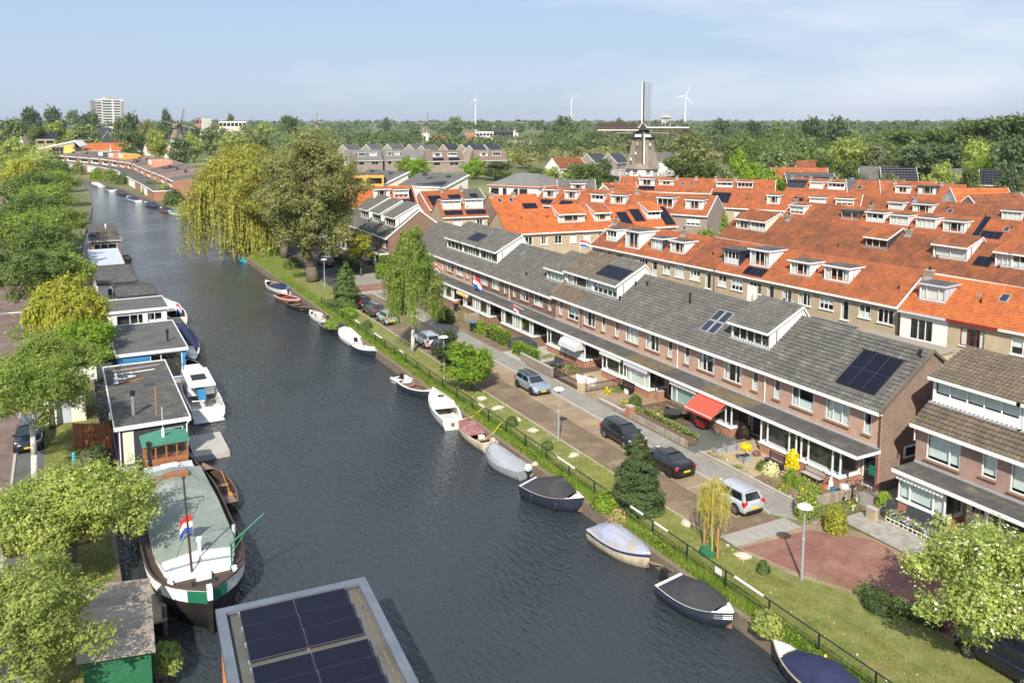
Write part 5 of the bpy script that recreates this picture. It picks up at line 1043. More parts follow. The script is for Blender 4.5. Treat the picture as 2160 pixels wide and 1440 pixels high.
cv_ = thing('surfboard', 'dark and white paddle board lying on the long felt roof', 'board', (HB2[0]-1.2, HB2[1]+4.2, HB2[2])); ob('board', MB().loft([[(x, w, .02), (x, w, .1), (x, -w, .1), (x, -w, .02)][::-1] for x, w in ((-.7, .05), (-.5, .3), (.1, .4), (.7, .3), (1.0, .05))]).mesh('board', MT['white']), cv_); ob('deck_pad', MB().box(-.45, -.22, .101, .4, .22, .12).mesh('deck_pad', MT['navy']), cv_)
sc = thing('garden_statue', 'small white figure standing on the long felt roof', 'statue', (HB2[0]-1.75, HB2[1]+2.9, HB2[2])); ob('figure', MB().lathe([(.22, 0), (.2, .1), (.14, .15), (.18, .45), (.12, .62), (.05, .68), (.1, .76), (.09, .86), (.01, .92)], 10).mesh('figure', MT['white'], True), sc)
o, hx, hy, h = houseboat('blue clad houseboat with pale roof edge and glazed corner', 3.7, 84.2, 9.5, 96.2, 3.2, 'bluepaint', 'felt_grey', 'white', wins=((2.7, 5.5, .5, 2.95, (.34,), 'white'),), rside=((-5.3, -2.0, .7, 2.8),)); pipe(o, 1.7, -hy+3.2, h+.1, .8, .1, 'black')
ob('corner_brace', MB().path([(hx-.1, -hy-.05, 2.2), (hx+.15, -hy-.2, 3.1)], .05).mesh('corner_brace', MT['bluepaint']), o)
for k in range(12): ob('cladding_board', MB().box(-hx+.15, -hy-.035, .5+k*.2, -hx+2.55, -hy-.006, .685+k*.2).mesh('cladding_board', MT['bluepaint']), o)
o, hx, hy, h = houseboat('white houseboat with brown window shades below the dark roof', 3.8, 103.7, 9.9, 110.3, 3.2, 'stucco', 'felt_grey', 'white', wins=((.8, 3.6, 1.0, 2.8, (.5, .8)), (4.0, 5.6, 1.3, 2.8, (.5,), 'white', 'half')))
o, hx, hy, h = houseboat('low dark roofed houseboat just behind the white one', 5.4, 114, 9.7, 121, 2.9, 'stucco', 'felt', 'anthra')
o, hx, hy, h = houseboat('houseboat with big black felt roof and white wall', 3.6, 122.5, 8.1, 137, 3.2, 'stucco', 'felt', 'anthra', wins=((1.0, 2.2, 1.2, 2.6), (2.6, 3.8, 1.2, 2.6)))
o, hx, hy, h = houseboat('houseboat with pale grey flat roof', 3.5, 139.6, 7.5, 155, 3.2, 'brown', 'greypaint', 'greypaint')
o, hx, hy, h = houseboat('farthest dark houseboat with stepped roof', 4.0, 168, 8.9, 180, 3.0, 'brown', 'felt', 'lead', wins=((.5, 4.3, .8, 2.5, (.3, .6)),)); ob('upper_deck', MB().box(-hx, .0, h+.1, hx, hy+8, h+1.0).mesh('upper_deck', MT['felt']), o); pipe(o, .6, 5, h+1.0, .5, .12, 'white', 'white')
bo, L, R = boat('rowing_boat', 'small dark boat moored beside the pale grey houseboat', (272, 546), (264, 536), 1.5, .5, 'hull_black', None, None, inner='wood_dark', group='boats on the left bank')
# jetty and shore pieces
jt = thing('jetty', 'mossy concrete jetty beside the dark houseboat', 'jetty', (8.6, 65.6, WZ)); ob('jetty_slab', MB().box(-1.2, -2.3, -.4, 1.3, 2.2, .42).mesh('jetty_slab', MT['conc']), jt); ob('jetty_deck', MB().box(-3.6, -3.0, -.3, -1.25, -1.6, .5).mesh('jetty_deck', MT['timber']), jt)
jt = thing('landing_stage', 'grey timber landing stage with piles between shed and barge', 'jetty', (2.3, 44, WZ)); ob('plank_deck', MB().box(-.9, -2.2, .75, 1.0, 1.8, .85).mesh('plank_deck', MT['plank_g']), jt)
for y in (-2.0, -.4, 1.4): ob('pile', MB().tube((.9, y, -.8), (.9, y, 1.5), .12, n=8).mesh('pile', MT['timber']), jt)
# green shed at the lower left
sh = thing('shed', 'green boarded shed with weathered grey roof', 'shed', (1.05, 39.2, 0), math.radians(-3))
ob('wall', MB().ext([(-1.25, 0), (1.25, 0), (1.25, 2.0), (-1.25, 2.25)], 'y', -2.85, 2.85).mesh('wall', MT['bargegreen']), sh)
for k in range(11): ob('board', MB().box(-1.27, -2.9, .05+k*.19, 1.27, -2.86, .05+k*.19+.175).mesh('board', MT['ringgreen']), sh)
for k in range(9): ob('roof_board', MB().box(-1.5, -3.15+k*.7, 0, 1.45, -3.15+k*.7+.685, .04).mesh('roof_board', MT['plank_g']), sh, (0, 0, 2.2), rot=(0, math.radians(5.5), 0))
# red timber fence, white hut and other things among the trees
fc = thing('wooden_fence', 'red brown board fence beside the dark houseboat', 'fence', (-.3, 67.9, 0), math.radians(-27))
for k in range(13): ob('fence_board', cached('fb', lambda: MB().box(0, 0, 0, .2, .03, 1.95).mesh('fence_board', MT['plank_r'])), fc, (k*.215, .02*(k % 2), .02))
for k in range(3): ob('fence_post', cached('fp', lambda: MB().box(0, .05, 0, .1, .15, 2.0).mesh('fence_post', MT['plank_r'])), fc, (k*1.32, 0, 0))
hu = thing('garden_hut', 'cream garden hut half hidden by the birch', 'hut', (-.9, 76.5, 0)); ob('wall', MB().box(-1.3, -2.2, 0, 1.6, 2.2, 2.3).mesh('wall', MT['cream']), hu); ob('roof', MB().box(-1.5, -2.4, 2.3, 1.8, 2.4, 2.42).mesh('roof', MT['felt']), hu); ob('door', MB().box(-.3, -2.24, .05, .5, -2.2, 2.0).mesh('door', MT['greypaint']), hu)
hu = thing('garden_hut', 'dark roofed hut beneath the yellow green willow', 'hut', (.4, 88.5, 0)); ob('wall', MB().box(-1.3, -2.4, 0, 1.5, 2.4, 2.2).mesh('wall', MT['stucco']), hu); ob('roof', MB().box(-1.5, -2.6, 2.2, 1.7, 2.6, 2.32).mesh('roof', MT['felt']), hu)
sd = thing('satellite_dish', 'grey satellite dish on a mast by the blue houseboat', 'satellite dish', (1.7, 87.5, 0)); ob('mast', MB().tube((0, 0, 0), (0, 0, 3.4), .04).mesh('mast', MT['galv']), sd); ob('dish', MB().lathe([(.01, 0), (.35, .05), (.6, .18)], 16, cap=False).mesh('dish', MT['lead']), sd, (0, 0, 3.5), rot=(math.radians(75), 0, math.radians(60)))
gp = thing('mooring_post', 'turquoise painted post on the left bank', 'post', at(157, 985)); ob('post', MB().lathe([(.12, 0), (.12, 1.0), (.09, 1.05)], 10).mesh('post', MT['teal_tarp']), gp)
def bin_(P, label, body='black', lid='bluepaint', name='wheelie_bin', rz=0.0, group='wheelie bins'):
    o = thing(name, label, 'bin', P, rz, group)
    ob('bin_body', MB().loft([[(-.22*s_, -.26*s_, z), (.22*s_, -.26*s_, z), (.22*s_, .26*s_, z), (-.22*s_, .26*s_, z)] for s_, z in ((.85, .08), (1.1, 1.0))]).mesh('bin_body', MT[body]), o)
    ob('bin_lid', MB().box(-.28, -.32, 1.0, .28, .34, 1.08).mesh('bin_lid', MT[lid]), o)
    for s_ in (-1, 1): ob('bin_wheel', cached('bw', lambda: MB().tube((-.03, 0, 0), (.03, 0, 0), .1, n=10).mesh('bin_wheel', MT['tyre'])), o, (s_*.2, .26, .1))
    return o
bin_(at(92, 1040), 'dark bin with blue and green lid on the left bank', lid='bluepaint')

# ------------------------------------------------------------------ cars
def car(label, P, heading, paint, L=4.2, W=1.76, H=1.5, kind='hatch', rim='rim', roofm=None, plate=('r',), group='cars parked along the street', rails=False):
    o = thing('parked_car', label, 'car', P, heading, group); hw = W/2; belt = .93 if kind != 'suv' else 1.05; zb = .22 if kind != 'suv' else .28
    hood = belt-.05
    # body: rounded sections from tail to nose
    secs = [(-.5, .80, zb+.2, belt-.22), (-.488, .90, zb+.06, belt-.06), (-.46, .95, zb, belt-.0), (-.36, 1, zb, belt+.02), (-.1, 1, zb, belt), (.12, 1, zb, belt-.02), (.25, .99, zb, hood), (.38, .97, zb, hood-.08), (.455, .92, zb, hood-.17), (.488, .82, zb+.05, hood-.27), (.5, .68, zb+.16, hood-.36)]
    if kind == 'coupe': secs[1:4] = [(-.488, .9, zb+.06, belt-.02), (-.45, .95, zb, belt+.06), (-.36, 1.02, zb, belt+.06)]
    rings = []
    for x, f, z0, z1 in secs:
        w = hw*f; x *= L; m_ = (z0+z1)/2
        h = [(x, -w*.86, z0), (x, -w*.98, z0+.12), (x, -w, m_+.02), (x, -w*.975, z1-.1), (x, -w*.88, z1), (x, -w*.4, z1+.035)]
        rings.append(h+[(p[0], -p[1], p[2]) for p in h[::-1]])
    ob('body', MB().loft(rings[::-1]).mesh('body', MT[paint], True), o)
    rear = {'hatch': (-.475, -.40), 'suv': (-.48, -.43), 'coupe': (-.36, -.16), 'sedan': (-.42, -.27), 'mpv': (-.48, -.42)}[kind]; fr = {'hatch': (.06, .25), 'suv': (.07, .24), 'coupe': (.03, .22), 'sedan': (.05, .24), 'mpv': (.14, .33)}[kind]
    xb0, xb1, xt0, xt1 = rear[0]*L, fr[1]*L, rear[1]*L, fr[0]*L; wb, wt = hw*.93, hw*.70; zt = H; zc = H-.07
    B = [(xb0, -wb*.93, belt-.03), (xb1, -wb, belt-.04), (xb1, wb, belt-.04), (xb0, wb*.93, belt-.03)]; T = [(xt0, -wt*.95, zc), (xt1, -wt, zc), (xt1, wt, zc), (xt0, wt*.95, zc)]
    ob('cabin', MB().loft([B, T]).mesh('cabin', MT[paint]), o)
    xm0, xm1 = xt0+.12*L, (xt0+xt1)/2
    r = MB().loft([[(x, y*f, z) for y, z in ((-wt, zc-.01), (-wt*.8, zc+.05), (0, zt), (wt*.8, zc+.05), (wt, zc-.01))] for x, f in ((xt0-.04, .9), (xt0+.15, .97), (xt1-.2, 1), (xt1+.03, .97))], 0, False)
    ob('roof', r.mesh('roof', MT[roofm or paint], True), o)
    lerp = lambda a, b_, t: tuple(a[i]*(1-t)+b_[i]*t for i in range(3))
    def pane(nm, a, b_, c, d, out, e=.07, e2=.09):
        q = [lerp(lerp(a, b_, u), lerp(d, c, u), v) for u, v in ((e, e2), (1-e, e2), (1-e, 1-e2), (e, 1-e2))]
        ob(nm, MB().face([(p[0]+out[0], p[1]+out[1], p[2]+out[2]) for p in q]).mesh(nm, MT['carglass']), o)
    pane('windscreen', B[1], B[2], T[2], T[1], (.015, 0, .012)); pane('rear_window', B[3], B[0], T[0], T[3], (-.015, 0, .012), .1, .14)
    for s_, (b0, b1, t0, t1) in ((-1, (B[0], B[1], T[0], T[1])), (1, (B[3], B[2], T[3], T[2]))):
        mid = .5
        for u0, u1 in ((.06, mid-.02), (mid+.02, .93)):
            q = [lerp(lerp(b0, b1, u), lerp(t0, t1, u), v) for u, v in ((u0, .16), (u1, .16), (u1, .88), (u0, .88))]
            if s_ > 0: q = q[::-1]
            ob('side_window', MB().face([(p[0], p[1]+s_*.014, p[2]+.004) for p in q]).mesh('side_window', MT['carglass']), o)
        ob('mirror', MB().box(xb1-.3, s_*(hw+.0)-.08, belt-.0, xb1-.14, s_*(hw+.0)+.09, belt+.14).mesh('mirror', MT[paint]), o)
        if rails: ob('roof_rail', MB().tube((xt0+.1, s_*wt*.9, H+.04), (xt1-.15, s_*wt*.9, H+.04), .022).mesh('roof_rail', MT['alu']), o)
        for x in (-.31*L, .31*L):
            wr = .32 if kind != 'suv' else .36
            wl_ = ob('wheel', cached(('wh', wr), lambda: MB().lathe([(wr*.6, -.11), (wr, -.09), (wr, .09), (wr*.6, .11)], 18).mesh('wheel', MT['tyre'])), o, (x, s_*(hw-.06), wr), rot=(math.pi/2, 0, 0))
            rb = cached(('ri', wr, rim), lambda: rimmesh(wr, rim)); ob('rim', rb, wl_)
            ob('wheel_arch', cached(('wa', wr), lambda: MB().lathe([(wr+.07, -.012), (wr+.07, .012)], 18).mesh('wheel_arch', MT['black'])), o, (x, s_*(hw*.998), wr+.02), rot=(math.pi/2, 0, 0))
        ob('headlight', MB().loft([[(L*.43, s_*hw*.93, hood-.20), (L*.43, s_*hw*.90, hood-.07), (L*.47, s_*hw*.55, hood-.19), (L*.482, s_*hw*.6, hood-.30)][::s_], [(L*.40, s_*hw*.7, hood-.3), (L*.40, s_*hw*.7, hood-.2), (L*.42, s_*hw*.5, hood-.25), (L*.42, s_*hw*.5, hood-.3)][::s_]]).mesh('headlight', MT['headlamp']), o)
        ob('tail_light', MB().box(-L*.493, s_*hw*.77-.17*hw, belt-.26 if kind == 'coupe' else belt-.24, -L*.44, s_*hw*.77+.17*hw, belt-.06 if kind == 'coupe' else belt+.03).mesh('tail_light', MT['taillamp']), o)
    ob('sill', MB().box(-L*.47, -hw*.9, zb-.04, L*.47, hw*.9, zb+.06).mesh('sill', MT['black']), o)
    ob('grille', MB().box(L*.47, -hw*.5, zb+.12, L*.503, hw*.5, hood-.38).mesh('grille', MT['black']), o); ob('bumper', MB().box(-L*.503, -hw*.72, zb+.03, -L*.46, hw*.72, zb+.2).mesh('bumper', MT['black']), o)
    ob('number_plate', MB().box(L*.504, -.26, zb+.17, L*.512, .26, zb+.28).mesh('number_plate', MT['plate']), o); ob('number_plate', MB().box(-L*.512, -.26, zb+.27, -L*.498, .26, zb+.38).mesh('number_plate', MT['plate']), o)
    return o
def rimmesh(wr, m):
    b = MB()
    for s_ in (-1, 1):
        b.lathe([(.05, s_*.108), (.06, s_*.118)], 8)
        for k in range(5):
            a = 2*math.pi*k/5; c, d = math.cos(a), math.sin(a); p = lambda r, t, z: (r*c-t*d, r*d+t*c, z)
            b.face([p(.03, -.05, s_*.115), p(wr*.66, -.035, s_*.112), p(wr*.66, .035, s_*.112), p(.03, .05, s_*.115)][::s_])
        b.lathe([(wr*.68, s_*.108), (wr*.6, s_*.114)], 18, cap=False)
    return b.mesh('rim', MT[m])
N, S = math.pi/2, -math.pi/2
car('grey blue hatchback with black roof parked before the white planters', (36.1, 64.3, .012), S, 'greyblue', 4.0, 1.74, 1.44, 'hatch', 'rim_d', 'blackcar')
car('black five door hatchback, front towards the camera', (36.15, 50.4, .012), S, 'blackcar', 4.1, 1.75, 1.47, 'hatch')
car('black coupe with silver roof arch and dark wheels', (35.95, 45.0, .012), N, 'blackcar', 4.3, 1.82, 1.37, 'coupe', 'rim_d')
car('silver people carrier behind the young yellow willow', (36.1, 38.7, .012), N, 'silver', 4.1, 1.78, 1.52, 'hatch')
car('white compact car parked by the birch trunk', (33.6, 82.9, .01), N, 'whitecar', 4.1, 1.78, 1.5, 'hatch')
car('dark car half hidden behind the broad shrub', (33.4, 77.6, .01), S, 'navycar', 4.2, 1.76, 1.48, 'hatch')
car('pale silver small hatchback, last of three near the conifer', (33.3, 94.6, .01), N, 'paleteal', 3.8, 1.7, 1.5, 'hatch')
car('dark grey estate between the red lit car and silver hatchback', (33.2, 99.4, .01), N, 'darkgrey', 4.5, 1.8, 1.6, 'suv')
car('black car with bright red tail lights beside the conifer', (33.2, 104.2, .01), N, 'blackcar', 4.2, 1.8, 1.55, 'suv')
car('silver grey SUV on the dark road at the far corner', (37.7, 136.5, .012), N, 'darkgrey', 4.5, 1.85, 1.65, 'suv', rails=True)
car('dark car in front of the corner houses', (39.4, 142.5, .012), N, 'navycar', 4.3, 1.8, 1.5, 'hatch')
car('dark blue SUV under the birch on the left bank', (-3.2, 70.6, .008), S, 'navycar', 4.4, 1.86, 1.65, 'suv', rails=True, group='cars on the left bank')
car('black car with one red tail light showing below the left tree', (-3.1, 54.0, .008), N, 'blackcar', 4.3, 1.8, 1.5, 'hatch', group='cars on the left bank')
car('silver car under the blossoming tree at lower right', (37.6, 22.4, .01), N, 'silver', 4.4, 1.78, 1.48, 'hatch')
car('dark blue car beside the silver one under the blossom', (35.6, 20.6, .01), N, 'navycar', 4.3, 1.78, 1.48, 'hatch')

# ------------------------------------------------------------------ lamps, fence, stones
LG = 'street lamps with a flat round head'
for px, py, lb in ((1691, 1222, 'round headed lamp post at the brick plateau'), (1178, 930, 'round headed lamp post by the grey blue hatchback'), (937, 800, 'round headed lamp post behind the broad shrub'), (685, 606, 'round headed lamp post near the willow trunk'), (548, 520, 'round headed lamp post between the two willows')):
    o = thing('street_lamp', lb, 'street lamp', at(px, py), 0, LG)
    ob('pole', MB().tube((0, 0, 0), (0, 0, 2.2), .075, n=8).tube((0, 0, 2.2), (0, 0, 3.72), .05, n=8).mesh('pole', MT['galv']), o); ob('collar', MB().lathe([(.085, 0), (.085, .15), (.05, .2)], 8).mesh('collar', MT['galv']), o, (0, 0, 2.15))
    ob('lamp_cone', MB().lathe([(.05, 3.7), (.13, 3.82), (.16, 3.95)], 12).mesh('lamp_cone', MT['alu']), o); ob('lamp_head', MB().lathe([(.16, 3.95), (.40, 3.98), (.42, 4.03), (.3, 4.12), (.02, 4.16)], 20).mesh('lamp_head', MT['white'], True), o)
for px, py, hgt, lb in ((53, 770, 5.3, 'tall street lamp with long arm on the left bank'), (57, 447, 5.8, 'distant arm lamp above the left trees'), (22, 430, 5.5, 'arm lamp at the far left road'), (24, 387, 6, 'farthest arm lamp on the left road')):
    o = thing('street_lamp', lb, 'street lamp', at(px, py), 0, 'street lamps with a straight arm')
    ob('pole', MB().tube((0, 0, 0), (0, 0, hgt), .08, .06, 8).mesh('pole', MT['galv']), o); ob('arm', MB().tube((0, 0, hgt), (-1.35, .3, hgt-.03), .04, n=6).mesh('arm', MT['galv']), o); ob('lamp_head', MB().box(-1.95, .2, hgt-.12, -1.2, .48, hgt+.02).mesh('lamp_head', MT['alu']), o); ob('collar', MB().lathe([(.11, .2), (.11, .35)], 8).mesh('collar', MT['white']), o)
fx = 28.95
fe = thing('quay_fence', 'dark green wire fence with white sleeves along the quay', 'fence', (fx, 0, 0))
py_ = [16.0+k*3.05 for k in range(31)]
pm = MB().box(-.035, -.035, 0, .035, .035, 1.06).mesh('post', MT['fence'])
for y in py_: ob('post', pm, fe, (0, y, 0))
ob('top_rail', MB().tube((0, 16, 1.04), (0, py_[-1], 1.04), .035, n=6).mesh('top_rail', MT['fence']), fe); ob('bottom_rail', MB().tube((0, 16, .42), (0, py_[-1], .42), .02, n=5).mesh('bottom_rail', MT['fence']), fe)
V = []; Q = []
def thin(a, c, w):
    k = len(V); V.extend([(0, a[0], a[1]-w), (0, c[0], c[1]-w), (0, c[0]+w, c[1]+w), (0, a[0]+w, a[1]+w)]); Q.append((k, k+1, k+2, k+3))
for i in range(int((py_[-1]-16)/.1)):
    y = 16+i*.1
    for s_ in (0, 1): thin((y if s_ else y+1.0, .02), (y+1.0 if s_ else y, 1.03), .0035)
ob('wire_mesh', arr_mesh('wire_mesh', np.array(V), np.array(Q), MT['fence']), fe, kind='stuff')
sm = lambda l_: MB().tube((0, 0, 1.04), (0, l_, 1.04), .06, n=8).mesh('rail_sleeve', MT['white'])
for y, l_ in ((28.6, 2.0), (36.0, 1.2), (38.3, 1.2), (45.8, 1.1), (47.0, 1.0), (59.4, 1.0), (77.6, 1.1), (84.0, 2.4), (91.6, 1.6)): ob('rail_sleeve', sm(l_), fe, (0, y, 0))
ob('sign_plate', MB().box(-.03, 0, .62, -.015, .5, .95).mesh('sign_plate', MT['white']), fe, (-.03, 31.5, 0)); 
SG = 'pale boulders on the grass verge'
for k, (px, py, s_) in enumerate(((1566, 1174, .32), (1446, 1104, .28), (1377, 1065, .3), (1210, 961, .3), (1129, 979, .22), (1125, 909, .3), (1090, 885, .25), (1051, 862, .34), (1017, 841, .3), (1535, 1150, .1))):
    b = MB(); rr = []
    for z, q in ((0, 1), (.45, .95), (.8, .6), (.95, .12)): rr.append([(q*s_*(1+.25*rng.uniform(-1, 1))*math.cos(t)*1.5, q*s_*(1+.25*rng.uniform(-1, 1))*math.sin(t), z*s_*.85) for t in (2*math.pi*i/8 for i in range(8))])
    b.loft(rr); ob('boulder', b.mesh('boulder', MT['stone']), None, at(px, py), rng.uniform(0, 3), f'pale boulder on the grass, {ORD[k]} from the near end of the verge', 'boulder', SG)

# ------------------------------------------------------------------ front gardens
def garden_fence(label, p, q, h, m, step=.13, name='garden_fence', bar=.02, rails=(.15, .85), wpk=None, cat='fence'):
    a, b_ = Vector((p[0], p[1], .06)), Vector((q[0], q[1], .06)); d = b_-a; o = thing(name, label, cat, a, math.atan2(d.y, d.x)); n = int(d.length/step)
    pk = MB().box(-bar, -bar*.6, 0, bar, bar*.6, h).mesh('picket', MT[m])
    for i in range(n+1): ob('picket', pk, o, (i*step, 0, 0))
    for f in rails: ob('rail', MB().box(0, -.02, h*f-.02, d.length, .02, h*f+.02).mesh('rail', MT[m]), o)
def wall_low(label, p, q, h, t, m, name='garden_wall', cap=None):
    a, b_ = Vector((p[0], p[1], 0)), Vector((q[0], q[1], 0)); d = b_-a; o = thing(name, label, 'wall', a, math.atan2(d.y, d.x)); ob('wall_body', MB().box(0, -t/2, 0, d.length, t/2, h).mesh('wall_body', MT[m]), o)
    ob('coping', MB().box(-.03, -t/2-.03, h+.001, d.length+.03, t/2+.03, h+.06).mesh('coping', MT[cap or 'conc']), o)
def planter(label, P, w, d, h, m='planter', soil=True, rz=0.0):
    o = thing('planter', label, 'planter', P, rz); ob('box', MB().loft([[(-w/2*f, -d/2*f, z), (w/2*f, -d/2*f, z), (w/2*f, d/2*f, z), (-w/2*f, d/2*f, z)] for f, z in ((.88, 0), (1, h))]).mesh('box', MT[m]), o); ob('soil', MB().box(-w/2+.05, -d/2+.05, h, w/2-.05, d/2-.05, h+.012).mesh('soil', MT['soil']), o); return o
def bench(label, P, rz, w=1.6, m='timber', back=True, name='garden_bench'):
    o = thing(name, label, 'bench', P, rz)
    for k in range(4): ob('seat_slat', MB().box(-w/2, -.22+k*.12, .42, w/2, -.12+k*.12, .45).mesh('seat_slat', MT[m]), o)
    if back:
        for k in range(3): ob('back_slat', MB().box(-w/2, .26+k*.03, .52+k*.14, w/2, .29+k*.03, .62+k*.14).mesh('back_slat', MT[m]), o)
    for x in (-w/2+.1, w/2-.1):
        ob('leg', MB().box(x-.03, -.22, 0, x+.03, .28, .41).mesh('leg', MT['black']), o)
        if back: ob('back_support', MB().box(x-.03, .3, .4, x+.03, .36, .92).mesh('back_support', MT['black']), o)
def lounge(label, P, rz, w=.7, m='charcoal_fabric'):
    o = thing('garden_chair', label, 'chair', P, rz)
    ob('seat', MB().box(-w/2, -.3, .38, w/2, .28, .44).mesh('seat', MT[m]), o); ob('backrest', MB().box(-w/2, .0, 0, w/2, .05, .62).mesh('backrest', MT[m]), o, (0, .28, .42), rot=(math.radians(-14), 0, 0))
    for x in (-w/2, w/2):
        for y in (-.28, .28): ob('leg', MB().tube((x, y, 0), (x, y, .6), .018).mesh('leg', MT['alu']), o)
        ob('armrest', MB().box(x-.03, -.3, .6, x+.03, .3, .63).mesh('armrest', MT['alu']), o)
GP = .06
wall_low('low kerb wall before the flowering front gardens', (39.35, 36.4), (39.35, 45.5), .35, .12, 'conc')
for k in range(14):
    y = 47.2+k*.5; x = 39.5
    if k == 0: pal = thing('timber_edging', 'palisade of pale timber around the raised bed', 'edging', (x, 47.2, 0))
    for j in range(3): ob('pale', cached('pale', lambda: MB().box(-.06, -.07, 0, .06, .07, .55).mesh('pale', MT['plank_g'])), pal, (0, (k*3+j)*.165, rng.uniform(-.03, .03)))
sheet('raised_bed', rect(39.58, 47.2, 40.5, 54.0), .42, 'soil', thick=.3)
pm_ = [((1515, 955), .7, .45, .42, 'square grey planter nearest the pavement'), ((1538, 950), .8, .5, .5, 'grey planter with a green tuft'), ((1562, 945), 1.1, .5, .55, 'long grey planter by the doorway'), ((1572, 972), .8, .6, .42, 'grey planter holding the yellow standard tree')]
for p, w, d, h, lb in pm_: planter(lb, at(*p, GP), w, d, h, 'planter')
for p, lb in (((1226, 806), 'white planter box left of its twin'), ((1248, 812), 'white planter box right of its twin')): planter(lb, at(*p, GP), .8, .5, .75, 'white', rz=math.radians(-70))
o = planter('white pot with pale flowers', at(1323, 829, GP), .4, .4, .4, 'white'); planter('grey pot by the right hand doorway', at(2118, 1180, .1), .7, .5, .5, 'anthra'); planter('terracotta pot with yellow flowers beside the statuette', at(1737, 1030, GP), .45, .45, .3, 'terracotta'); planter('blue glazed pot by the white statuette', at(1757, 1036, GP), .3, .3, .3, 'bluepaint')
st = thing('garden_statue', 'white garden statuette before the gable bay', 'statue', at(1752, 1032, GP)); ob('figure', MB().lathe([(.2, 0), (.2, .12), (.12, .16), (.17, .4), (.12, .6), (.05, .66), (.09, .74), (.08, .84), (.01, .88)], 12).mesh('figure', MT['white'], True), st)
wall_low('brick gate pillar beside the clipped ball', (39.6, 54.1), (39.6, 54.7), .95, .5, 'redbrick', 'gate_pillar'); wall_low('brick plinth at the green curtained window', (43.9, 56.4), (44.5, 56.4), .9, .3, 'redbrick', 'gate_pillar'); wall_low('low brick wall before the charcoal seat', (39.5, 66.6), (39.5, 72.6), .85, .2, 'grey_brick'); wall_low('low stone edging of the small lawn', (39.5, 55.0), (39.5, 58.6), .35, .25, 'grey_brick')
wall_low('sandy brick pier with dark shadow near the iris bed', (41.9, 32.6), (41.9, 33.2), .8, .35, 'tan', 'gate_pillar'); wall_low('brick pier at the lower right garden', (42.6, 27.2), (42.6, 27.8), .9, .35, 'chim', 'gate_pillar')
garden_fence('black iron railing along the pavement', (39.5, 66.2), (39.5, 62.2), .95, 'black'); garden_fence('black iron railing across the gravel garden', (39.7, 61.2), (43.5, 61.2), .85, 'black'); garden_fence('weathered picket fence before the gable house', (40.3, 35.7), (43.6, 35.5), .75, 'plank_g', .14, bar=.045)
garden_fence('grey picket fence behind the bins', (41.5, 90.5), (43.6, 90.5), .9, 'plank_g', .14, bar=.045); garden_fence('white hooped edging of the iris bed', (42.5, 32.4), (42.5, 28.4), .35, 'white', .3)
bench('slatted grey bench below the green curtained window', (43.3, 53.0, GP), -math.pi/2, 2.6); bench('dark wicker bench left of the yellow bush', at(1632, 985, GP), -math.pi/2, 1.5, 'charcoal_fabric'); bench('stone bench under the gable bay window', at(1712, 1015, GP), -math.pi/2, 1.6, 'conc'); bench('dark iron bench below the scalloped awning', (43.0, 64.0-4.2, GP), -math.pi/2, 1.8, 'black')
for p, lb, w in (((1872, 1092), 'single black lounge chair nearest the alley', .7), ((1928, 1112), 'wide black lounge sofa under the white bay', 1.5), ((1972, 1128), 'black lounge chair next to the white door', .8), ((1172, 776), 'charcoal garden seat behind the brick wall', 1.4)): lounge(lb, at(*p, .1), -math.pi/2+.1, w)
tb = thing('garden_table', 'round black table on the gravel behind the palisade', 'table', at(1420, 885, GP)); ob('table_top', MB().lathe([(.75, .66), (.75, .7), (.02, .705)], 16).mesh('table_top', MT['charcoal_fabric']), tb); ob('table_leg', MB().tube((0, 0, 0), (0, 0, .66), .05).mesh('table_leg', MT['black']), tb)
gc = thing('covered_furniture', 'garden furniture under a charcoal cover beside the hedge', 'cover', (41.8, 76.6, GP)); ob('cover', MB().loft([[(-1.1*f, -1.3*f, z), (1.1*f, -1.3*f, z), (1.1*f, 1.3*f, z), (-1.1*f, 1.3*f, z)] for f, z in ((1, 0), (.97, .8), (.6, 1.05))]).mesh('cover', MT['charcoal_fabric']), gc)
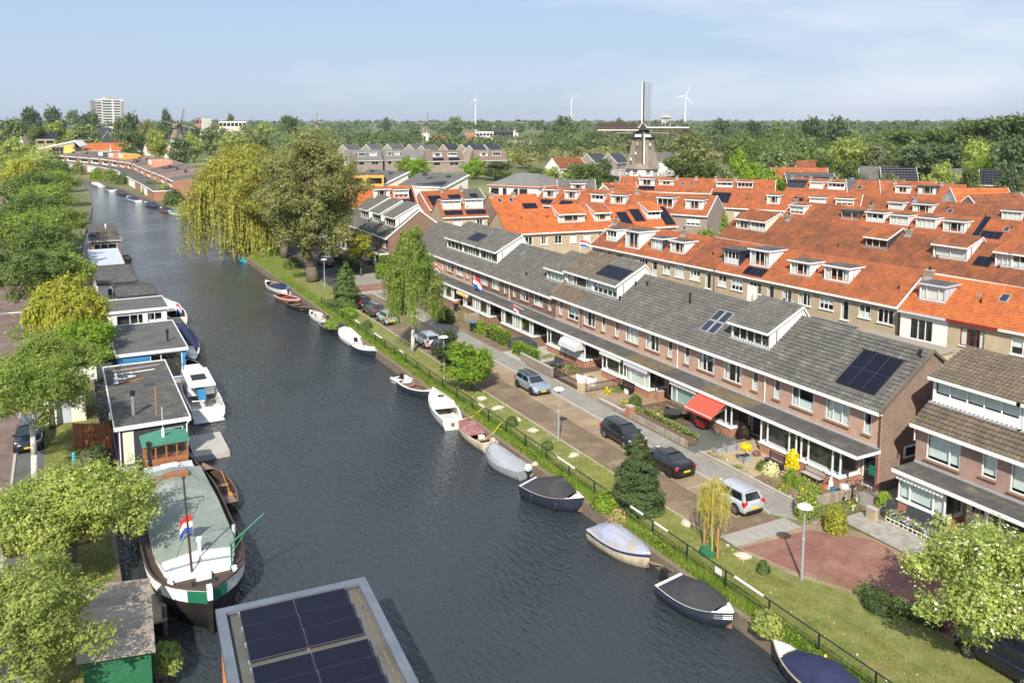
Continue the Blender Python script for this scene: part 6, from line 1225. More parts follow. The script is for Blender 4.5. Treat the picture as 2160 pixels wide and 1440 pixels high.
def bike(label, P, rz, frame='black', cargo=None):
    o = thing('bicycle' if not cargo else 'cargo_bike', label, 'bicycle', P, rz)
    def wheel(x, r):
        b = MB(); n = 18
        b.path([(x+r*math.cos(2*math.pi*i/n), 0, r+r*math.sin(2*math.pi*i/n)) for i in range(n+1)], .022, 5)
        w_ = ob('wheel', b.mesh('wheel', MT['tyre']), o); s_ = MB()
        for i in range(9): s_.tube((x, 0, r), (x+r*math.cos(2*math.pi*i/9), 0, r+r*math.sin(2*math.pi*i/9)), .005, n=3)
        ob('spokes', s_.mesh('spokes', MT['alu']), w_)
    wheel(0, .34); wheel(1.05 if not cargo else 1.75, .34 if not cargo else .25)
    e = 1.05 if not cargo else 1.2
    ob('frame', MB().path([(0, 0, .34), (.42, 0, .3), (.3, 0, .85), (0, 0, .34)], .022).path([(.42, 0, .3), (e-.15, 0, .8), (.32, 0, .75)], .025).path([(e, 0, .34), (e-.15, 0, .8), (e-.2, 0, 1.02)], .025).mesh('frame', MT[frame]), o)
    ob('saddle', MB().box(.16, -.07, .88, .42, .07, .94).mesh('saddle', MT['black']), o); ob('handlebar', MB().tube((e-.22, -.28, 1.05), (e-.22, .28, 1.05), .018).mesh('handlebar', MT['black']), o)
    if cargo: ob('cargo_box', MB().loft([[(1.15, -.25, .25), (1.85, -.22, .25), (1.85, .22, .25), (1.15, .25, .25)], [(1.05, -.34, .85), (2.0, -.3, .8), (2.0, .3, .8), (1.05, .34, .85)]]).mesh('cargo_box', MT[cargo]), o); ob('rain_hood', MB().loft([[(1.08, -.32, .86), (1.95, -.28, .82), (1.95, .28, .82), (1.08, .32, .86)], [(1.15, -.25, 1.35), (1.6, -.22, 1.3), (1.6, .22, 1.3), (1.15, .25, 1.35)]]).mesh('rain_hood', MT['charcoal_fabric']), o)
bike('red and black cargo bike under the red awning', at(1512, 917, GP), math.radians(100), 'black', 'redpaint'); bike('black bicycle against the gable house front', at(1805, 1058, GP), math.radians(80)); bike('black bicycle by the dark front door', at(1845, 1045, GP), math.radians(100))
pr = thing('pushchair', 'dark pushchair with grey hood before the gable house', 'pushchair', at(1782, 1050, GP)); ob('seat', MB().box(-.3, -.25, .4, .3, .25, .55).mesh('seat', MT['charcoal_fabric']), pr); ob('hood', MB().lathe([(.32, 0), (.28, .2), (.02, .3)], 10).mesh('hood', MT['greypaint']), pr, (-.1, 0, .7)); ob('frame', MB().path([(-.45, .2, .1), (.3, .2, .55), (.55, .2, 1.0)], .02).path([(-.45, -.2, .1), (.3, -.2, .55), (.55, -.2, 1.0), (.55, .2, 1.0)], .02).mesh('frame', MT['alu']), pr)
for x in (-.4, .3):
    for y in (-.25, .25): ob('wheel', cached('pcw', lambda: MB().tube((0, -.03, 0), (0, .03, 0), .14, n=12).mesh('wheel', MT['tyre'])), pr, (x, y, .14))
bin_(at(997, 698, .1), 'black wheelie bin with blue lid beside the round hedge', lid='bluepaint'); bin_(at(1004, 702, .1), 'black wheelie bin right of the blue lidded one', lid='black'); bin_(at(962, 655, .1), 'orange lidded bin under the birch foliage', lid='terracotta'); bin_(at(1032, 712, .1), 'bin with orange lid at the house front', lid='terracotta')
sb = thing('sandpit', 'pale table with yellow top by the clipped hedge', 'table', at(1047, 704, GP)); ob('table_top', MB().box(-.6, -.45, .6, .6, .45, .72).mesh('table_top', MT['fl_y']), sb); ob('leg', MB().box(-.55, -.4, 0, .55, .4, .6).mesh('leg', MT['white']), sb)
mb_ = thing('letter_box', 'green letter box by the gable house door', 'letter box', (45.25, 35.65, 1.2)); ob('box_body', MB().box(-.15, -.22, 0, .1, .22, .55).mesh('box_body', MT['bargegreen']), mb_); ob('slot', MB().box(-.155, -.15, .42, -.15, .15, .45).mesh('slot', MT['black']), mb_)
# flags on the houses
f_ = flag('flag', 'tricolour flag on a slanting pole at the brown brick wall', (44.15, 93.6, 4.75), 1.5, 1.3, math.radians(-60)); staff(f_, (1.6, -1.0, -1.3), (0, .0, .1), .03)
f_ = flag('flag', 'small tricolour pennant over the brown house canopy', (43.3, 81.4, 3.6), 1.0, .8, math.radians(-70)); staff(f_, (1.0, .6, -.5), (0, 0, .05))
f_ = flag('flag', 'tricolour flag before the far corner houses', (43.6, 141.0, 4.4), 1.8, 1.5, math.radians(-80)); staff(f_, (1.2, .5, -1.0), (0, 0, .1), .03)
f_ = flag('flag', 'flag hanging at the pale pink brick front beyond the birch', (44.3, 106.0, 4.3), 1.2, 1.0, math.radians(-70)); staff(f_, (1.0, .6, -.8), (0, 0, .1), .03)
f_ = flag('flag', 'small flag on the pale green boat', at(371, 640, 1.2), 1.0, .9, math.radians(-50)); staff(f_, (0, 0, -1.4), (0, 0, .1))
f_ = flag('flag', 'tricolour waving behind the clipped ridge, above the yards', at(1224, 506, 6), 1.6, .9, math.radians(-20)); staff(f_, (0, 0, -6), (0, 0, .1), .03)
# yards between the rows: flat extensions with railings, laundry, roof lights
YG = 'flat extensions between the rows'
def extension(label, c, w, d, h, top='felt', wall='tan'):
    o = thing('extension', label, 'extension', (c.x, c.y, 0), math.radians(-86), YG); ob('wall', MB().box(-w/2, -d/2, 0, w/2, d/2, h-.16).mesh('wall', MT[wall]), o); ob('roof', MB().box(-w/2-.15, -d/2-.15, h-.16, w/2+.15, d/2+.15, h).mesh('roof', MT[top]), o)
    t = MB(); t.box(-w/2-.2, -d/2-.2, h-.2, w/2+.2, -d/2-.152, h+.06); t.box(-w/2-.2, d/2+.152, h-.2, w/2+.2, d/2+.2, h+.06); ob('roof_edge', t.mesh('roof_edge', MT['lead']), o); return o
def railing(o, w, y, z, m, step=.12, h=1.0, bar=.03):
    pk = MB().box(-bar, -.012, 0, bar, .012, h).mesh('baluster', MT[m])
    for i in range(int(w/step)+1): ob('baluster', pk, o, (-w/2+i*step, y, z))
    ob('handrail', MB().box(-w/2, -.03, h, w/2, .03, h+.05).mesh('handrail', MT[m]), o, (0, y, z))
e = extension('flat roof terrace with grey slatted railing', Vector((66.2, 52.5, 0)), 9, 9.5, 3.0, 'plank_g'); railing(e, 8.6, -4.4, 3.0, 'plank_g'); railing(e, 4, -.5, 3.0, 'plank_g')
e = extension('flat extension with two glazed roof lights', Vector((66.0, 62.3, 0)), 8, 8.5, 3.0, 'felt')
for x in (-.3, 1.4): ob('roof_light', MB().ext([(-.8, 0), (.8, 0), (.8, .5), (-.8, .2)], 'x', x-.75, x+.75).mesh('roof_light', MT['curtain']), e, (0, 0, 3.0))
e = extension('flat extension with green planted roof', Vector((65.6, 69.2, 0)), 5, 8, 3.0, 'lawn'); ob('roof_light', MB().box(-.5, -1.2, 3.0, 1.8, .4, 3.25).mesh('roof_light', MT['blind']), e)
e = extension('flat extension with cream open railing', Vector((64.8, 82.0, 0)), 9, 8.5, 3.0, 'felt')
rb = MB()
for z in (.35, .7, 1.0): rb.box(-4.2, -3.9, 3+z-.04, 4.2, -3.84, 3+z+.04)
for x in (-4.2, -2.1, 0, 2.1, 4.1): rb.box(x, -3.92, 3, x+.1, -3.82, 4.05)
ob('railing', rb.mesh('railing', MT['cream']), e)
e = extension('grey metal roofed extension in the yards', Vector((64, 92.5, 0)), 7, 8, 3.3, 'greypaint'); railing(e, 6, -3.7, 3.3, 'white', .9, 1.0, .02)
ln = thing('laundry', 'white trousers hanging over the flat extension', 'laundry', (67.9, 70.6, 3.0)); ob('trousers', MB().face([(0, .75, 2.4), (0, -.75, 2.4), (0, -.85, .5), (0, -.25, .4), (0, -.05, 1.5), (0, .2, .4), (0, .85, .5)]).mesh('trousers', MT['white']), ln); ob('line_post', MB().tube((.05, .9, 0), (.05, .9, 2.5), .03).tube((.05, -.95, 0), (.05, -.95, 2.5), .03).tube((.05, .9, 2.42), (.05, -.95, 2.42), .015).mesh('line_post', MT['galv']), ln)
ln = thing('laundry', 'dark laundry on a rack against the tan wall', 'laundry', (69.2, 66.6, 3.0)); 
for k in range(5): ob('garment', MB().box(-.02, -.9+k*.4, .5+.1*(k % 2), .03, -.58+k*.4, 1.5).mesh('garment', MT['charcoal_fabric' if k % 2 else 'greypaint']), ln)
ob('rack', MB().tube((0, -1, 1.52), (0, 1, 1.52), .02).tube((0, -1, 0), (0, -1, 1.52), .02).tube((0, 1, 0), (0, 1, 1.52), .02).mesh('rack', MT['alu']), ln)
ac = thing('air_conditioner', 'white air conditioning unit on the yard roof', 'air unit', (69.0, 64.9, 3.0)); ob('unit', MB().box(-.3, -.45, 0, .3, .45, .85).mesh('unit', MT['white']), ac); ob('fan_grille', MB().lathe([(.3, 0), (.28, .02), (.02, .03)], 14).mesh('fan_grille', MT['greypaint']), ac, (-.31, 0, .42), rot=(0, -math.pi/2, 0))
for k, (x, y) in enumerate(((61.5, 72.0), (62.3, 95.5))): ob('flue_pipe', MB().lathe([(.06, 0), (.06, 7.4 if k == 0 else 6.2), (.12, 7.5 if k == 0 else 6.3), (.01, 7.6 if k == 0 else 6.4)], 8).mesh('flue_pipe', MT['wood_dark']), None, (x+2, y, 0), label=['tall dark flue rising from the yards', 'shorter flue near the bright orange row'][k], cat='flue')

# ------------------------------------------------------------------ foliage
def rand_dirs(n, g):
    v = g.normal(size=(n, 3)); return v/np.linalg.norm(v, axis=1)[:, None]
def leaf_quads(C, Nrm, size, g, ratio=.6, along=None):
    """one small quad per leaf at C, facing roughly Nrm"""
    n = len(C); r = rand_dirs(n, g); nn = Nrm+r*.75; nn /= np.linalg.norm(nn, axis=1)[:, None]
    a = np.cross(nn, rand_dirs(n, g)) if along is None else along+r*.25
    a /= np.linalg.norm(a, axis=1)[:, None]+1e-9; b = np.cross(nn, a); b /= np.linalg.norm(b, axis=1)[:, None]+1e-9
    s = (size*np.clip(g.lognormal(-.05, .36, n), .45, 2.0))[:, None]; a = a*s*.5; b = b*s*.5*ratio
    V = np.stack([C-a-b*.5, C+a*.1-b, C+a+b*.2, C-a*.1+b], 1).reshape(-1, 3)
    return V, np.arange(n*4).reshape(-1, 4)
def crown_pts(clumps, per, g, shell=.55):
    """leaf centres and outward normals for a list of (centre, radius) clumps"""
    C = []; N_ = []; T = []
    for (c, r), k in zip(clumps, per):
        ks = int(k*.32)                                     # sprigs that break the outline of the clump
        if ks > 20:
            m = max(3, ks//14); sd = rand_dirs(m, g); sd[:, 2] = sd[:, 2]*.7+.2; j = g.integers(0, m, ks); u = g.random(ks)
            C.append(np.array(c)+sd[j]*(r*(.55+.95*u))[:, None]+g.normal(0, .09*r, (ks, 3))); N_.append(sd[j]*.5+np.array([0, 0, .7])); T.append(np.full(ks, g.normal(0, .12))+g.normal(0, .2, ks)); k -= ks
        d = rand_dirs(k, g); rad = r*(shell+(1-shell)*g.random(k))**.8*(1+.18*g.normal(size=k)); p = np.array(c)+d*rad[:, None]*np.array([1, 1, .8])
        C.append(p); N_.append(d+np.array([0, 0, .35])); T.append(np.full(k, g.normal(0, .13))+g.normal(0, .16, k))
    return np.concatenate(C), np.concatenate(N_), np.concatenate(T)
def make_clumps(rx, ry, rz, cz, n, rc, g, shape='round', gap=.0):
    out = []
    for i in range(n):
        d = rand_dirs(1, g)[0]
        if shape == 'round': d[2] = abs(d[2])*.95-.35 if g.random() < .8 else d[2]
        q = g.uniform(.55, 1.0); wob = 1+.22*g.normal()
        c = np.array([d[0]*rx*q*wob, d[1]*ry*q*wob, cz+d[2]*rz*q*(1+.1*g.normal())])
        out.append((c, rc*g.uniform(.6, 1.35)))
    return out
def limbs(b, h0, clumps, g, r0, k=12, base=(0, 0, 0), lean=(0, 0), fork=None):
    """tapered trunk that forks into limbs reaching the clumps"""
    top = np.array([lean[0], lean[1], h0]); bz = np.array(base, float)
    pts = [bz, bz+(top-bz)*.35+g.normal(0, .04, 3)*h0*.3, bz+(top-bz)*.7+g.normal(0, .04, 3)*h0*.3, top]
    rr = [r0*1.25, r0, r0*.85, r0*.65]
    for i in range(3): b.tube(pts[i], pts[i+1], rr[i], rr[i+1], 8)
    sel = [clumps[i] for i in g.permutation(len(clumps))[:k]]
    for c, r in sel:
        s = pts[2] if g.random() < .35 else top; e = np.array(c)
        if e[2] < s[2]*.5: continue
        m1 = s+(e-s)*.5+np.array([0, 0, -.08*np.linalg.norm(e-s)])+g.normal(0, .1, 3)
        q = r0*.34*g.uniform(.7, 1.2); b.tube(s, m1, q, q*.65, 5); b.tube(m1, e, q*.65, q*.2, 4)
        for _ in range(2): e2 = e+rand_dirs(1, g)[0]*r*.9; b.tube(e-(e-m1)*.2, e2, q*.25, q*.08, 3)
def tree_mesh(seed, h, rx, ry, rz, cz, n, rc, leaves, size, leaf, bark='bark', r0=.2, trunk_h=None, ratio=.6, shape='round', k=12, blossom=0, lean=(0, 0), extra=None, fl='fl_w'):
    g = np.random.default_rng(seed); cl = make_clumps(rx, ry, rz, cz, n, rc, g, shape)+(extra or [])
    wt = np.array([r**2 for c, r in cl]); per = np.maximum(4, (wt/wt.sum()*leaves).astype(int))
    C, N_, T = crown_pts(cl, per, g); keep = C[:, 2] > .25; C, N_, T = C[keep], N_[keep], T[keep]
    V, Q = leaf_quads(C, N_, size, g, ratio); mi = np.zeros(len(Q), int)
    if blossom: mi = (g.random(len(Q)) < blossom*(C[:, 0]*0+1)).astype(int)
    crown = arr_mesh('crown', V, Q, [MT[leaf], MT[fl]], T, mi)
    b = MB(); limbs(b, trunk_h or cz*.7, cl, g, r0, k, lean=lean); return crown, b.mesh('trunk', MT[bark], True)
def tree(label, P, meshes, rz=0.0, s=1.0, group=None, name='tree', sz=None, cat='tree'):
    o = thing(name, label, cat, P, rz, group); sc = (s, s, sz or s)
    ob('trunk', meshes[1], o, scale=sc); ob('crown', meshes[0], o, scale=sc); return o
def weeping(seed, h, rx, nst, leaf, size, r0, drop=(.45, .95), per=26, bark='bark', core=6000, zmin=.15, ncl=60, pw=2.2):
    """weeping crown: bunches of hanging, swaying strands below the ends of arching boughs"""
    g = np.random.default_rng(seed); cl = []; C = []; N_ = []; A = []; T = []
    for i in range(ncl):
        a = g.uniform(0, 2*np.pi); q = np.sqrt(g.random())*(1+.13*math.sin(a*3+seed)); z = h*(.97-.45*min(q, 1.15)**pw)+g.normal(0, .035)*h; r = rx*(.17+.09*g.random())
        c = np.array([rx*q*math.cos(a), rx*q*math.sin(a), z-r*.5]); cl.append((c, r*1.15)); tn = g.normal(0, .16)
        for j in range(max(3, nst//ncl)):
            b2, rr = g.uniform(0, 2*np.pi), r*np.sqrt(g.random())*1.15; ln = min(h*g.uniform(*drop)*(.22+.78*min(q, 1)), c[2]-zmin); t = np.linspace(0, 1, per)+g.normal(0, .012, per); sw = g.normal(0, .12, 2)*ln*.4
            x = c[0]+rr*math.cos(b2)+sw[0]*t**2+.07*np.sin(t*5+j)+g.normal(0, .06, per); y = c[1]+rr*math.sin(b2)+sw[1]*t**2+g.normal(0, .06, per); z_ = c[2]+r*.4*(1-(rr/r)**2)-ln*t
            C.append(np.stack([x, y, z_], 1)); N_.append(np.tile([math.cos(a)+.5*math.cos(b2), math.sin(a)+.5*math.sin(b2), .5], (per, 1))); A.append(np.tile([sw[0]*.3, sw[1]*.3, -1.0], (per, 1))); T.append(np.full(per, tn+g.normal(0, .08))+g.normal(0, .12, per))
    C, N_, A, T = (np.concatenate(q) for q in (C, N_, A, T)); V, Q = leaf_quads(C, N_, size, g, .42, A)
    wt = np.array([r**2 for c, r in cl]); per2 = np.maximum(4, (wt/wt.sum()*core).astype(int)); C2, N2, T2 = crown_pts(cl, per2, g); V2, Q2 = leaf_quads(C2, N2, size*.85, g, .55)
    V = np.concatenate([V, V2]); Q = np.concatenate([Q, Q2+len(C)*4]); b = MB(); limbs(b, h*.5, cl, g, r0, 22)
    return arr_mesh('crown', V, Q, MT[leaf], np.concatenate([T, T2])), b.mesh('trunk', MT[bark], True)
def conifer(seed, h, r, leaves, size, leaf, r0=.12, taper=.85):
    g = np.random.default_rng(seed); C = []; N_ = []; T = []; nt = int(h*3.2)
    for i in range(nt):
        u = (i+.5)/nt; z = h*(.04+.94*u); rr = r*(1-u)**taper*(1+.1*g.normal())+.08; nb = max(3, int(9*(1-u))+3)
        for j in range(nb):
            a = 2*np.pi*(j+g.random())/nb; k = max(6, int(leaves*(1-u)*1.9/(nt*nb))); q = rr*np.sqrt(g.random(k))*g.uniform(.8, 1.18); da = g.normal(0, .22, k)
            C.append(np.stack([q*np.cos(a+da), q*np.sin(a+da), z-q*.22+g.normal(0, .07, k)*h/5], 1)); N_.append(np.stack([np.cos(a+da), np.sin(a+da), np.full(k, .5)], 1)); T.append(np.full(k, g.normal(0, .12))+g.normal(0, .2, k))
    C, N_, T = np.concatenate(C), np.concatenate(N_), np.concatenate(T); C[:, 2] = np.clip(C[:, 2], .12, None); V, Q = leaf_quads(C, N_, size, g, .5)
    return arr_mesh('crown', V, Q, MT[leaf], T), MB().tube((0, 0, 0), (0, 0, h*.9), r0, .02, 7).mesh('trunk', MT['bark'], True)

# near trees
tree('bushy fresh green tree with pale tips beside the barge', (-.6, 48.6, 0), tree_mesh(1, 7, 3.6, 3.6, 2.3, 4.0, 84, .82, 52000, .145, 'leaf_l', r0=.22, trunk_h=2.2, blossom=.006, k=30), name='broadleaf_tree')
tree('loose birch over the green shed at the lower left corner', (-2.6, 37.0, 0), tree_mesh(2, 8, 3.6, 3.4, 2.7, 4.6, 64, .66, 27000, .135, 'leaf_l', 'birch_bark', .17, 3.0, k=20), name='birch_tree')
tree('white stemmed birch above the dark blue SUV', (-2.7, 62.7, 0), tree_mesh(3, 9.5, 3.1, 3.1, 2.9, 6.6, 62, .74, 32000, .14, 'leaf', 'birch_bark', .19, 5.2, k=18, lean=(.2, .8), extra=[(np.array([2.6, 1.5, 5.2]), 1.2), (np.array([-1.5, 2, 5.0]), 1.2)]), name='birch_tree')
tree('leafy green tree in front of the cream hut', (-1.7, 73.5, 0), tree_mesh(4, 8, 3.0, 2.9, 2.7, 5.2, 60, .74, 30000, .15, 'leaf', 'bark', .2, 3.0), name='broadleaf_tree')
tree('yellow green willow with drooping dome on the left bank', (-.4, 91.5, 0), weeping(5, 8.8, 3.7, 1100, 'leaf_y', .26, .25, (.2, .5), 16, core=14000, zmin=1.0, ncl=64), name='willow_tree')
tree('bright green round tree below the yellow willow', (.8, 86.3, 0), tree_mesh(6, 6.3, 2.7, 2.5, 2.0, 3.9, 34, .85, 18000, .19, 'leaf_b', 'bark', .18, 2.2), name='broadleaf_tree')
m7 = tree_mesh(7, 9.5, 4.2, 4.2, 3.2, 6.0, 52, 1.1, 24000, .24, 'leaf', 'bark', .25, 3.4); m8 = tree_mesh(8, 9.5, 4.0, 4.4, 3.3, 6.2, 52, 1.05, 24000, .24, 'leaf_m', 'birch_bark', .22, 3.6, k=18)
tree('green tree beside the black felt houseboat roof', (-1.3, 119, 0), m7, s=.9, name='broadleaf_tree', rz=.5); tree('wide green tree behind the yellow willow', (-4.2, 116, 0), m8, 1.2, 1.0, name='broadleaf_tree')
tree('grey twigged tree before the pale grey houseboat', (-2.2, 140, 0), m8, 2.1, 1.0, name='broadleaf_tree'); tree('full green tree at the left road, above the willow', (-4.6, 146, 0), m7, 3.0, 1.2, name='broadleaf_tree')
tree('round green tree in front of the far dark houseboat', (-1.6, 166, 0), m7, 4.2, 1.05, name='broadleaf_tree'); tree('tall green tree left of the far dark houseboat', (-5.5, 176, 0), m8, .6, 1.25, name='broadleaf_tree')
tree('tree crown at the narrowing of the canal, left side', (-3.6, 208, 0), m7, 1.7, 1.2, name='broadleaf_tree'); tree('leafy tree by the far left road bend', (-6, 232, 0), m8, 2.5, 1.35, name='broadleaf_tree'); tree('tree at the waterside before the bend', (-1.5, 262, 0), m7, .2, 1.2, name='broadleaf_tree')
tree('yellowish tree at the left picture edge, far bank', (-10, 292, 0), weeping(9, 12, 5.4, 420, 'leaf_y', .55, .3, (.2, .45), 12, core=6000, zmin=1, ncl=44), name='willow_tree'); tree('dark green tree by the far bend of the left bank', (-3, 312, 0), m8, 5.0, 1.3, name='broadleaf_tree')
# the two willows on the right bank and the big poplar
tree('huge weeping willow hanging over the canal', (28.9, 160, 0), weeping(12, 18.8, 8.8, 2800, 'leaf_w', .42, .6, (.3, .85), 24, core=26000, zmin=-.4, ncl=86), name='willow_tree')
tree('broad olive green willow behind the weeping one', (33.6, 148, 0), tree_mesh(13, 20, 6.6, 6.6, 7.6, 11.8, 100, 1.7, 46000, .36, 'leaf_w', 'bark', .6, 6.5, .5, k=22), name='willow_tree')
tree('tall grey green poplar with thick leaning trunk on the verge', (32.3, 124.2, 0), tree_mesh(14, 21, 6.6, 6.6, 8.6, 12.6, 150, 1.5, 88000, .27, 'leaf_o', 'bark', .8, 6.0, .55, 'any', 34, lean=(-.6, 1.4)), name='poplar_tree')
tree('drooping birch in front of the row houses', (31.2, 81.0, 0), weeping(15, 13.6, 2.75, 1300, 'leaf', .2, .19, (.18, .5), 22, 'birch_bark', core=12000, zmin=3.4, ncl=64, pw=1.25), name='birch_tree')
tree('dense dark evergreen cone beside the fence', (30.5, 41.0, 0), conifer(16, 4.9, 1.75, 26000, .15, 'leaf_d', taper=.62), name='evergreen_tree')
tree('evergreen cone near the three parked cars', (31.6, 105.3, 0), conifer(17, 6.0, 2.1, 15000, .22, 'leaf_m', taper=.62), name='evergreen_tree')
tree('narrow dark holly left of the broad shrub', (31.2, 71.6, 0), tree_mesh(18, 4.6, 1.0, 1.0, 1.9, 2.5, 22, .55, 9000, .16, 'leaf_d', r0=.1, trunk_h=1.4, shape='any'), name='holly_tree')
tree('broad bright green shrub tree on the verge', (31.3, 66.7, 0), tree_mesh(19, 5, 1.9, 1.9, 1.8, 2.5, 40, .6, 17000, .17, 'leaf_b', r0=.13, trunk_h=1.2, shape='any'), name='shrub_tree')
tree('slim lime tree with straight stem at the far pavement', (39.8, 124.6, .09), tree_mesh(20, 7, 1.8, 1.8, 2.3, 4.9, 26, .6, 7000, .24, 'leaf_y', r0=.12, trunk_h=3.2, shape='any'), name='street_tree')
tree('white blossoming tree at the lower right corner', (35.8, 21.6, 0), tree_mesh(21, 6.5, 3.5, 3.4, 2.2, 3.9, 84, .72, 44000, .14, 'leaf_l', r0=.2, trunk_h=2.0, blossom=.045, extra=[(np.array([-2.9, -1.6, 3.6]), 1.0), (np.array([-3.3, .6, 2.9]), .8)]), name='hawthorn_tree')
# young yellow willow in its green ring with stakes
g = np.random.default_rng(31); V = []; A = []; cl = []
yw = thing('young_willow', 'young yellow weeping willow tied to two orange stakes', 'tree', at(1502, 1163))
b = MB(); b.tube((0, 0, 0), (.05, .1, 3.7), .045, .03, 7); ob('trunk', b.mesh('trunk', MT['twig']), yw)
b = MB()
for i in range(150):
    a = g.uniform(0, 6.28); q = g.uniform(.15, 1.0)**.7*.95; z0 = g.uniform(3.1, 4.3); p = [np.array([.05, .1, min(z0, 3.7)])]; 
    for t in (.3, .55, .8, 1.0): p.append(np.array([math.cos(a)*q*min(1, t*1.6), math.sin(a)*q*min(1, t*1.6), z0+.35*math.sin(t*2.2)-t*t*g.uniform(1.0, 2.6)]))
    b.path([tuple(x) for x in p], .008, 3); cl += p[2:]
C = np.repeat(np.array(cl), 5, 0)+g.normal(0, .09, (len(cl)*5, 3)); V, Q = leaf_quads(C, rand_dirs(len(C), g), .10, g, .35, np.tile([0, 0, -1.], (len(C), 1)))
ob('twigs', b.mesh('twigs', MT['twig']), yw); ob('crown', arr_mesh('crown', V, Q, MT['leaf_y'], g.normal(0, .15, len(Q))), yw)
sk = thing('tree_stake', 'left orange stake by the young willow', 'stake', at(1485, 1152)); ob('stake', MB().tube((0, 0, 0), (0, 0, 1.75), .06, .055, 7).mesh('stake', MT['orange_post']), sk); sk = thing('tree_stake', 'right orange stake by the young willow', 'stake', at(1513, 1176)); ob('stake', MB().tube((0, 0, 0), (0, 0, 1.75), .06, .055, 7).mesh('stake', MT['orange_post']), sk)
ob('watering_ring', MB().lathe([(.5, 0), (.52, .3), (.46, .31), (.44, .05)], 20).mesh('watering_ring', MT['ringgreen']), None, at(1495, 1168), label='green plastic watering ring round the young willow', cat='ring')

# shrubs, hedges, flowers
def shrub(label, P, rx, ry, h, leaf, n=1600, size=.1, seed=0, flower=None, fr=.0, name='shrub', group=None, shape=2.0):
    g = np.random.default_rng(seed+500); d = rand_dirs(n, g); d[:, 2] = np.abs(d[:, 2]); q = g.uniform(.72, 1.03, n)*(1+.10*np.sin(d[:, 0]*7+seed)*np.cos(d[:, 1]*6)); C = d*q[:, None]*np.array([rx, ry, h])
    C[:, 2] = np.maximum(C[:, 2], .03); V, Q = leaf_quads(C, d, size, g, .65); mi = (g.random(n) < fr).astype(int); o = thing(name, label, 'shrub', P, 0, group)
    ob('foliage', arr_mesh('foliage', V, Q, [MT[leaf], MT[flower or 'fl_w']], g.normal(0, .2, n), mi), o); ob('stems', MB().lathe([(rx*.62, 0), (rx*.72, h*.4), (rx*.4, h*.72), (.02, h*.82)], 8).mesh('stems', MT['hedge_core'], True), o); return o
def hedge(label, p, q, t, h, leaf, seed=0, size=.12, dens=260, z=.06, name='hedge'):
    a, b_ = Vector((p[0], p[1], z)), Vector((q[0], q[1], z)); d = b_-a; L = d.length; g = np.random.default_rng(seed+900); n = int((2*L*h+L*t+2*t*h)*dens*.6)
    o = thing(name, label, 'hedge', a, math.atan2(d.y, d.x)); P = np.stack([g.uniform(-.05, L+.05, n), g.uniform(-t/2, t/2, n), g.uniform(.03, h, n)], 1); f = g.random(n); N_ = np.zeros((n, 3)); wt = np.array([L*t, L*h, L*h, t*h, t*h]); wt = np.cumsum(wt/wt.sum())
    j = 0.06*g.normal(size=n)
    for k, (lo, hi) in enumerate(zip([0]+list(wt[:-1]), wt)):
        m = (f >= lo) & (f < hi)
        if k == 0: P[m, 2] = h+j[m]; N_[m, 2] = 1
        elif k in (1, 2): s_ = -1 if k == 1 else 1; P[m, 1] = s_*t/2+j[m]; N_[m, 1] = s_
        else: s_ = -1 if k == 3 else 1; P[m, 0] = (0 if s_ < 0 else L)+j[m]; N_[m, 0] = s_
    V, Q = leaf_quads(P, N_, size, g, .65); ob('foliage', arr_mesh('foliage', V, Q, MT[leaf], g.normal(0, .2, n)), o); ob('stems', MB().box(.06, -t/2+.08, 0, L-.06, t/2-.08, h-.1).mesh('stems', MT['hedge_core']), o)
hedge('clipped bright hedge before the charcoal covered furniture', (40.4, 75.6), (40.4, 71.2), .8, 1.25, 'leaf_b', 1); hedge('clipped bright hedge before the brown house door', (41.0, 82.8), (41.0, 78.4), 1.0, 1.35, 'leaf_b', 2); shrub('round clipped bush beside the black bins', (40.8, 84.6, .06), .9, .9, 1.5, 'leaf_b', 1600, .13, 3)
hedge('tall green hedge at the far corner gable', (43.5, 126.2), (50.5, 126.2), 1.4, 2.6, 'leaf_b', 4, .22, 90); hedge('round topped bright hedge at the far corner pavement', (41.2, 121.5), (44.6, 120.8), 1.8, 2.0, 'leaf_b', 5, .2, 110); hedge('dark hedge along the corner houses', (40.6, 128), (40.6, 145), 1.0, 1.4, 'leaf_d', 6, .22, 70)
hedge('low green bed hedge behind the grey blue hatchback', (37.5, 68.6), (37.5, 66.2), .9, .5, 'leaf_m', 7, .1, 300); hedge('low leafy strip along the brick plateau', (34.7, 27.7), (35.6, 23.8), .8, .5, 'leaf_m', 8, .1, 300)
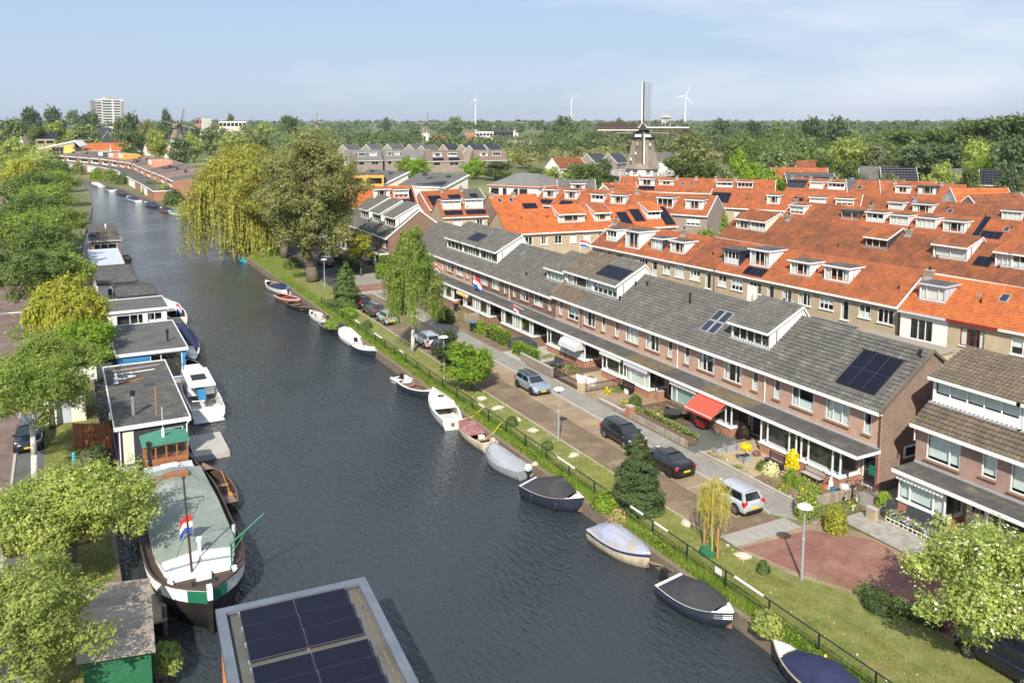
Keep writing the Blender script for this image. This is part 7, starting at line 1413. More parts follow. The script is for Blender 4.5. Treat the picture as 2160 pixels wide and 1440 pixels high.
BX = [((1700, 1090), .75, .75, 1.9, 'leaf', 3000, .11, 'fl_y', .05, 'tall green bush with yellow tips before the gable house'), ((1762, 1118), .7, .7, 1.6, 'leaf_y', 2600, .1, None, 0, 'upright yellow green bush at the pavement corner'), ((1672, 985), .55, .55, 1.25, 'leaf_b', 1900, .12, 'fl_y', .9, 'ball of yellow blossom below the bay window'),
      ((1626, 998), .62, .62, .8, 'leaf_l', 1900, .11, 'fl_c', .85, 'cream flowering round shrub'), ((1607, 990), .45, .4, .7, 'leaf_m', 1000, .08, None, 0, 'small green ball left of the cream shrub'), ((1668, 1020), .5, .5, 1.15, 'leaf_b', 1700, .07, None, 0, 'light green dwarf conifer by the silver car'), ((1692, 1030), .6, .6, .8, 'leaf', 1600, .09, None, 0, 'spreading green shrub right of the dwarf conifer'),
      ((1718, 1048), .5, .5, .9, 'leaf', 1300, .1, None, 0, 'green shrub before the stone bench'), ((1340, 855), .6, .6, .95, 'leaf_m', 1900, .09, None, 0, 'clipped green ball beside the brick pillar'), ((1282, 828), .4, .4, .5, 'leaf_b', 800, .09, 'fl_y', .4, 'yellow green mound in the small lawn bed'), ((1303, 826), .4, .4, .5, 'leaf', 800, .09, None, 0, 'green mound next to the yellow one'),
      ((1568, 925), .6, .5, 1.5, 'leaf_p', 1500, .1, None, 0, 'purple leaved bush at the dark doorway'), ((1865, 1065), .55, .5, .9, 'leaf_b', 1300, .12, None, 0, 'lime green bush at the alley mouth'), ((1595, 960), .35, .3, .35, 'leaf_m', 500, .09, 'fl_p', .3, 'pink flowering tuft by the kerb wall'), ((2108, 1168), .4, .35, .5, 'leaf_b', 700, .09, None, 0, 'bright tuft in the right hand pot'),
      ((1080, 895), .5, .5, .7, 'leaf_m', 1100, .11, None, 0, 'dark tuft on the verge near the fence start'), ((1155, 945), .45, .45, .6, 'leaf_m', 900, .11, None, 0, 'green tuft on the verge by the lamp'), ((1610, 1205), .35, .35, .65, 'leaf_m', 700, .12, None, 0, 'lone green tuft left of the lamp post'), ((775, 690), .6, .6, .8, 'leaf_m', 900, .15, None, 0, 'shrub on the verge beside the silver hatchback'),
      ((735, 668), 1.1, 1.1, 1.3, 'leaf_b', 1800, .17, None, 0, 'leafy bush under the evergreen cone'), ((700, 690), .9, 1.2, 1.1, 'leaf', 1600, .17, None, 0, 'waterside bush above the navy covered boat'), ((560, 540), 1.6, 1.6, 1.6, 'leaf', 1400, .25, None, 0, 'bush on the verge by the weeping willow'), ((618, 565), 1.5, 1.5, 1.8, 'leaf_m', 1400, .25, None, 0, 'bush at the foot of the poplar'),
      ((1303, 1100), .55, .55, .8, 'leaf_l', 1100, .11, 'fl_p', .25, 'pinkish flowering shrub at the quay'), ((1278, 1070), .9, 1.1, 1.0, 'leaf_b', 1900, .13, None, 0, 'bright brambles on the quay below the evergreen'), ((1620, 1330), .8, .9, 1.0, 'leaf_l', 1800, .12, None, 0, 'yellow green bush at the quay near the bottom'), ((940, 680), 1.1, 1.1, 1.9, 'leaf_d', 1500, .2, None, 0, 'dark bush behind the birch, by the bins'),
      ((225, 760), 1.2, 1.2, 1.5, 'leaf_g', 1700, .16, None, 0, 'greyish shrub between the hut and blue houseboat'), ((185, 985), .8, .8, 1.2, 'leaf_g', 1500, .13, None, 0, 'grassy shrub right of the turquoise post'), ((205, 975), .7, .7, 1.4, 'leaf_m', 1500, .13, None, 0, 'dark reedy shrub beside the red fence'), ((245, 900), .6, .6, .8, 'leaf_d', 800, .14, None, 0, 'dark shrub at the foot of the long houseboat'),
      ((350, 1395), .7, 1.2, .7, 'leaf_l', 1600, .12, None, 0, 'green waterside plants below the shed'), ((1850, 1285), .6, .9, .5, 'leaf_d', 1200, .11, None, 0, 'dark low shrub beside the blossoming tree')]
for k, (p, rx, ry, h, lf, n, s_, fl, fr, lb) in enumerate(BX): shrub(lb, at(*p, .05), rx, ry, h, lf, n, s_, k, fl, fr)
o = thing('standard_tree', 'little standard tree with a ball of yellow flowers', 'tree', at(1572, 972, .48)); ob('trunk', MB().tube((0, 0, 0), (0, 0, .85), .025).mesh('trunk', MT['bark']), o)
g = np.random.default_rng(5); d = rand_dirs(900, g); V, Q = leaf_quads(d*np.array([.42, .42, .3])*g.uniform(.6, 1, (900, 1))+np.array([0, 0, 1.05]), d, .12, g); ob('crown', arr_mesh('crown', V, Q, [MT['leaf_b'], MT['fl_y']], g.normal(0, .15, 900), (g.random(900) < .9).astype(int)), o)
# low mixed planting that fills the beds
g = np.random.default_rng(314); Cs = []; Ms = []
for x0, x1, y0, y1, h, n in ((39.5, 42.8, 36.4, 40.6, .35, 1500), (39.5, 40.6, 41.2, 45.4, .3, 700), (39.6, 43.2, 51.2, 56.0, .3, 1500), (39.7, 41.5, 55.2, 58.4, .25, 700), (40.0, 43.0, 66.8, 71.0, .4, 1000), (41.6, 43.2, 72, 76, .4, 700), (40.4, 43.0, 86, 108, .7, 3000), (38.6, 42.5, 33.8, 35.6, .3, 700)):
    k = max(3, n//90); cx, cy = g.uniform(x0, x1, k), g.uniform(y0, y1, k); j = g.integers(0, k, n); Cs.append(np.stack([cx[j]+g.normal(0, .22, n), cy[j]+g.normal(0, .25, n), .06+np.abs(g.normal(0, .5, n))*h*g.uniform(.4, 1.2, k)[j]], 1)); fl2 = g.choice([0, 0, 0, 1, 2, 3], k)[j]; Ms.append(np.where(g.random(n) < .25, fl2, 0))
C = np.concatenate(Cs); V, Q = leaf_quads(C, rand_dirs(len(C), g)+np.array([0, 0, .8]), .1, g, .7); ob('garden_planting', arr_mesh('garden_planting', V, Q, [MT['leaf'], MT['fl_y'], MT['fl_p'], MT['fl_c']], g.normal(0, .22, len(Q)), np.concatenate(Ms)), label='low mixed planting in the front garden beds', cat='plants', kind='stuff')
hedge('iris bed with violet flowers behind white hoops', (42.85, 32.5), (42.85, 28.2), .5, .5, 'leaf_l', 12, .1, 500, .1, 'flower_bed')
fl_ = thing('iris_blooms', 'pale violet irises along the front paving', 'flowers', (42.7, 28.5, .1)); g = np.random.default_rng(77); n = 110; C = np.stack([g.uniform(-.25, .2, n), g.uniform(0, 3.9, n), g.uniform(.4, .62, n)], 1); V, Q = leaf_quads(C, rand_dirs(n, g), .14, g, .8); ob('petals', arr_mesh('petals', V, Q, MT['fl_v']), fl_)
for k, (y0, y1) in enumerate(((47.4, 53.8),)): hedge('mixed green planting in the palisade bed', (40.62, y0), (40.62, y1), .45, .35, 'leaf_l', 20, .1, 260, .4, 'flower_bed')
# ivy on the back houses
for k, (px, py, w, h, lb) in enumerate(((1520, 470, 2.0, 5.5, 'ivy clad tree left of the orange row'), (1573, 455, 1.6, 6.8, 'narrow ivy column climbing past the gutter'), (1490, 500, 2.4, 4.6, 'rounded tree in the gap behind the nearest orange row'))):
    p = at(px, py, 3); shrub(lb, (p.x, p.y, 0), w, w, h, 'leaf', 2600, .3, 60+k, name='ivy_tree')

# grass and weeds on the verge
def blades(name, label, boxes, leaf, hmin, hmax, wd, seed, kind='stuff', cat='grass', zb=0.0, lean=.5):
    g = np.random.default_rng(seed); Vs = []
    for x0, x1, y0, y1, n in boxes:
        x = g.uniform(x0, x1, n); y = g.uniform(y0, y1, n); h = g.uniform(hmin, hmax, n)*(1+.4*np.sin(y*1.7)*np.sin(x*3+y*.6)); a = g.uniform(0, 6.28, n); l_ = lean*h*g.random(n); b2 = g.uniform(0, 6.28, n)
        dx, dy = np.cos(a)*wd/2, np.sin(a)*wd/2
        Vs.append(np.stack([np.stack([x-dx, y-dy, np.full(n, zb)], 1), np.stack([x+dx, y+dy, np.full(n, zb)], 1), np.stack([x+np.cos(b2)*l_, y+np.sin(b2)*l_, zb+h], 1)], 1).reshape(-1, 3))
    V = np.concatenate(Vs); m = len(V)//3; ob(name, arr_mesh(name, V, np.arange(m*3).reshape(-1, 3), MT[leaf], g.normal(0, .22, m)), label=label, cat=cat, kind=kind)
blades('grass', 'short grass on the verge between fence and street', [(29, 32.3, 20, 50, 60000), (32, 35.2, 18, 30, 9000), (29, 32.2, 50, 80, 22000), (29, 32.2, 80, 118, 12000)], 'grass', .05, .12, .022, 1)
blades('tall_grass', 'tall weeds along the quay edge', [(28.3, 29.3, 18, 50, 15000), (28.3, 29.6, 50, 80, 12000), (28.3, 29.8, 80, 128, 12000), (28, 33, 128, 152, 4000)], 'weed', .15, .5, .045, 2)
g = np.random.default_rng(8); n = 15000; y = np.concatenate([g.uniform(17, 60, 9000), g.uniform(60, 128, 6000)]); x = 28.35+np.abs(g.normal(0, .42, n)); hh = (.16+.38*np.clip(np.sin(y*.9)*np.sin(y*.37+1)+.35, 0, 1))*np.clip(1.2-(x-28.3)*.7, .15, 1.2); C = np.stack([x, y, hh*g.random(n)], 1); V, Q = leaf_quads(C, rand_dirs(n, g)+np.array([0, 0, .8]), .11, g, .7); ob('weeds', arr_mesh('weeds', V, Q, [MT['weed'], MT['fl_y']], g.normal(0, .22, n), (g.random(n) < .012).astype(int)), label='broad leaved weeds along the quay', cat='weeds', kind='stuff')
blades('grass', 'grass on the left bank', [(-2.1, 1.4, 34, 70, 22000), (-3.6, 1.4, 70, 110, 12000)], 'grass', .06, .2, .03, 3)
n = 420; C = np.stack([g.uniform(29.2, 32.2, n), g.uniform(20, 70, n), g.uniform(.06, .1, n)], 1); V, Q = leaf_quads(C, np.tile([0, 0, 1.], (n, 1)), .055, g, 1); ob('daisies', arr_mesh('daisies', V, Q, MT['fl_w']), label='daisies dotted over the grass verge', cat='flowers', kind='stuff')

# ------------------------------------------------------------------ windmills, turbines, tower block
def bearing(P): return -math.atan2(P.x, P.y)
def windmill(label, P, s=1.0, rot=0.0, stage=True, detail=True, yaw=0.0):
    o = thing('windmill', label, 'windmill', P, bearing(P)+yaw); S_ = lambda v: v*s
    octa = lambda r, z: [(S_(r)*math.cos(math.pi/8+math.pi/4*i), S_(r)*math.sin(math.pi/8+math.pi/4*i), S_(z)) for i in range(8)]
    ob('base', MB().loft([octa(5.1, 0), octa(4.85, 10.5)]).mesh('base', MT['stucco']), o)
    ob('thatched_body', MB().loft([octa(r, z) for r, z in ((5.45, 10.2), (5.1, 10.6), (4.5, 12.2), (3.95, 14.4), (3.45, 16.8), (3.15, 18.6))]).mesh('thatched_body', MT['thatch']), o)
    ob('cap', MB().loft([[(S_(w*math.cos(t)), S_(y), S_(z0+h*math.sin(t))) for t in np.linspace(0, math.pi, 9)] for y, w, h, z0 in ((-3.2, 1.8, 3.6, 18.7), (-1.5, 2.9, 3.9, 18.6), (1.2, 3.1, 3.7, 18.6), (3.4, 1.6, 2.4, 18.8))]).mesh('cap', MT['thatch']), o)
    ob('cap_ring', MB().lathe([(S_(3.4), S_(18.3)), (S_(3.5), S_(18.8))], 16).mesh('cap_ring', MT['millgreen']), o)
    ob('cap_front', MB().ext([(S_(-2.0), S_(18.9)), (S_(2.0), S_(18.9)), (S_(2.2), S_(20.2)), (S_(.25), S_(22.6)), (S_(-.25), S_(22.6)), (S_(-2.2), S_(20.2))], 'y', S_(-3.45), S_(-3.22)).mesh('cap_front', MT['millgreen']), o)
    if detail:
        fb = MB()
        for x in (-1.3, 1.3): fb.box(S_(x-.9), S_(-3.56), S_(18.9), S_(x+.9), S_(-3.46), S_(19.6))
        fb.ext([(S_(-2.3), S_(20.1)), (S_(-.3), S_(22.7)), (S_(-.1), S_(22.7)), (S_(-2.0), S_(20.1))], 'y', S_(-3.55), S_(-3.46)); fb.ext([(S_(2.3), S_(20.1)), (S_(.3), S_(22.7)), (S_(.1), S_(22.7)), (S_(2.0), S_(20.1))], 'y', S_(-3.55), S_(-3.46)); ob('cap_trim', fb.mesh('cap_trim', MT['white']), o)
        for x, z in ((-1.5, 17.0), (-1.9, 14.4), (2.0, 16.8), (-3.2, 12.8)): ob('window', MB().box(S_(x-.18), S_(-4.7+.12*(z-12)), S_(z-.3), S_(x+.18), S_(-3.3), S_(z+.4)).mesh('window', MT['white']), o)
        for x in (-3.9, -1.9, 1.6, 3.6): ob('base_window', MB().box(S_(x-.6), S_(-4.95), S_(9.0), S_(x+.6), S_(-4.0), S_(10.1)).mesh('base_window', MT['anthra']), o)
    if stage:
        ob('stage', MB().lathe([(S_(4.9), S_(8.0)), (S_(8.9), S_(8.15)), (S_(8.9), S_(8.3)), (S_(4.9), S_(8.2))], 16).mesh('stage', MT['plank_g']), o)
        rb = MB(); st = MB()
        for i in range(16):
            a, c = 2*math.pi*i/16, 2*math.pi*(i+1)/16; p = lambda t, z: (S_(8.8)*math.cos(t), S_(8.8)*math.sin(t), S_(z))
            rb.tube(p(a, 8.3), p(a, 9.3), S_(.07), n=4); rb.tube(p(a, 9.3), p(c, 9.3), S_(.07), n=4); rb.tube(p(a, 8.8), p(c, 8.8), S_(.05), n=4); st.tube((S_(4.9)*math.cos(a), S_(4.9)*math.sin(a), S_(5)), (S_(8.2)*math.cos(a), S_(8.2)*math.sin(a), S_(8.0)), S_(.12), n=4)
        ob('stage_railing', rb.mesh('stage_railing', MT['white']), o); ob('stage_strut', st.mesh('stage_strut', MT['anthra']), o)
    hub = Vector((0, S_(-4.3), S_(21.2))); ob('windshaft', MB().tube((0, S_(-3), S_(21.2)), (0, S_(-4.8), S_(21.25)), S_(.45), n=8).mesh('windshaft', MT['millgreen']), o)
    for k in range(4):
        a = rot+k*math.pi/2; b = MB(); b.box(S_(-.22), S_(-.15), 0, S_(.22), S_(.15), S_(12.6), 0); b.box(S_(-.5), S_(-.08), S_(1.2), S_(-.23), S_(.02), S_(12.4), 1)
        for i in range(25): b.box(S_(-.1), S_(-.04), S_(1.8+i*.44), S_(1.95), S_(.02), S_(1.8+i*.44+.06), 0)
        for x in (.75, 1.3, 1.92): b.box(S_(x), S_(-.06), S_(1.8), S_(x+.06), S_(.03), S_(12.4), 0)
        if detail and k == 3: b.box(S_(.25), S_(.03), S_(1.8), S_(1.5), S_(.09), S_(12.3), 0)
        ob('sail', b.mesh('sail', [MT['wood_dark'], MT['white']]), o, hub, rot=(0, a, 0))
    tb = MB()
    for x in (-1, 1): tb.path([(S_(x*7.2), S_(1), S_(19.9)), (S_(x*4.2), S_(5.0), S_(11.5)), (S_(x*.4), S_(8.0), S_(9.0))], S_(.13), 5); 
    tb.tube((S_(-7.4), S_(1), S_(19.9)), (S_(7.4), S_(1), S_(19.9)), S_(.14), n=5); ob('tail_pole', tb.mesh('tail_pole', MT['plank_g']), o)
    return o
windmill('big thatched windmill with upright cross of sails behind the orange roofs', far(1357, 240), 1.0, 0.0)
windmill('dark windmill with slanting sails left of the white offices', far(372, 590), .92, math.radians(15), False, False, .5); windmill('dark windmill in the trees below the first turbine', far(897, 900), .9, math.radians(3), False, False, .3); windmill('faint windmill behind the poplar crown', far(668, 1000), .9, 0, False, False, -.2); windmill('distant windmill by the housing estate', far(1086, 1150), .9, math.radians(8), False, False)
for px, yh, rot, lb in ((1003, 212, .2, 'leftmost white wind turbine on the horizon'), (1205, 207, 1.2, 'middle white wind turbine on the horizon'), (1445, 203, .35, 'rightmost and largest white wind turbine')):
    D_ = 1500; P = far(px, D_); o = thing('wind_turbine', lb, 'wind turbine', P, bearing(P)+(.9 if px < 1300 else .35), 'wind turbines on the horizon'); hz = 24+(250-yh)*D_/1814
    ob('tower', MB().tube((0, 0, 0), (0, 0, hz), 1.3, .7, 10).mesh('tower', MT['turbine']), o); ob('nacelle', MB().box(-.9, -2, hz-.9, .9, 3, hz+1).mesh('nacelle', MT['turbine']), o)
    for k in range(3): ob('blade', cached('tbl', lambda: MB().loft([[(-.5*c, 0, z), (0, .4*c, z), (2.0*c, 0, z), (0, -.4*c, z)] for z, c in ((0, .35), (4, .5), (12, .36), (23, .12))]).mesh('blade', MT['turbine'])), o, (0, -2.4, hz), rot=(0, rot+k*2*math.pi/3, 0))
P = far(232, 1050); o = thing('tower_block', 'tall white and grey tower block on the horizon', 'building', P, bearing(P)+.45)
ob('wall', MB().box(-13, -9, 0, 13, 9, 47).mesh('wall', MT['stucco']), o); ob('dark_wing', MB().box(-19, -8, 0, -13.05, 8, 45.5).mesh('dark_wing', MT['grey_dark']), o); ob('roof_plant', MB().box(-6, -4, 47, 4, 4, 50).tube((-3, 0, 50), (-3, 0, 54), .2).mesh('roof_plant', MT['conc']), o)
for k in range(14):
    z = 3+k*3.15
    ob('window_band', MB().box(-12.6, -9.1, z, -1.5, -9.01, z+1.5).box(1.0, -9.1, z, 9.0, -9.01, z+1.5).mesh('window_band', MT['anthra']), o); ob('balcony', MB().box(9.2, -10.2, z-.6, 14.2, -8.0, z+.5).mesh('balcony', MT['conc']), o); ob('side_balcony', MB().box(-20.2, -8.6, z-.6, -13.06, -8.05, z+.4).mesh('side_balcony', MT['stucco']), o)

def block(label, P, w, d, h, wall, roof='felt_grey', rz=0.0, bands=(), name='office_block', group=None, cat='building', bandm='carglass'):
    o = thing(name, label, cat, P, rz, group); ob('wall', MB().box(-w/2, -d/2, 0, w/2, d/2, h).mesh('wall', MT[wall]), o); ob('roof', MB().box(-w/2-.2, -d/2-.2, h, w/2+.2, d/2+.2, h+.35).mesh('roof', MT[roof]), o)
    for z0, z1 in bands:
        n = max(2, int(w/4))
        for i in range(n): ob('window', MB().box(-w/2+(i+.1)*w/n, -d/2-.06, z0, -w/2+(i+.9)*w/n, -d/2-.01, z1).mesh('window', MT[bandm]), o)
    return o
def gh(label, px, D_, w, dep, ez, rz_, wall, tile, ry, name='house', group='far houses', wins=True, ends=('verge', 'verge'), cat='house', items=None, z=0):
    """one far gabled house; ry turns it against the line of sight (0 = eaves towards the camera)"""
    P = far(px, D_); a = bearing(P)+ry; c = P-Vector((math.cos(a)*w/2-math.sin(a)*dep/2, math.sin(a)*w/2+math.cos(a)*dep/2, 0))
    H = House(name, label, c, a, w, dep, ez, rz_, wall, tile, 'low', .4, group, ends=ends, tw=.9, tl=1.2, opens=[(w*.15, w*.35, ez-2, ez-.6), (w*.6, w*.85, ez-2, ez-.6)] if wins else [])
    if wins: window(H.o, w*.15, w*.35, ez-2, ez-.6, .03, (), 'white', 'dark'); window(H.o, w*.6, w*.85, ez-2, ez-.6, .03, (.5,), 'white', 'dark')
    for it in items or (): getattr(H, it[0])(*it[1:])
    return H
# the dark gabled estate above the poplar
for k, (px, dd) in enumerate(((722, 0), (771, 5), (816, 10), (862, 8), (888, -12), (934, 6), (973, 10), (990, -14), (1022, 0))):
    gh(f'dark roofed house with white verge in the far estate, {ORD[k]} from the left', px+14, 462+dd, 15, 9, 5.2, 10.2, 'grey_brick', 'slate' if k > 4 else 'tile_far', math.radians(62), group='dark estate houses')
gh('long grey tiled terrace roof before the dark estate', 815, 425, 42, 10, 4.6, 8.6, 'stucco', 'tile_far', math.radians(4), wins=False)
for k, (px, dd, w, tl, lb) in enumerate(((770, 392, 13, 'tile_far', 'brown roofed pair with two white dormers left of the bright trees'), (825, 398, 9, 'tile_far', 'brown roofed house behind the bright trees'), (934, 388, 17, 'tile_farbrown', 'brown roofed pair with dormers and solar strips'), (1030, 395, 15, 'tile_farbrown', 'brown roofed pair right of the second bright tree'))):
    H = gh(lb, px, dd, w, 10, 5, 9.6, 'grey_brick', tl, math.radians(14), ends=(True, True)); H.dormer(w*.18, w*.42, 1.8, 1.7); H.dormer(w*.58, w*.84, 1.8, 1.7)
    if k == 2: H.solar(w*.15, .4, 5, 1); H.solar(w*.58, .4, 5, 1)
def mono(label, front, back, zf, zb, wall, roof='felt_grey', pv=0, name='school_building'):
    """building with one sloping roof; front and back are pairs of plan points seen at eaves height"""
    a, b_ = (at(*p, zf) for p in front); c, d = (at(*p, zb) for p in back); o = thing(name, label, 'building', (a.x, a.y, 0)); q = lambda v, z=None: (v.x-a.x, v.y-a.y, v.z if z is None else z)
    m = MB(); m.face([q(a, 0), q(b_, 0), q(b_), q(a)]); m.face([q(b_, 0), q(d, 0), q(d), q(b_)]); m.face([q(c, 0), q(a, 0), q(a), q(c)]); m.face([q(d, 0), q(c, 0), q(c), q(d)]); ob('wall', m.mesh('wall', MT[wall]), o)
    ex = lambda v, k: Vector(q(v))+(Vector(q(v))-(Vector(q(a))+Vector(q(b_))+Vector(q(c))+Vector(q(d)))/4)*.03+Vector((0, 0, k))
    ob('roof', MB().loft([[ex(v, .02) for v in (a, b_, d, c)], [ex(v, .3) for v in (a, b_, d, c)]]).mesh('roof', MT[roof]), o)
    t = MB()
    for u, v in ((a, b_), (b_, d)): t.tube(ex(u, .15), ex(v, .15), .26, n=4)
    ob('fascia', t.mesh('fascia', MT['white']), o)
    L0 = [Vector(q(v)) for v in (a, b_, c, d)]; S_ = lambda u, v: (L0[0]*(1-u)+L0[1]*u)*(1-v)+(L0[2]*(1-u)+L0[3]*u)*v+Vector((0, 0, .42))
    for i in range(pv): u0 = .35+.11*(i % 5); v0 = .12+.3*(i//5); ob('solar_panel', MB().face([S_(u0, v0), S_(u0+.1, v0), S_(u0+.1, v0+.27), S_(u0, v0+.27)]).mesh('solar_panel', MT['solar']), o)
    for u, v in ((.2, .8), (.75, .7)): p = S_(u, v); ob('roof_vent', MB().box(p.x-.5, p.y-.5, p.z-.2, p.x+.5, p.y+.5, p.z+.7).mesh('roof_vent', MT['anthra']), o)
    return o
mono('flat grey building with sloping roof and white edge', ((838, 394), (937, 398)), ((886, 366), (987, 371)), 5.0, 8.0, 'cream', pv=9)
mono('grey sloping roofed building behind the orange box', ((735, 392), (806, 392)), ((778, 359), (861, 365)), 5.0, 8.2, 'cream', pv=4)
P = at(770, 400, 4); block('orange clad box with strip window above the orange roofs', (P.x, P.y, 0), 10.5, 4, 8.4, 'orange_panel', 'felt_grey', bearing(P), ((5.8, 7.4),), 'annexe')
# white villa with hipped roof, and grey gabled houses by the mill
a, b_, c = at(1032, 390, 6.6), at(1136, 394.5, 6.6), at(1197, 388, 6.6); o = thing('villa', 'white villa with grey hipped roof before the mill', 'house', (a.x, a.y, 0)); q = lambda v, z: (v.x-a.x, v.y-a.y, z); d = a+(c-b_)
m = MB()
for u, v in ((a, b_), (b_, c), (c, d), (d, a)): m.face([q(u, 0), q(v, 0), q(v, 6.6), q(u, 6.6)])
ob('wall', m.mesh('wall', MT['stucco']), o); e1 = (a+d)/2+(b_-a)*.3; e2 = (b_+c)/2-(b_-a)*.3; k_ = 1.04; ctr = (a+c)/2
ov = lambda v: ctr+(v-ctr)*1.06
m = MB(); m.face([q(ov(a), 6.62), q(ov(b_), 6.62), q(e2, 9.6), q(e1, 9.6)]); m.face([q(ov(b_), 6.62), q(ov(c), 6.62), q(e2, 9.6)]); m.face([q(ov(c), 6.62), q(ov(d), 6.62), q(e1, 9.6), q(e2, 9.6)]); m.face([q(ov(d), 6.62), q(ov(a), 6.62), q(e1, 9.6)]); ob('roof', m.mesh('roof', MT['tile_far']), o)
m = MB()
for u, v in ((a, b_), (b_, c)): m.tube(q(ov(u), 6.5), q(ov(v), 6.5), .2, n=4)
ob('eaves', m.mesh('eaves', MT['pink_panel']), o)
dr = (b_-a).normalized(); nn = Vector((dr.y, -dr.x, 0))
for t, w in ((.12, 1.2), (.32, .6), (.55, .6), (.7, 1.2)): p = a+(b_-a)*t+nn*.06; ob('window', MB().face([q(p-dr*w, 4.2), q(p+dr*w, 4.2), q(p+dr*w, 5.9), q(p-dr*w, 5.9)]).mesh('window', MT['carglass']), o)
H = gh('grey gabled house with white dormer between villa and mill', 1216, 205, 9, 9, 5.4, 9.4, 'redbrick', 'tile_grey', .1); H.dormer(3, 6.4, 1.5, 1.6)
for px, D_, w, tl, ry, lb in ((1283, 196, 7, 'tile_bright', 1.35, 'small orange roofed house with white gable below the mill'), (1308, 200, 8, 'tile_red', .3, 'orange roofed house at the foot of the mill'), (1195, 330, 14, 'tile_dred', .7, 'maroon roofed farmhouse left of the mill'), (1255, 370, 12, 'slate', 1.0, 'gabled house with blue solar roof left of the mill'), (1298, 372, 10, 'slate', 1.0, 'gabled house with chimneys close behind the mill'), (1395, 380, 14, 'tile_grey', .2, 'low grey farm roof right of the mill')):
    gh(lb, px, D_, w, 8.5, 5, 9, 'grey_brick' if 'gable' in lb else 'stucco', tl, ry)
for k, (px, D_, w, tl, wl_, ry, lb) in enumerate(((1690, 255, 16, 'tile_red', 'redbrick', .1, 'red tiled long house among the trees'), (1712, 230, 13, 'slate', 'redbrick', .3, 'black roofed house with white verge among the trees'), (1735, 214, 8, 'solar', 'stucco', .1, 'red gabled house with dark solar roof'), (1700, 300, 12, 'tile_dred', 'redbrick', .8, 'old red roofed farmhouse below the turbine'), (1858, 262, 11, 'tile_grey', 'tan', .1, 'grey roofed house with solar half roof'), (1900, 258, 10, 'solar', 'stucco', .2, 'house with solar roof and pale gable'),
        (1852, 205, 13, 'slate', 'anthra', .2, 'charcoal house with two skylights'), (1922, 200, 12, 'tile_red', 'tan', .15, 'orange roofed house with white verges behind the back row'), (2030, 250, 9, 'tile_grey', 'tan', .1, 'pale grey roofed house before the tall wood'), (2112, 245, 9, 'solar', 'tan', .05, 'house with a full solar roof at the right'), (2075, 180, 12, 'tile_bright', 'stucco', .5, 'orange roofed house with white gable at the right edge'), (2110, 165, 14, 'tile_dred', 'brown', .9, 'weathered red roof with solar panels at the right edge'), (2155, 170, 9, 'tile_grey', 'brown', 1.2, 'grey gabled house with dark panels at the right edge'))):
    H = gh(lb, px, D_, w, 8.5, 5.2, 9.4, wl_, tl, ry, wins=k in (0, 8, 9))
    if 'skylight' in lb: H.skylight(2, 2.6, 1.6, 1.5); H.skylight(8.5, 2.6, 1.6, 1.5)
    if 'half roof' in lb: H.solar(6.4, .5, 4, 3)
# left: modern building with yellow panel, mansard houses, offices
P = far(125, 455); o = block('modern building with yellow panel and tall glazing by the bend', P, 17, 12, 8.8, 'tan', 'tile_farbrown', bearing(P)-.3, (), 'modern_building')
ob('panel', MB().box(3.4, -6.2, 3.5, 7.5, -6.02, 9.6).mesh('panel', MT['yellow_panel']), o); ob('roof_wing', MB().ext([(-8.8, 8.6), (8.6, 12.6), (11.5, 9.6), (11.5, 9.0), (8.6, 11.8), (-8.8, 7.9)], 'y', -6.4, 6.4).mesh('roof_wing', MT['stucco']), o); ob('gable_wall', MB().ext([(-8.4, 8.2), (8.4, 8.2), (8.4, 11.9)], 'y', -6.0, 6.0).mesh('gable_wall', MT['tan']), o)
for i in range(4):
    for j in range(3): ob('glazing', MB().box(-4.2+i*1.8, -6.1, 1.5+j*2.6, -2.7+i*1.8, -6.02, 3.8+j*2.6).mesh('glazing', MT['carglass']), o)
P = far(92, 470); o = block('tall tan block with tilted solar roof beside the modern building', P, 9, 9, 13, 'tan', 'slate', bearing(P), ((10.5, 12),)); ob('solar_roof', MB().face([(-4.6, -5, 13.5), (6.5, -5, 13.5), (6.5, 4, 16), (-4.6, 4, 16)]).mesh('solar_roof', MT['solar']), o)
gh('brown hipped roof at the far left behind the trees', 66, 480, 12, 10, 9, 14, 'stucco', 'tile_farbrown', .3, wins=False)
for px, D_, w, ez, rr, tl, ry, lb in ((208, 640, 17, 6, 17, 'slate', .15, 'big black mansard house with white verge'), (228, 630, 10, 6, 15, 'slate', 1.4, 'black house with white gable edge'), (243, 640, 12, 6, 14, 'tile_bright', 1.2, 'orange roofed house with black gable'), (128, 600, 10, 7, 12, 'tile_red', .4, 'red roofed house with solar panels behind the modern building'), (210, 545, 42, 4, 8.5, 'tile_bright', .1, 'long orange roof behind the terrace'), (255, 540, 14, 4, 8, 'tile_bright', .1, 'short orange roof behind the terrace'), (290, 530, 14, 4, 8.5, 'slate', .9, 'dark roofs with white gables behind the terrace'), (325, 520, 12, 4, 8.5, 'tile_bright', .2, 'orange roof at the right of the terrace')): gh(lb, px, D_, w, 12, ez, rr, 'anthra' if 'black' in lb else 'stucco', tl, ry, wins=False)
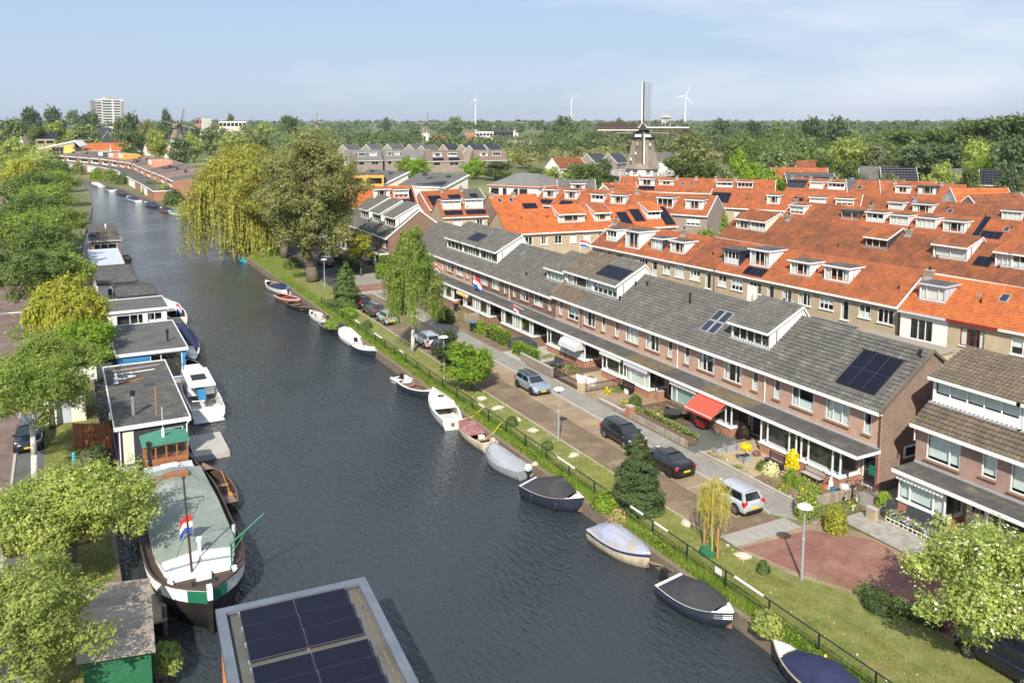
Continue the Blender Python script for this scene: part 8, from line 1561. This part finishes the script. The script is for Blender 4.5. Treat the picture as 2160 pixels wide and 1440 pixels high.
for px, D_, w, d, h, wl_, rr, bands, lb in ((215, 760, 36, 14, 17, 'stucco', 'felt', ((11.5, 15),), 'white strip windowed office behind the mansard houses'), (455, 860, 38, 20, 13, 'stucco', 'felt_grey', ((4, 6.5), (9, 11.5)), 'long white office block'), (425, 900, 12, 12, 24, 'redbrick', 'felt', ((19, 22),), 'red brick tower of the offices'), (490, 1000, 30, 14, 21, 'cream', 'solar', ((15, 19),), 'cream office with dark roof strip'), (435, 900, 10, 10, 25, 'grey_panel', 'felt_grey', (), 'grey stair tower of the offices'), (520, 760, 34, 10, 9, 'stucco', 'white', ((4, 7),), 'low white hall with glazed front'), (385, 640, 26, 14, 7, 'grey_panel', 'greypaint', (), 'grey metal roofed hall behind the willow'), (123, 780, 24, 10, 17, 'stucco', 'white', (), 'white roofed hall among the left trees'),
        (1040, 1000, 40, 12, 9, 'stucco', 'slate', ((4, 7),), 'white and black estate by the meadow'), (1062, 960, 22, 12, 11, 'slate', 'slate', ((5, 9),), 'black apartment house by the meadow'), (1000, 1020, 22, 10, 8, 'redbrick', 'tile_farbrown', (), 'red brown farm at the meadow'), (1405, 1900, 20, 14, 32, 'grey_panel', 'conc', ((22, 26),), 'grey block behind the right turbine')): P = far(px, D_); block(lb, P, w, d, h, wl_, rr, bearing(P), bands, group='distant buildings')
gh('small red roofed barn on the hay meadow', 925, 830, 10, 7, 3, 6.5, 'brown', 'tile_bright', .3, wins=False)
# stepped terrace along the far right bank
tp = [(114, 328.3), (141, 330), (167.5, 332), (192, 334), (215, 336), (235, 338.3), (254, 341), (269, 343), (284, 346), (297, 352), (311, 358), (326, 364), (340, 369), (356, 376), (374, 384)]
TP = [at(px, py, 5.4) for px, py in tp]; tops = {3: 'green_panel', 4: 'pink_panel', 5: 'orange_panel', 9: 'pink_panel'}
for i in range(14):
    a, b_ = TP[i], TP[i+1]; dv = b_-a; w = dv.length-.25; rz_ = math.atan2(dv.y, dv.x)
    o = thing('terrace_house', f'stepped terrace house on the far bank, {ORD[i]} from the bend', 'house', (a.x, a.y, 0), rz_, 'stepped terrace on the far bank')
    opens = [(w*.12, w*.88, 3.5, 4.9)]; m = MB(); wall_cells(m, w, 0, 5.4, opens, 0, 0, .15); ob('front_wall', m.mesh('front_wall', MT['stucco']), o)
    ob('party_wall', MB().ext([(-1.4, 0), (13, 0), (13, 7.6), (-1.4, 5.6)], 'x', w-.05, w+.22).mesh('party_wall', MT['redbrick']), o)
    ob('roof', MB().ext([(-.8, 5.45), (13, 7.4), (13, 7.2), (-.8, 5.25)], 'x', .0, w-.02).mesh('roof', MT['felt_grey' if i % 3 else 'tile_farbrown']), o); ob('fascia', MB().box(0, -.9, 5.2, w-.02, -.81, 5.62).mesh('fascia', MT['white']), o)
    window(o, *opens[0], .04, (.35, .65), 'white', 'dark'); ob('extension', MB().box(.2, -6.5, 0, w-.4, -.01, 2.7).mesh('extension', MT['redbrick' if i % 2 else 'stucco']), o); ob('extension_roof', MB().box(0, -6.8, 2.7, w-.2, -.01, 3.0, 0).box(.1, -6.65, 3.003, w-.3, -.1, 3.03, 1).mesh('extension_roof', [MT['white'], MT['felt']]), o)
    ob('roof_vent', MB().box(w*.5, 6, 6.3, w*.5+.8, 6.8, 7.4).mesh('roof_vent', MT['anthra']), o)
    if i in tops: ob('roof_box', MB().box(.2, 2.5, 5.9, w*.75, 9.5, 8.2).mesh('roof_box', MT[tops[i]]), o); ob('box_window', MB().box(w*.2, 2.4, 6.7, w*.6, 2.49, 8.2).mesh('box_window', MT['curtain']), o)
    if i in (8, 10): 
        for k in range(4): ob('solar_panel', MB().face([(w*.1+k*w*.2, 4, 6.3), (w*.28+k*w*.2, 4, 6.3), (w*.28+k*w*.2, 8, 6.9), (w*.1+k*w*.2, 8, 6.9)]).mesh('solar_panel', MT['solar']), o)

# ------------------------------------------------------------------ far trees
FM = {}
for k, (lf, sh, rx, rz_, n, rc, nl, sz, cz) in {'a': ('leaf_far', 'any', 4.4, 5.0, 46, 1.6, 3800, .75, 6.0), 'b': ('leaf_far2', 'any', 4.2, 5.2, 48, 1.6, 3800, .75, 5.9), 'c': ('leaf_b', 'any', 4.7, 5.0, 50, 1.5, 6000, .55, 5.8), 'd': ('leaf_o', 'any', 4.7, 5.0, 46, 1.6, 4600, .65, 5.9), 'e': ('leaf_m', 'any', 4.6, 5.2, 54, 1.45, 6500, .55, 5.9), 'f': ('leaf_p', 'any', 4.2, 4.4, 28, 1.4, 2400, .7, 6.0), 'g': ('leaf_l', 'any', 4.6, 4.9, 46, 1.5, 4200, .65, 5.9), 'h': ('leaf_g', 'any', 4.6, 4.8, 46, 1.5, 4200, .65, 5.9)}.items():
    FM[k] = tree_mesh(100+ord(k), 11.5, rx, rx, rz_, cz, n, rc, nl, sz, lf, r0=.3, trunk_h=4.5, shape=sh)
def fartree(px, yt, D_, wpx, k, label, group='trees beyond the houses', conic=1.0):
    P = far(px, D_); h = 24-(yt-250)*D_/1814; s_ = wpx*D_/1814/11.5; tree(label, P, FM[k], rng.uniform(0, 6), s_, group, sz=max(.2, h/11.6))
for px, yt, D_, w, k, lb in [(855, 330, 350, 45, 'c', 'left one of the bright green tree pair'), (882, 332, 345, 50, 'c', 'right one of the bright green tree pair'), (1000, 332, 340, 55, 'c', 'bright green tree left of the dark maple'), (1045, 338, 335, 80, 'e', 'broad dark green maple before the white villa'), (1110, 325, 420, 50, 'f', 'purple leaved tree beside the maroon farmhouse'), (1130, 352, 300, 60, 'e', 'green tree before the maroon farmhouse'), (1165, 352, 280, 60, 'g', 'yellowish tree between villa and farmhouse'), (1245, 338, 270, 80, 'e', 'dark green tree left of the mill stage'), (1215, 345, 300, 60, 'a', 'mid green tree beside the farmhouse'), (1278, 335, 290, 50, 'a', 'green tree close to the mill body'),
        (1465, 280, 330, 130, 'd', 'large olive tree right of the mill'), (1430, 325, 255, 90, 'e', 'dark green tree by the mill foot, right'), (1500, 330, 250, 90, 'e', 'dark round tree above the back orange row'), (1555, 292, 400, 80, 'e', 'green domed tree behind the olive one'), (1565, 316, 260, 60, 'c', 'lime green tree over the back row'), (1600, 345, 230, 80, 'c', 'bright tree above the grey wall roof'), (1650, 318, 280, 90, 'a', 'grey green tree left of the red farm'), (1535, 345, 240, 50, 'h', 'silvery tree above the back orange row'), (1630, 360, 220, 70, 'c', 'lime tree crown behind the back row ridge'),
        (1720, 243, 520, 75, 'b', 'dark round elm left of its twin'), (1772, 241, 520, 68, 'b', 'dark round elm right of its twin'), (1705, 290, 380, 70, 'a', 'soft green tree under the dark elms'), (1790, 290, 330, 90, 'g', 'yellowish birch like tree before the charcoal house'), (1800, 330, 255, 60, 'e', 'dense tree left of the charcoal house'), (1850, 300, 330, 70, 'h', 'grey brown tree behind the solar house'), (1745, 320, 300, 50, 'e', 'tree behind the black roofed house'), (1880, 365, 225, 60, 'a', 'rounded tree between charcoal and orange houses'), (1992, 342, 235, 70, 'g', 'light green tree between the pale houses'),
        (1910, 268, 420, 120, 'e', 'first great tree of the tall wood, left end'), (1975, 262, 390, 120, 'e', 'second great tree of the tall wood'), (2040, 243, 400, 110, 'e', 'tallest tree of the wood behind the pale house'), (2100, 238, 390, 110, 'e', 'great tree of the tall wood near the edge'), (2155, 230, 380, 120, 'e', 'last great tree at the right edge'), (1870, 285, 450, 100, 'a', 'soft tree at the left flank of the tall wood'), (2070, 292, 290, 70, 'g', 'yellow green poplar before the tall wood'), (2085, 330, 260, 60, 'c', 'bright tree between the two pale houses'), (1945, 300, 330, 110, 'b', 'dark understory tree left of the pale house'), (2010, 300, 320, 100, 'b', 'dark understory tree above the pale house'), (2150, 280, 250, 90, 'b', 'dark pine at the right edge'), (2140, 345, 190, 70, 'b', 'dark fir before the right hand houses'), (2060, 345, 240, 50, 'e', 'tree right of the pale grey house'),
        (60, 222, 760, 62, 'b', 'dark domed tree pair left of the tower block, left'), (115, 221, 760, 55, 'b', 'dark domed tree pair left of the tower block, right'), (188, 231, 740, 50, 'b', 'dark tree touching the tower block'), (155, 232, 800, 40, 'a', 'green tree left of the tower block'), (272, 234, 700, 50, 'b', 'dark tree right of the tower block'), (348, 226, 640, 34, 'b', 'dark conical poplar beside the slanting mill'), (330, 272, 460, 50, 'g', 'pale green round willow behind the terrace'), (278, 272, 480, 62, 'e', 'deep green tree behind the terrace'), (375, 290, 420, 55, 'a', 'green tree right of the terrace'), (30, 250, 520, 70, 'a', 'leafy tree at the far left edge'), (75, 258, 470, 50, 'e', 'dark tree above the modern building'), (110, 255, 520, 70, 'g', 'light green tree above the modern building'), (175, 262, 560, 80, 'a', 'green tree before the white office'), (255, 248, 620, 50, 'a', 'tree between mansard houses and terrace'), (310, 250, 640, 40, 'd', 'brownish bare tree behind the pale willow'), (20, 290, 380, 70, 'g', 'yellowish tree by the left edge, above the canal'), (485, 276, 480, 70, 'g', 'olive tree between the offices and the willow'), (608, 238, 720, 48, 'e', 'green clump on the horizon above the willow'), (450, 258, 780, 40, 'd', 'brown green tree before the red tower'),
        (815, 245, 1250, 18, 'b', 'small dark tree on the horizon, centre left'), (960, 246, 1150, 45, 'a', 'broad tree on the horizon left of the first turbine'), (1305, 246, 700, 28, 'b', 'dark round tree on the horizon left of the mill'), (1190, 245, 900, 60, 'a', 'double tree below the middle turbine'), (1450, 258, 800, 30, 'b', 'dark tree right of the mill sails'), (1520, 247, 640, 52, 'b', 'dark tree on the horizon right of the mill'), (1590, 252, 620, 40, 'b', 'second dark tree on the horizon right of the mill'), (1640, 255, 640, 40, 'a', 'third tree on the horizon right of the mill'), (485, 240, 1100, 20, 'a', 'small round tree above the offices'), (520, 262, 620, 50, 'd', 'brownish tree right of the offices'), (555, 256, 660, 50, 'g', 'pale tree above the willow crown'), (435, 272, 560, 46, 'a', 'tree in front of the long white office'), (405, 282, 470, 50, 'g', 'pale tree left of the metal hall'), (545, 285, 430, 70, 'a', 'green tree behind the weeping willow'), (470, 268, 640, 40, 'h', 'greyish tree before the cream office'), (410, 262, 700, 30, 'e', 'slim tree left of the red office tower')]:
    fartree(px, yt, D_, w, k, lb)
# garden plants along the far bank
for k, (px, py, w, h, lf) in enumerate(((165, 368, 3.2, 6, 'leaf_o'), (205, 378, 2.6, 4.5, 'leaf_b'), (232, 382, 3.2, 5, 'leaf'), (260, 388, 2.6, 4, 'leaf_m'), (290, 372, 3, 7, 'leaf_p'), (318, 408, 2.6, 4, 'leaf_m'), (345, 420, 3, 4.5, 'leaf_l'), (368, 432, 3, 4.5, 'leaf_m'), (335, 400, 2.5, 4, 'leaf_l'))): shrub(f'garden bush on the far bank below the terrace, {ORD[k]} from the bend', at(px, py), w, w, h, lf, 1400, .5, 200+k, group='garden bushes on the far bank')

# the woods that fade into one mass towards the horizon
def wood(name, label, items, leaf, seed, nq=70, q=1.7):
    g = np.random.default_rng(seed); C = []; N_ = []; T = []
    for x, y, r, h in items:
        d = rand_dirs(nq, g); d[:, 2] = np.abs(d[:, 2])*1.1-.25; d /= np.linalg.norm(d, axis=1)[:, None]; p = d*np.array([r, r, h*.48])*g.uniform(.75, 1.05, (nq, 1)); C.append(p+np.array([x, y, h*.52])); N_.append(d); T.append(np.full(nq, g.normal(0, .22))+g.normal(0, .1, nq))
    C, N_, T = np.concatenate(C), np.concatenate(N_), np.concatenate(T); V, Q = leaf_quads(C, N_, q, g, .8); V[:, 2] = np.maximum(V[:, 2], .05); ob(name, arr_mesh(name, V, Q, MT[leaf], T), label=label, cat='wood', kind='stuff')
def scatter(n, pr, dr, hr, seed, clear=()):
    g = np.random.default_rng(seed); out = []
    while len(out) < n:
        px, D_ = g.uniform(*pr), dr[0]*(dr[1]/dr[0])**g.random()
        if any(a <= px <= b_ and c <= D_ <= d for a, b_, c, d in clear): continue
        P = far(px, D_); h = g.uniform(*hr); out.append((P.x, P.y, h*g.uniform(.38, .6), h))
    return out
CL = [(880, 1140, 600, 1080), (380, 540, 560, 1000), (150, 250, 560, 780), (200, 260, 560, 1060), (355, 390, 400, 620), (885, 910, 500, 910)]
wood('far_wood', 'belt of trees behind the estate and the mill', scatter(420, (650, 1800), (480, 1000), (9, 15), 1, CL), 'leaf_far', 1, 110, 1.5)
wood('far_wood', 'woods on the left horizon', scatter(300, (-150, 700), (560, 1100), (9, 17), 2, CL), 'leaf_far', 2, 110, 1.6)
wood('far_wood', 'right hand woods behind the houses', scatter(240, (1560, 2350), (330, 800), (10, 17), 3), 'leaf_m', 3, 130, 1.4)
wood('far_wood', 'most distant woods along the horizon', scatter(900, (-250, 2450), (1000, 3800), (12, 22), 4), 'leaf_far2', 4, 60, 3.2)
wood('hedgerow', 'scrub between the houses and the meadow', scatter(260, (640, 1320), (400, 700), (4, 9), 5, [(700, 1060, 380, 490), (880, 1140, 640, 1080)]), 'leaf_o', 5, 90, 1.2)
wood('hedgerow', 'garden greenery between the right hand houses', scatter(120, (1650, 2300), (190, 330), (3, 6.5), 6), 'leaf_m', 6, 110, .7)
wood('hedgerow', 'trees along the left road beyond the bend', scatter(70, (-120, 100), (260, 520), (7, 12), 7), 'leaf_l', 7, 160, 1.0)

# ------------------------------------------------------------------ haze
hz = MB().box(-4050, -650, -3, 6550, 7050, 95).mesh('haze', bpy.data.materials.new('haze')); hm = hz.materials[0]; hm.use_nodes = True; hn = hm.node_tree.nodes; hn.clear()
ho = hn.new('ShaderNodeOutputMaterial'); hv = hn.new('ShaderNodeVolumePrincipled'); hv.inputs['Color'].default_value = (.86, .92, 1.0, 1); hv.inputs['Density'].default_value = .00007; hv.inputs['Anisotropy'].default_value = .2
hm.node_tree.links.new(hv.outputs[0], ho.inputs['Volume']); HZ = ob('haze', hz, kind='stuff')
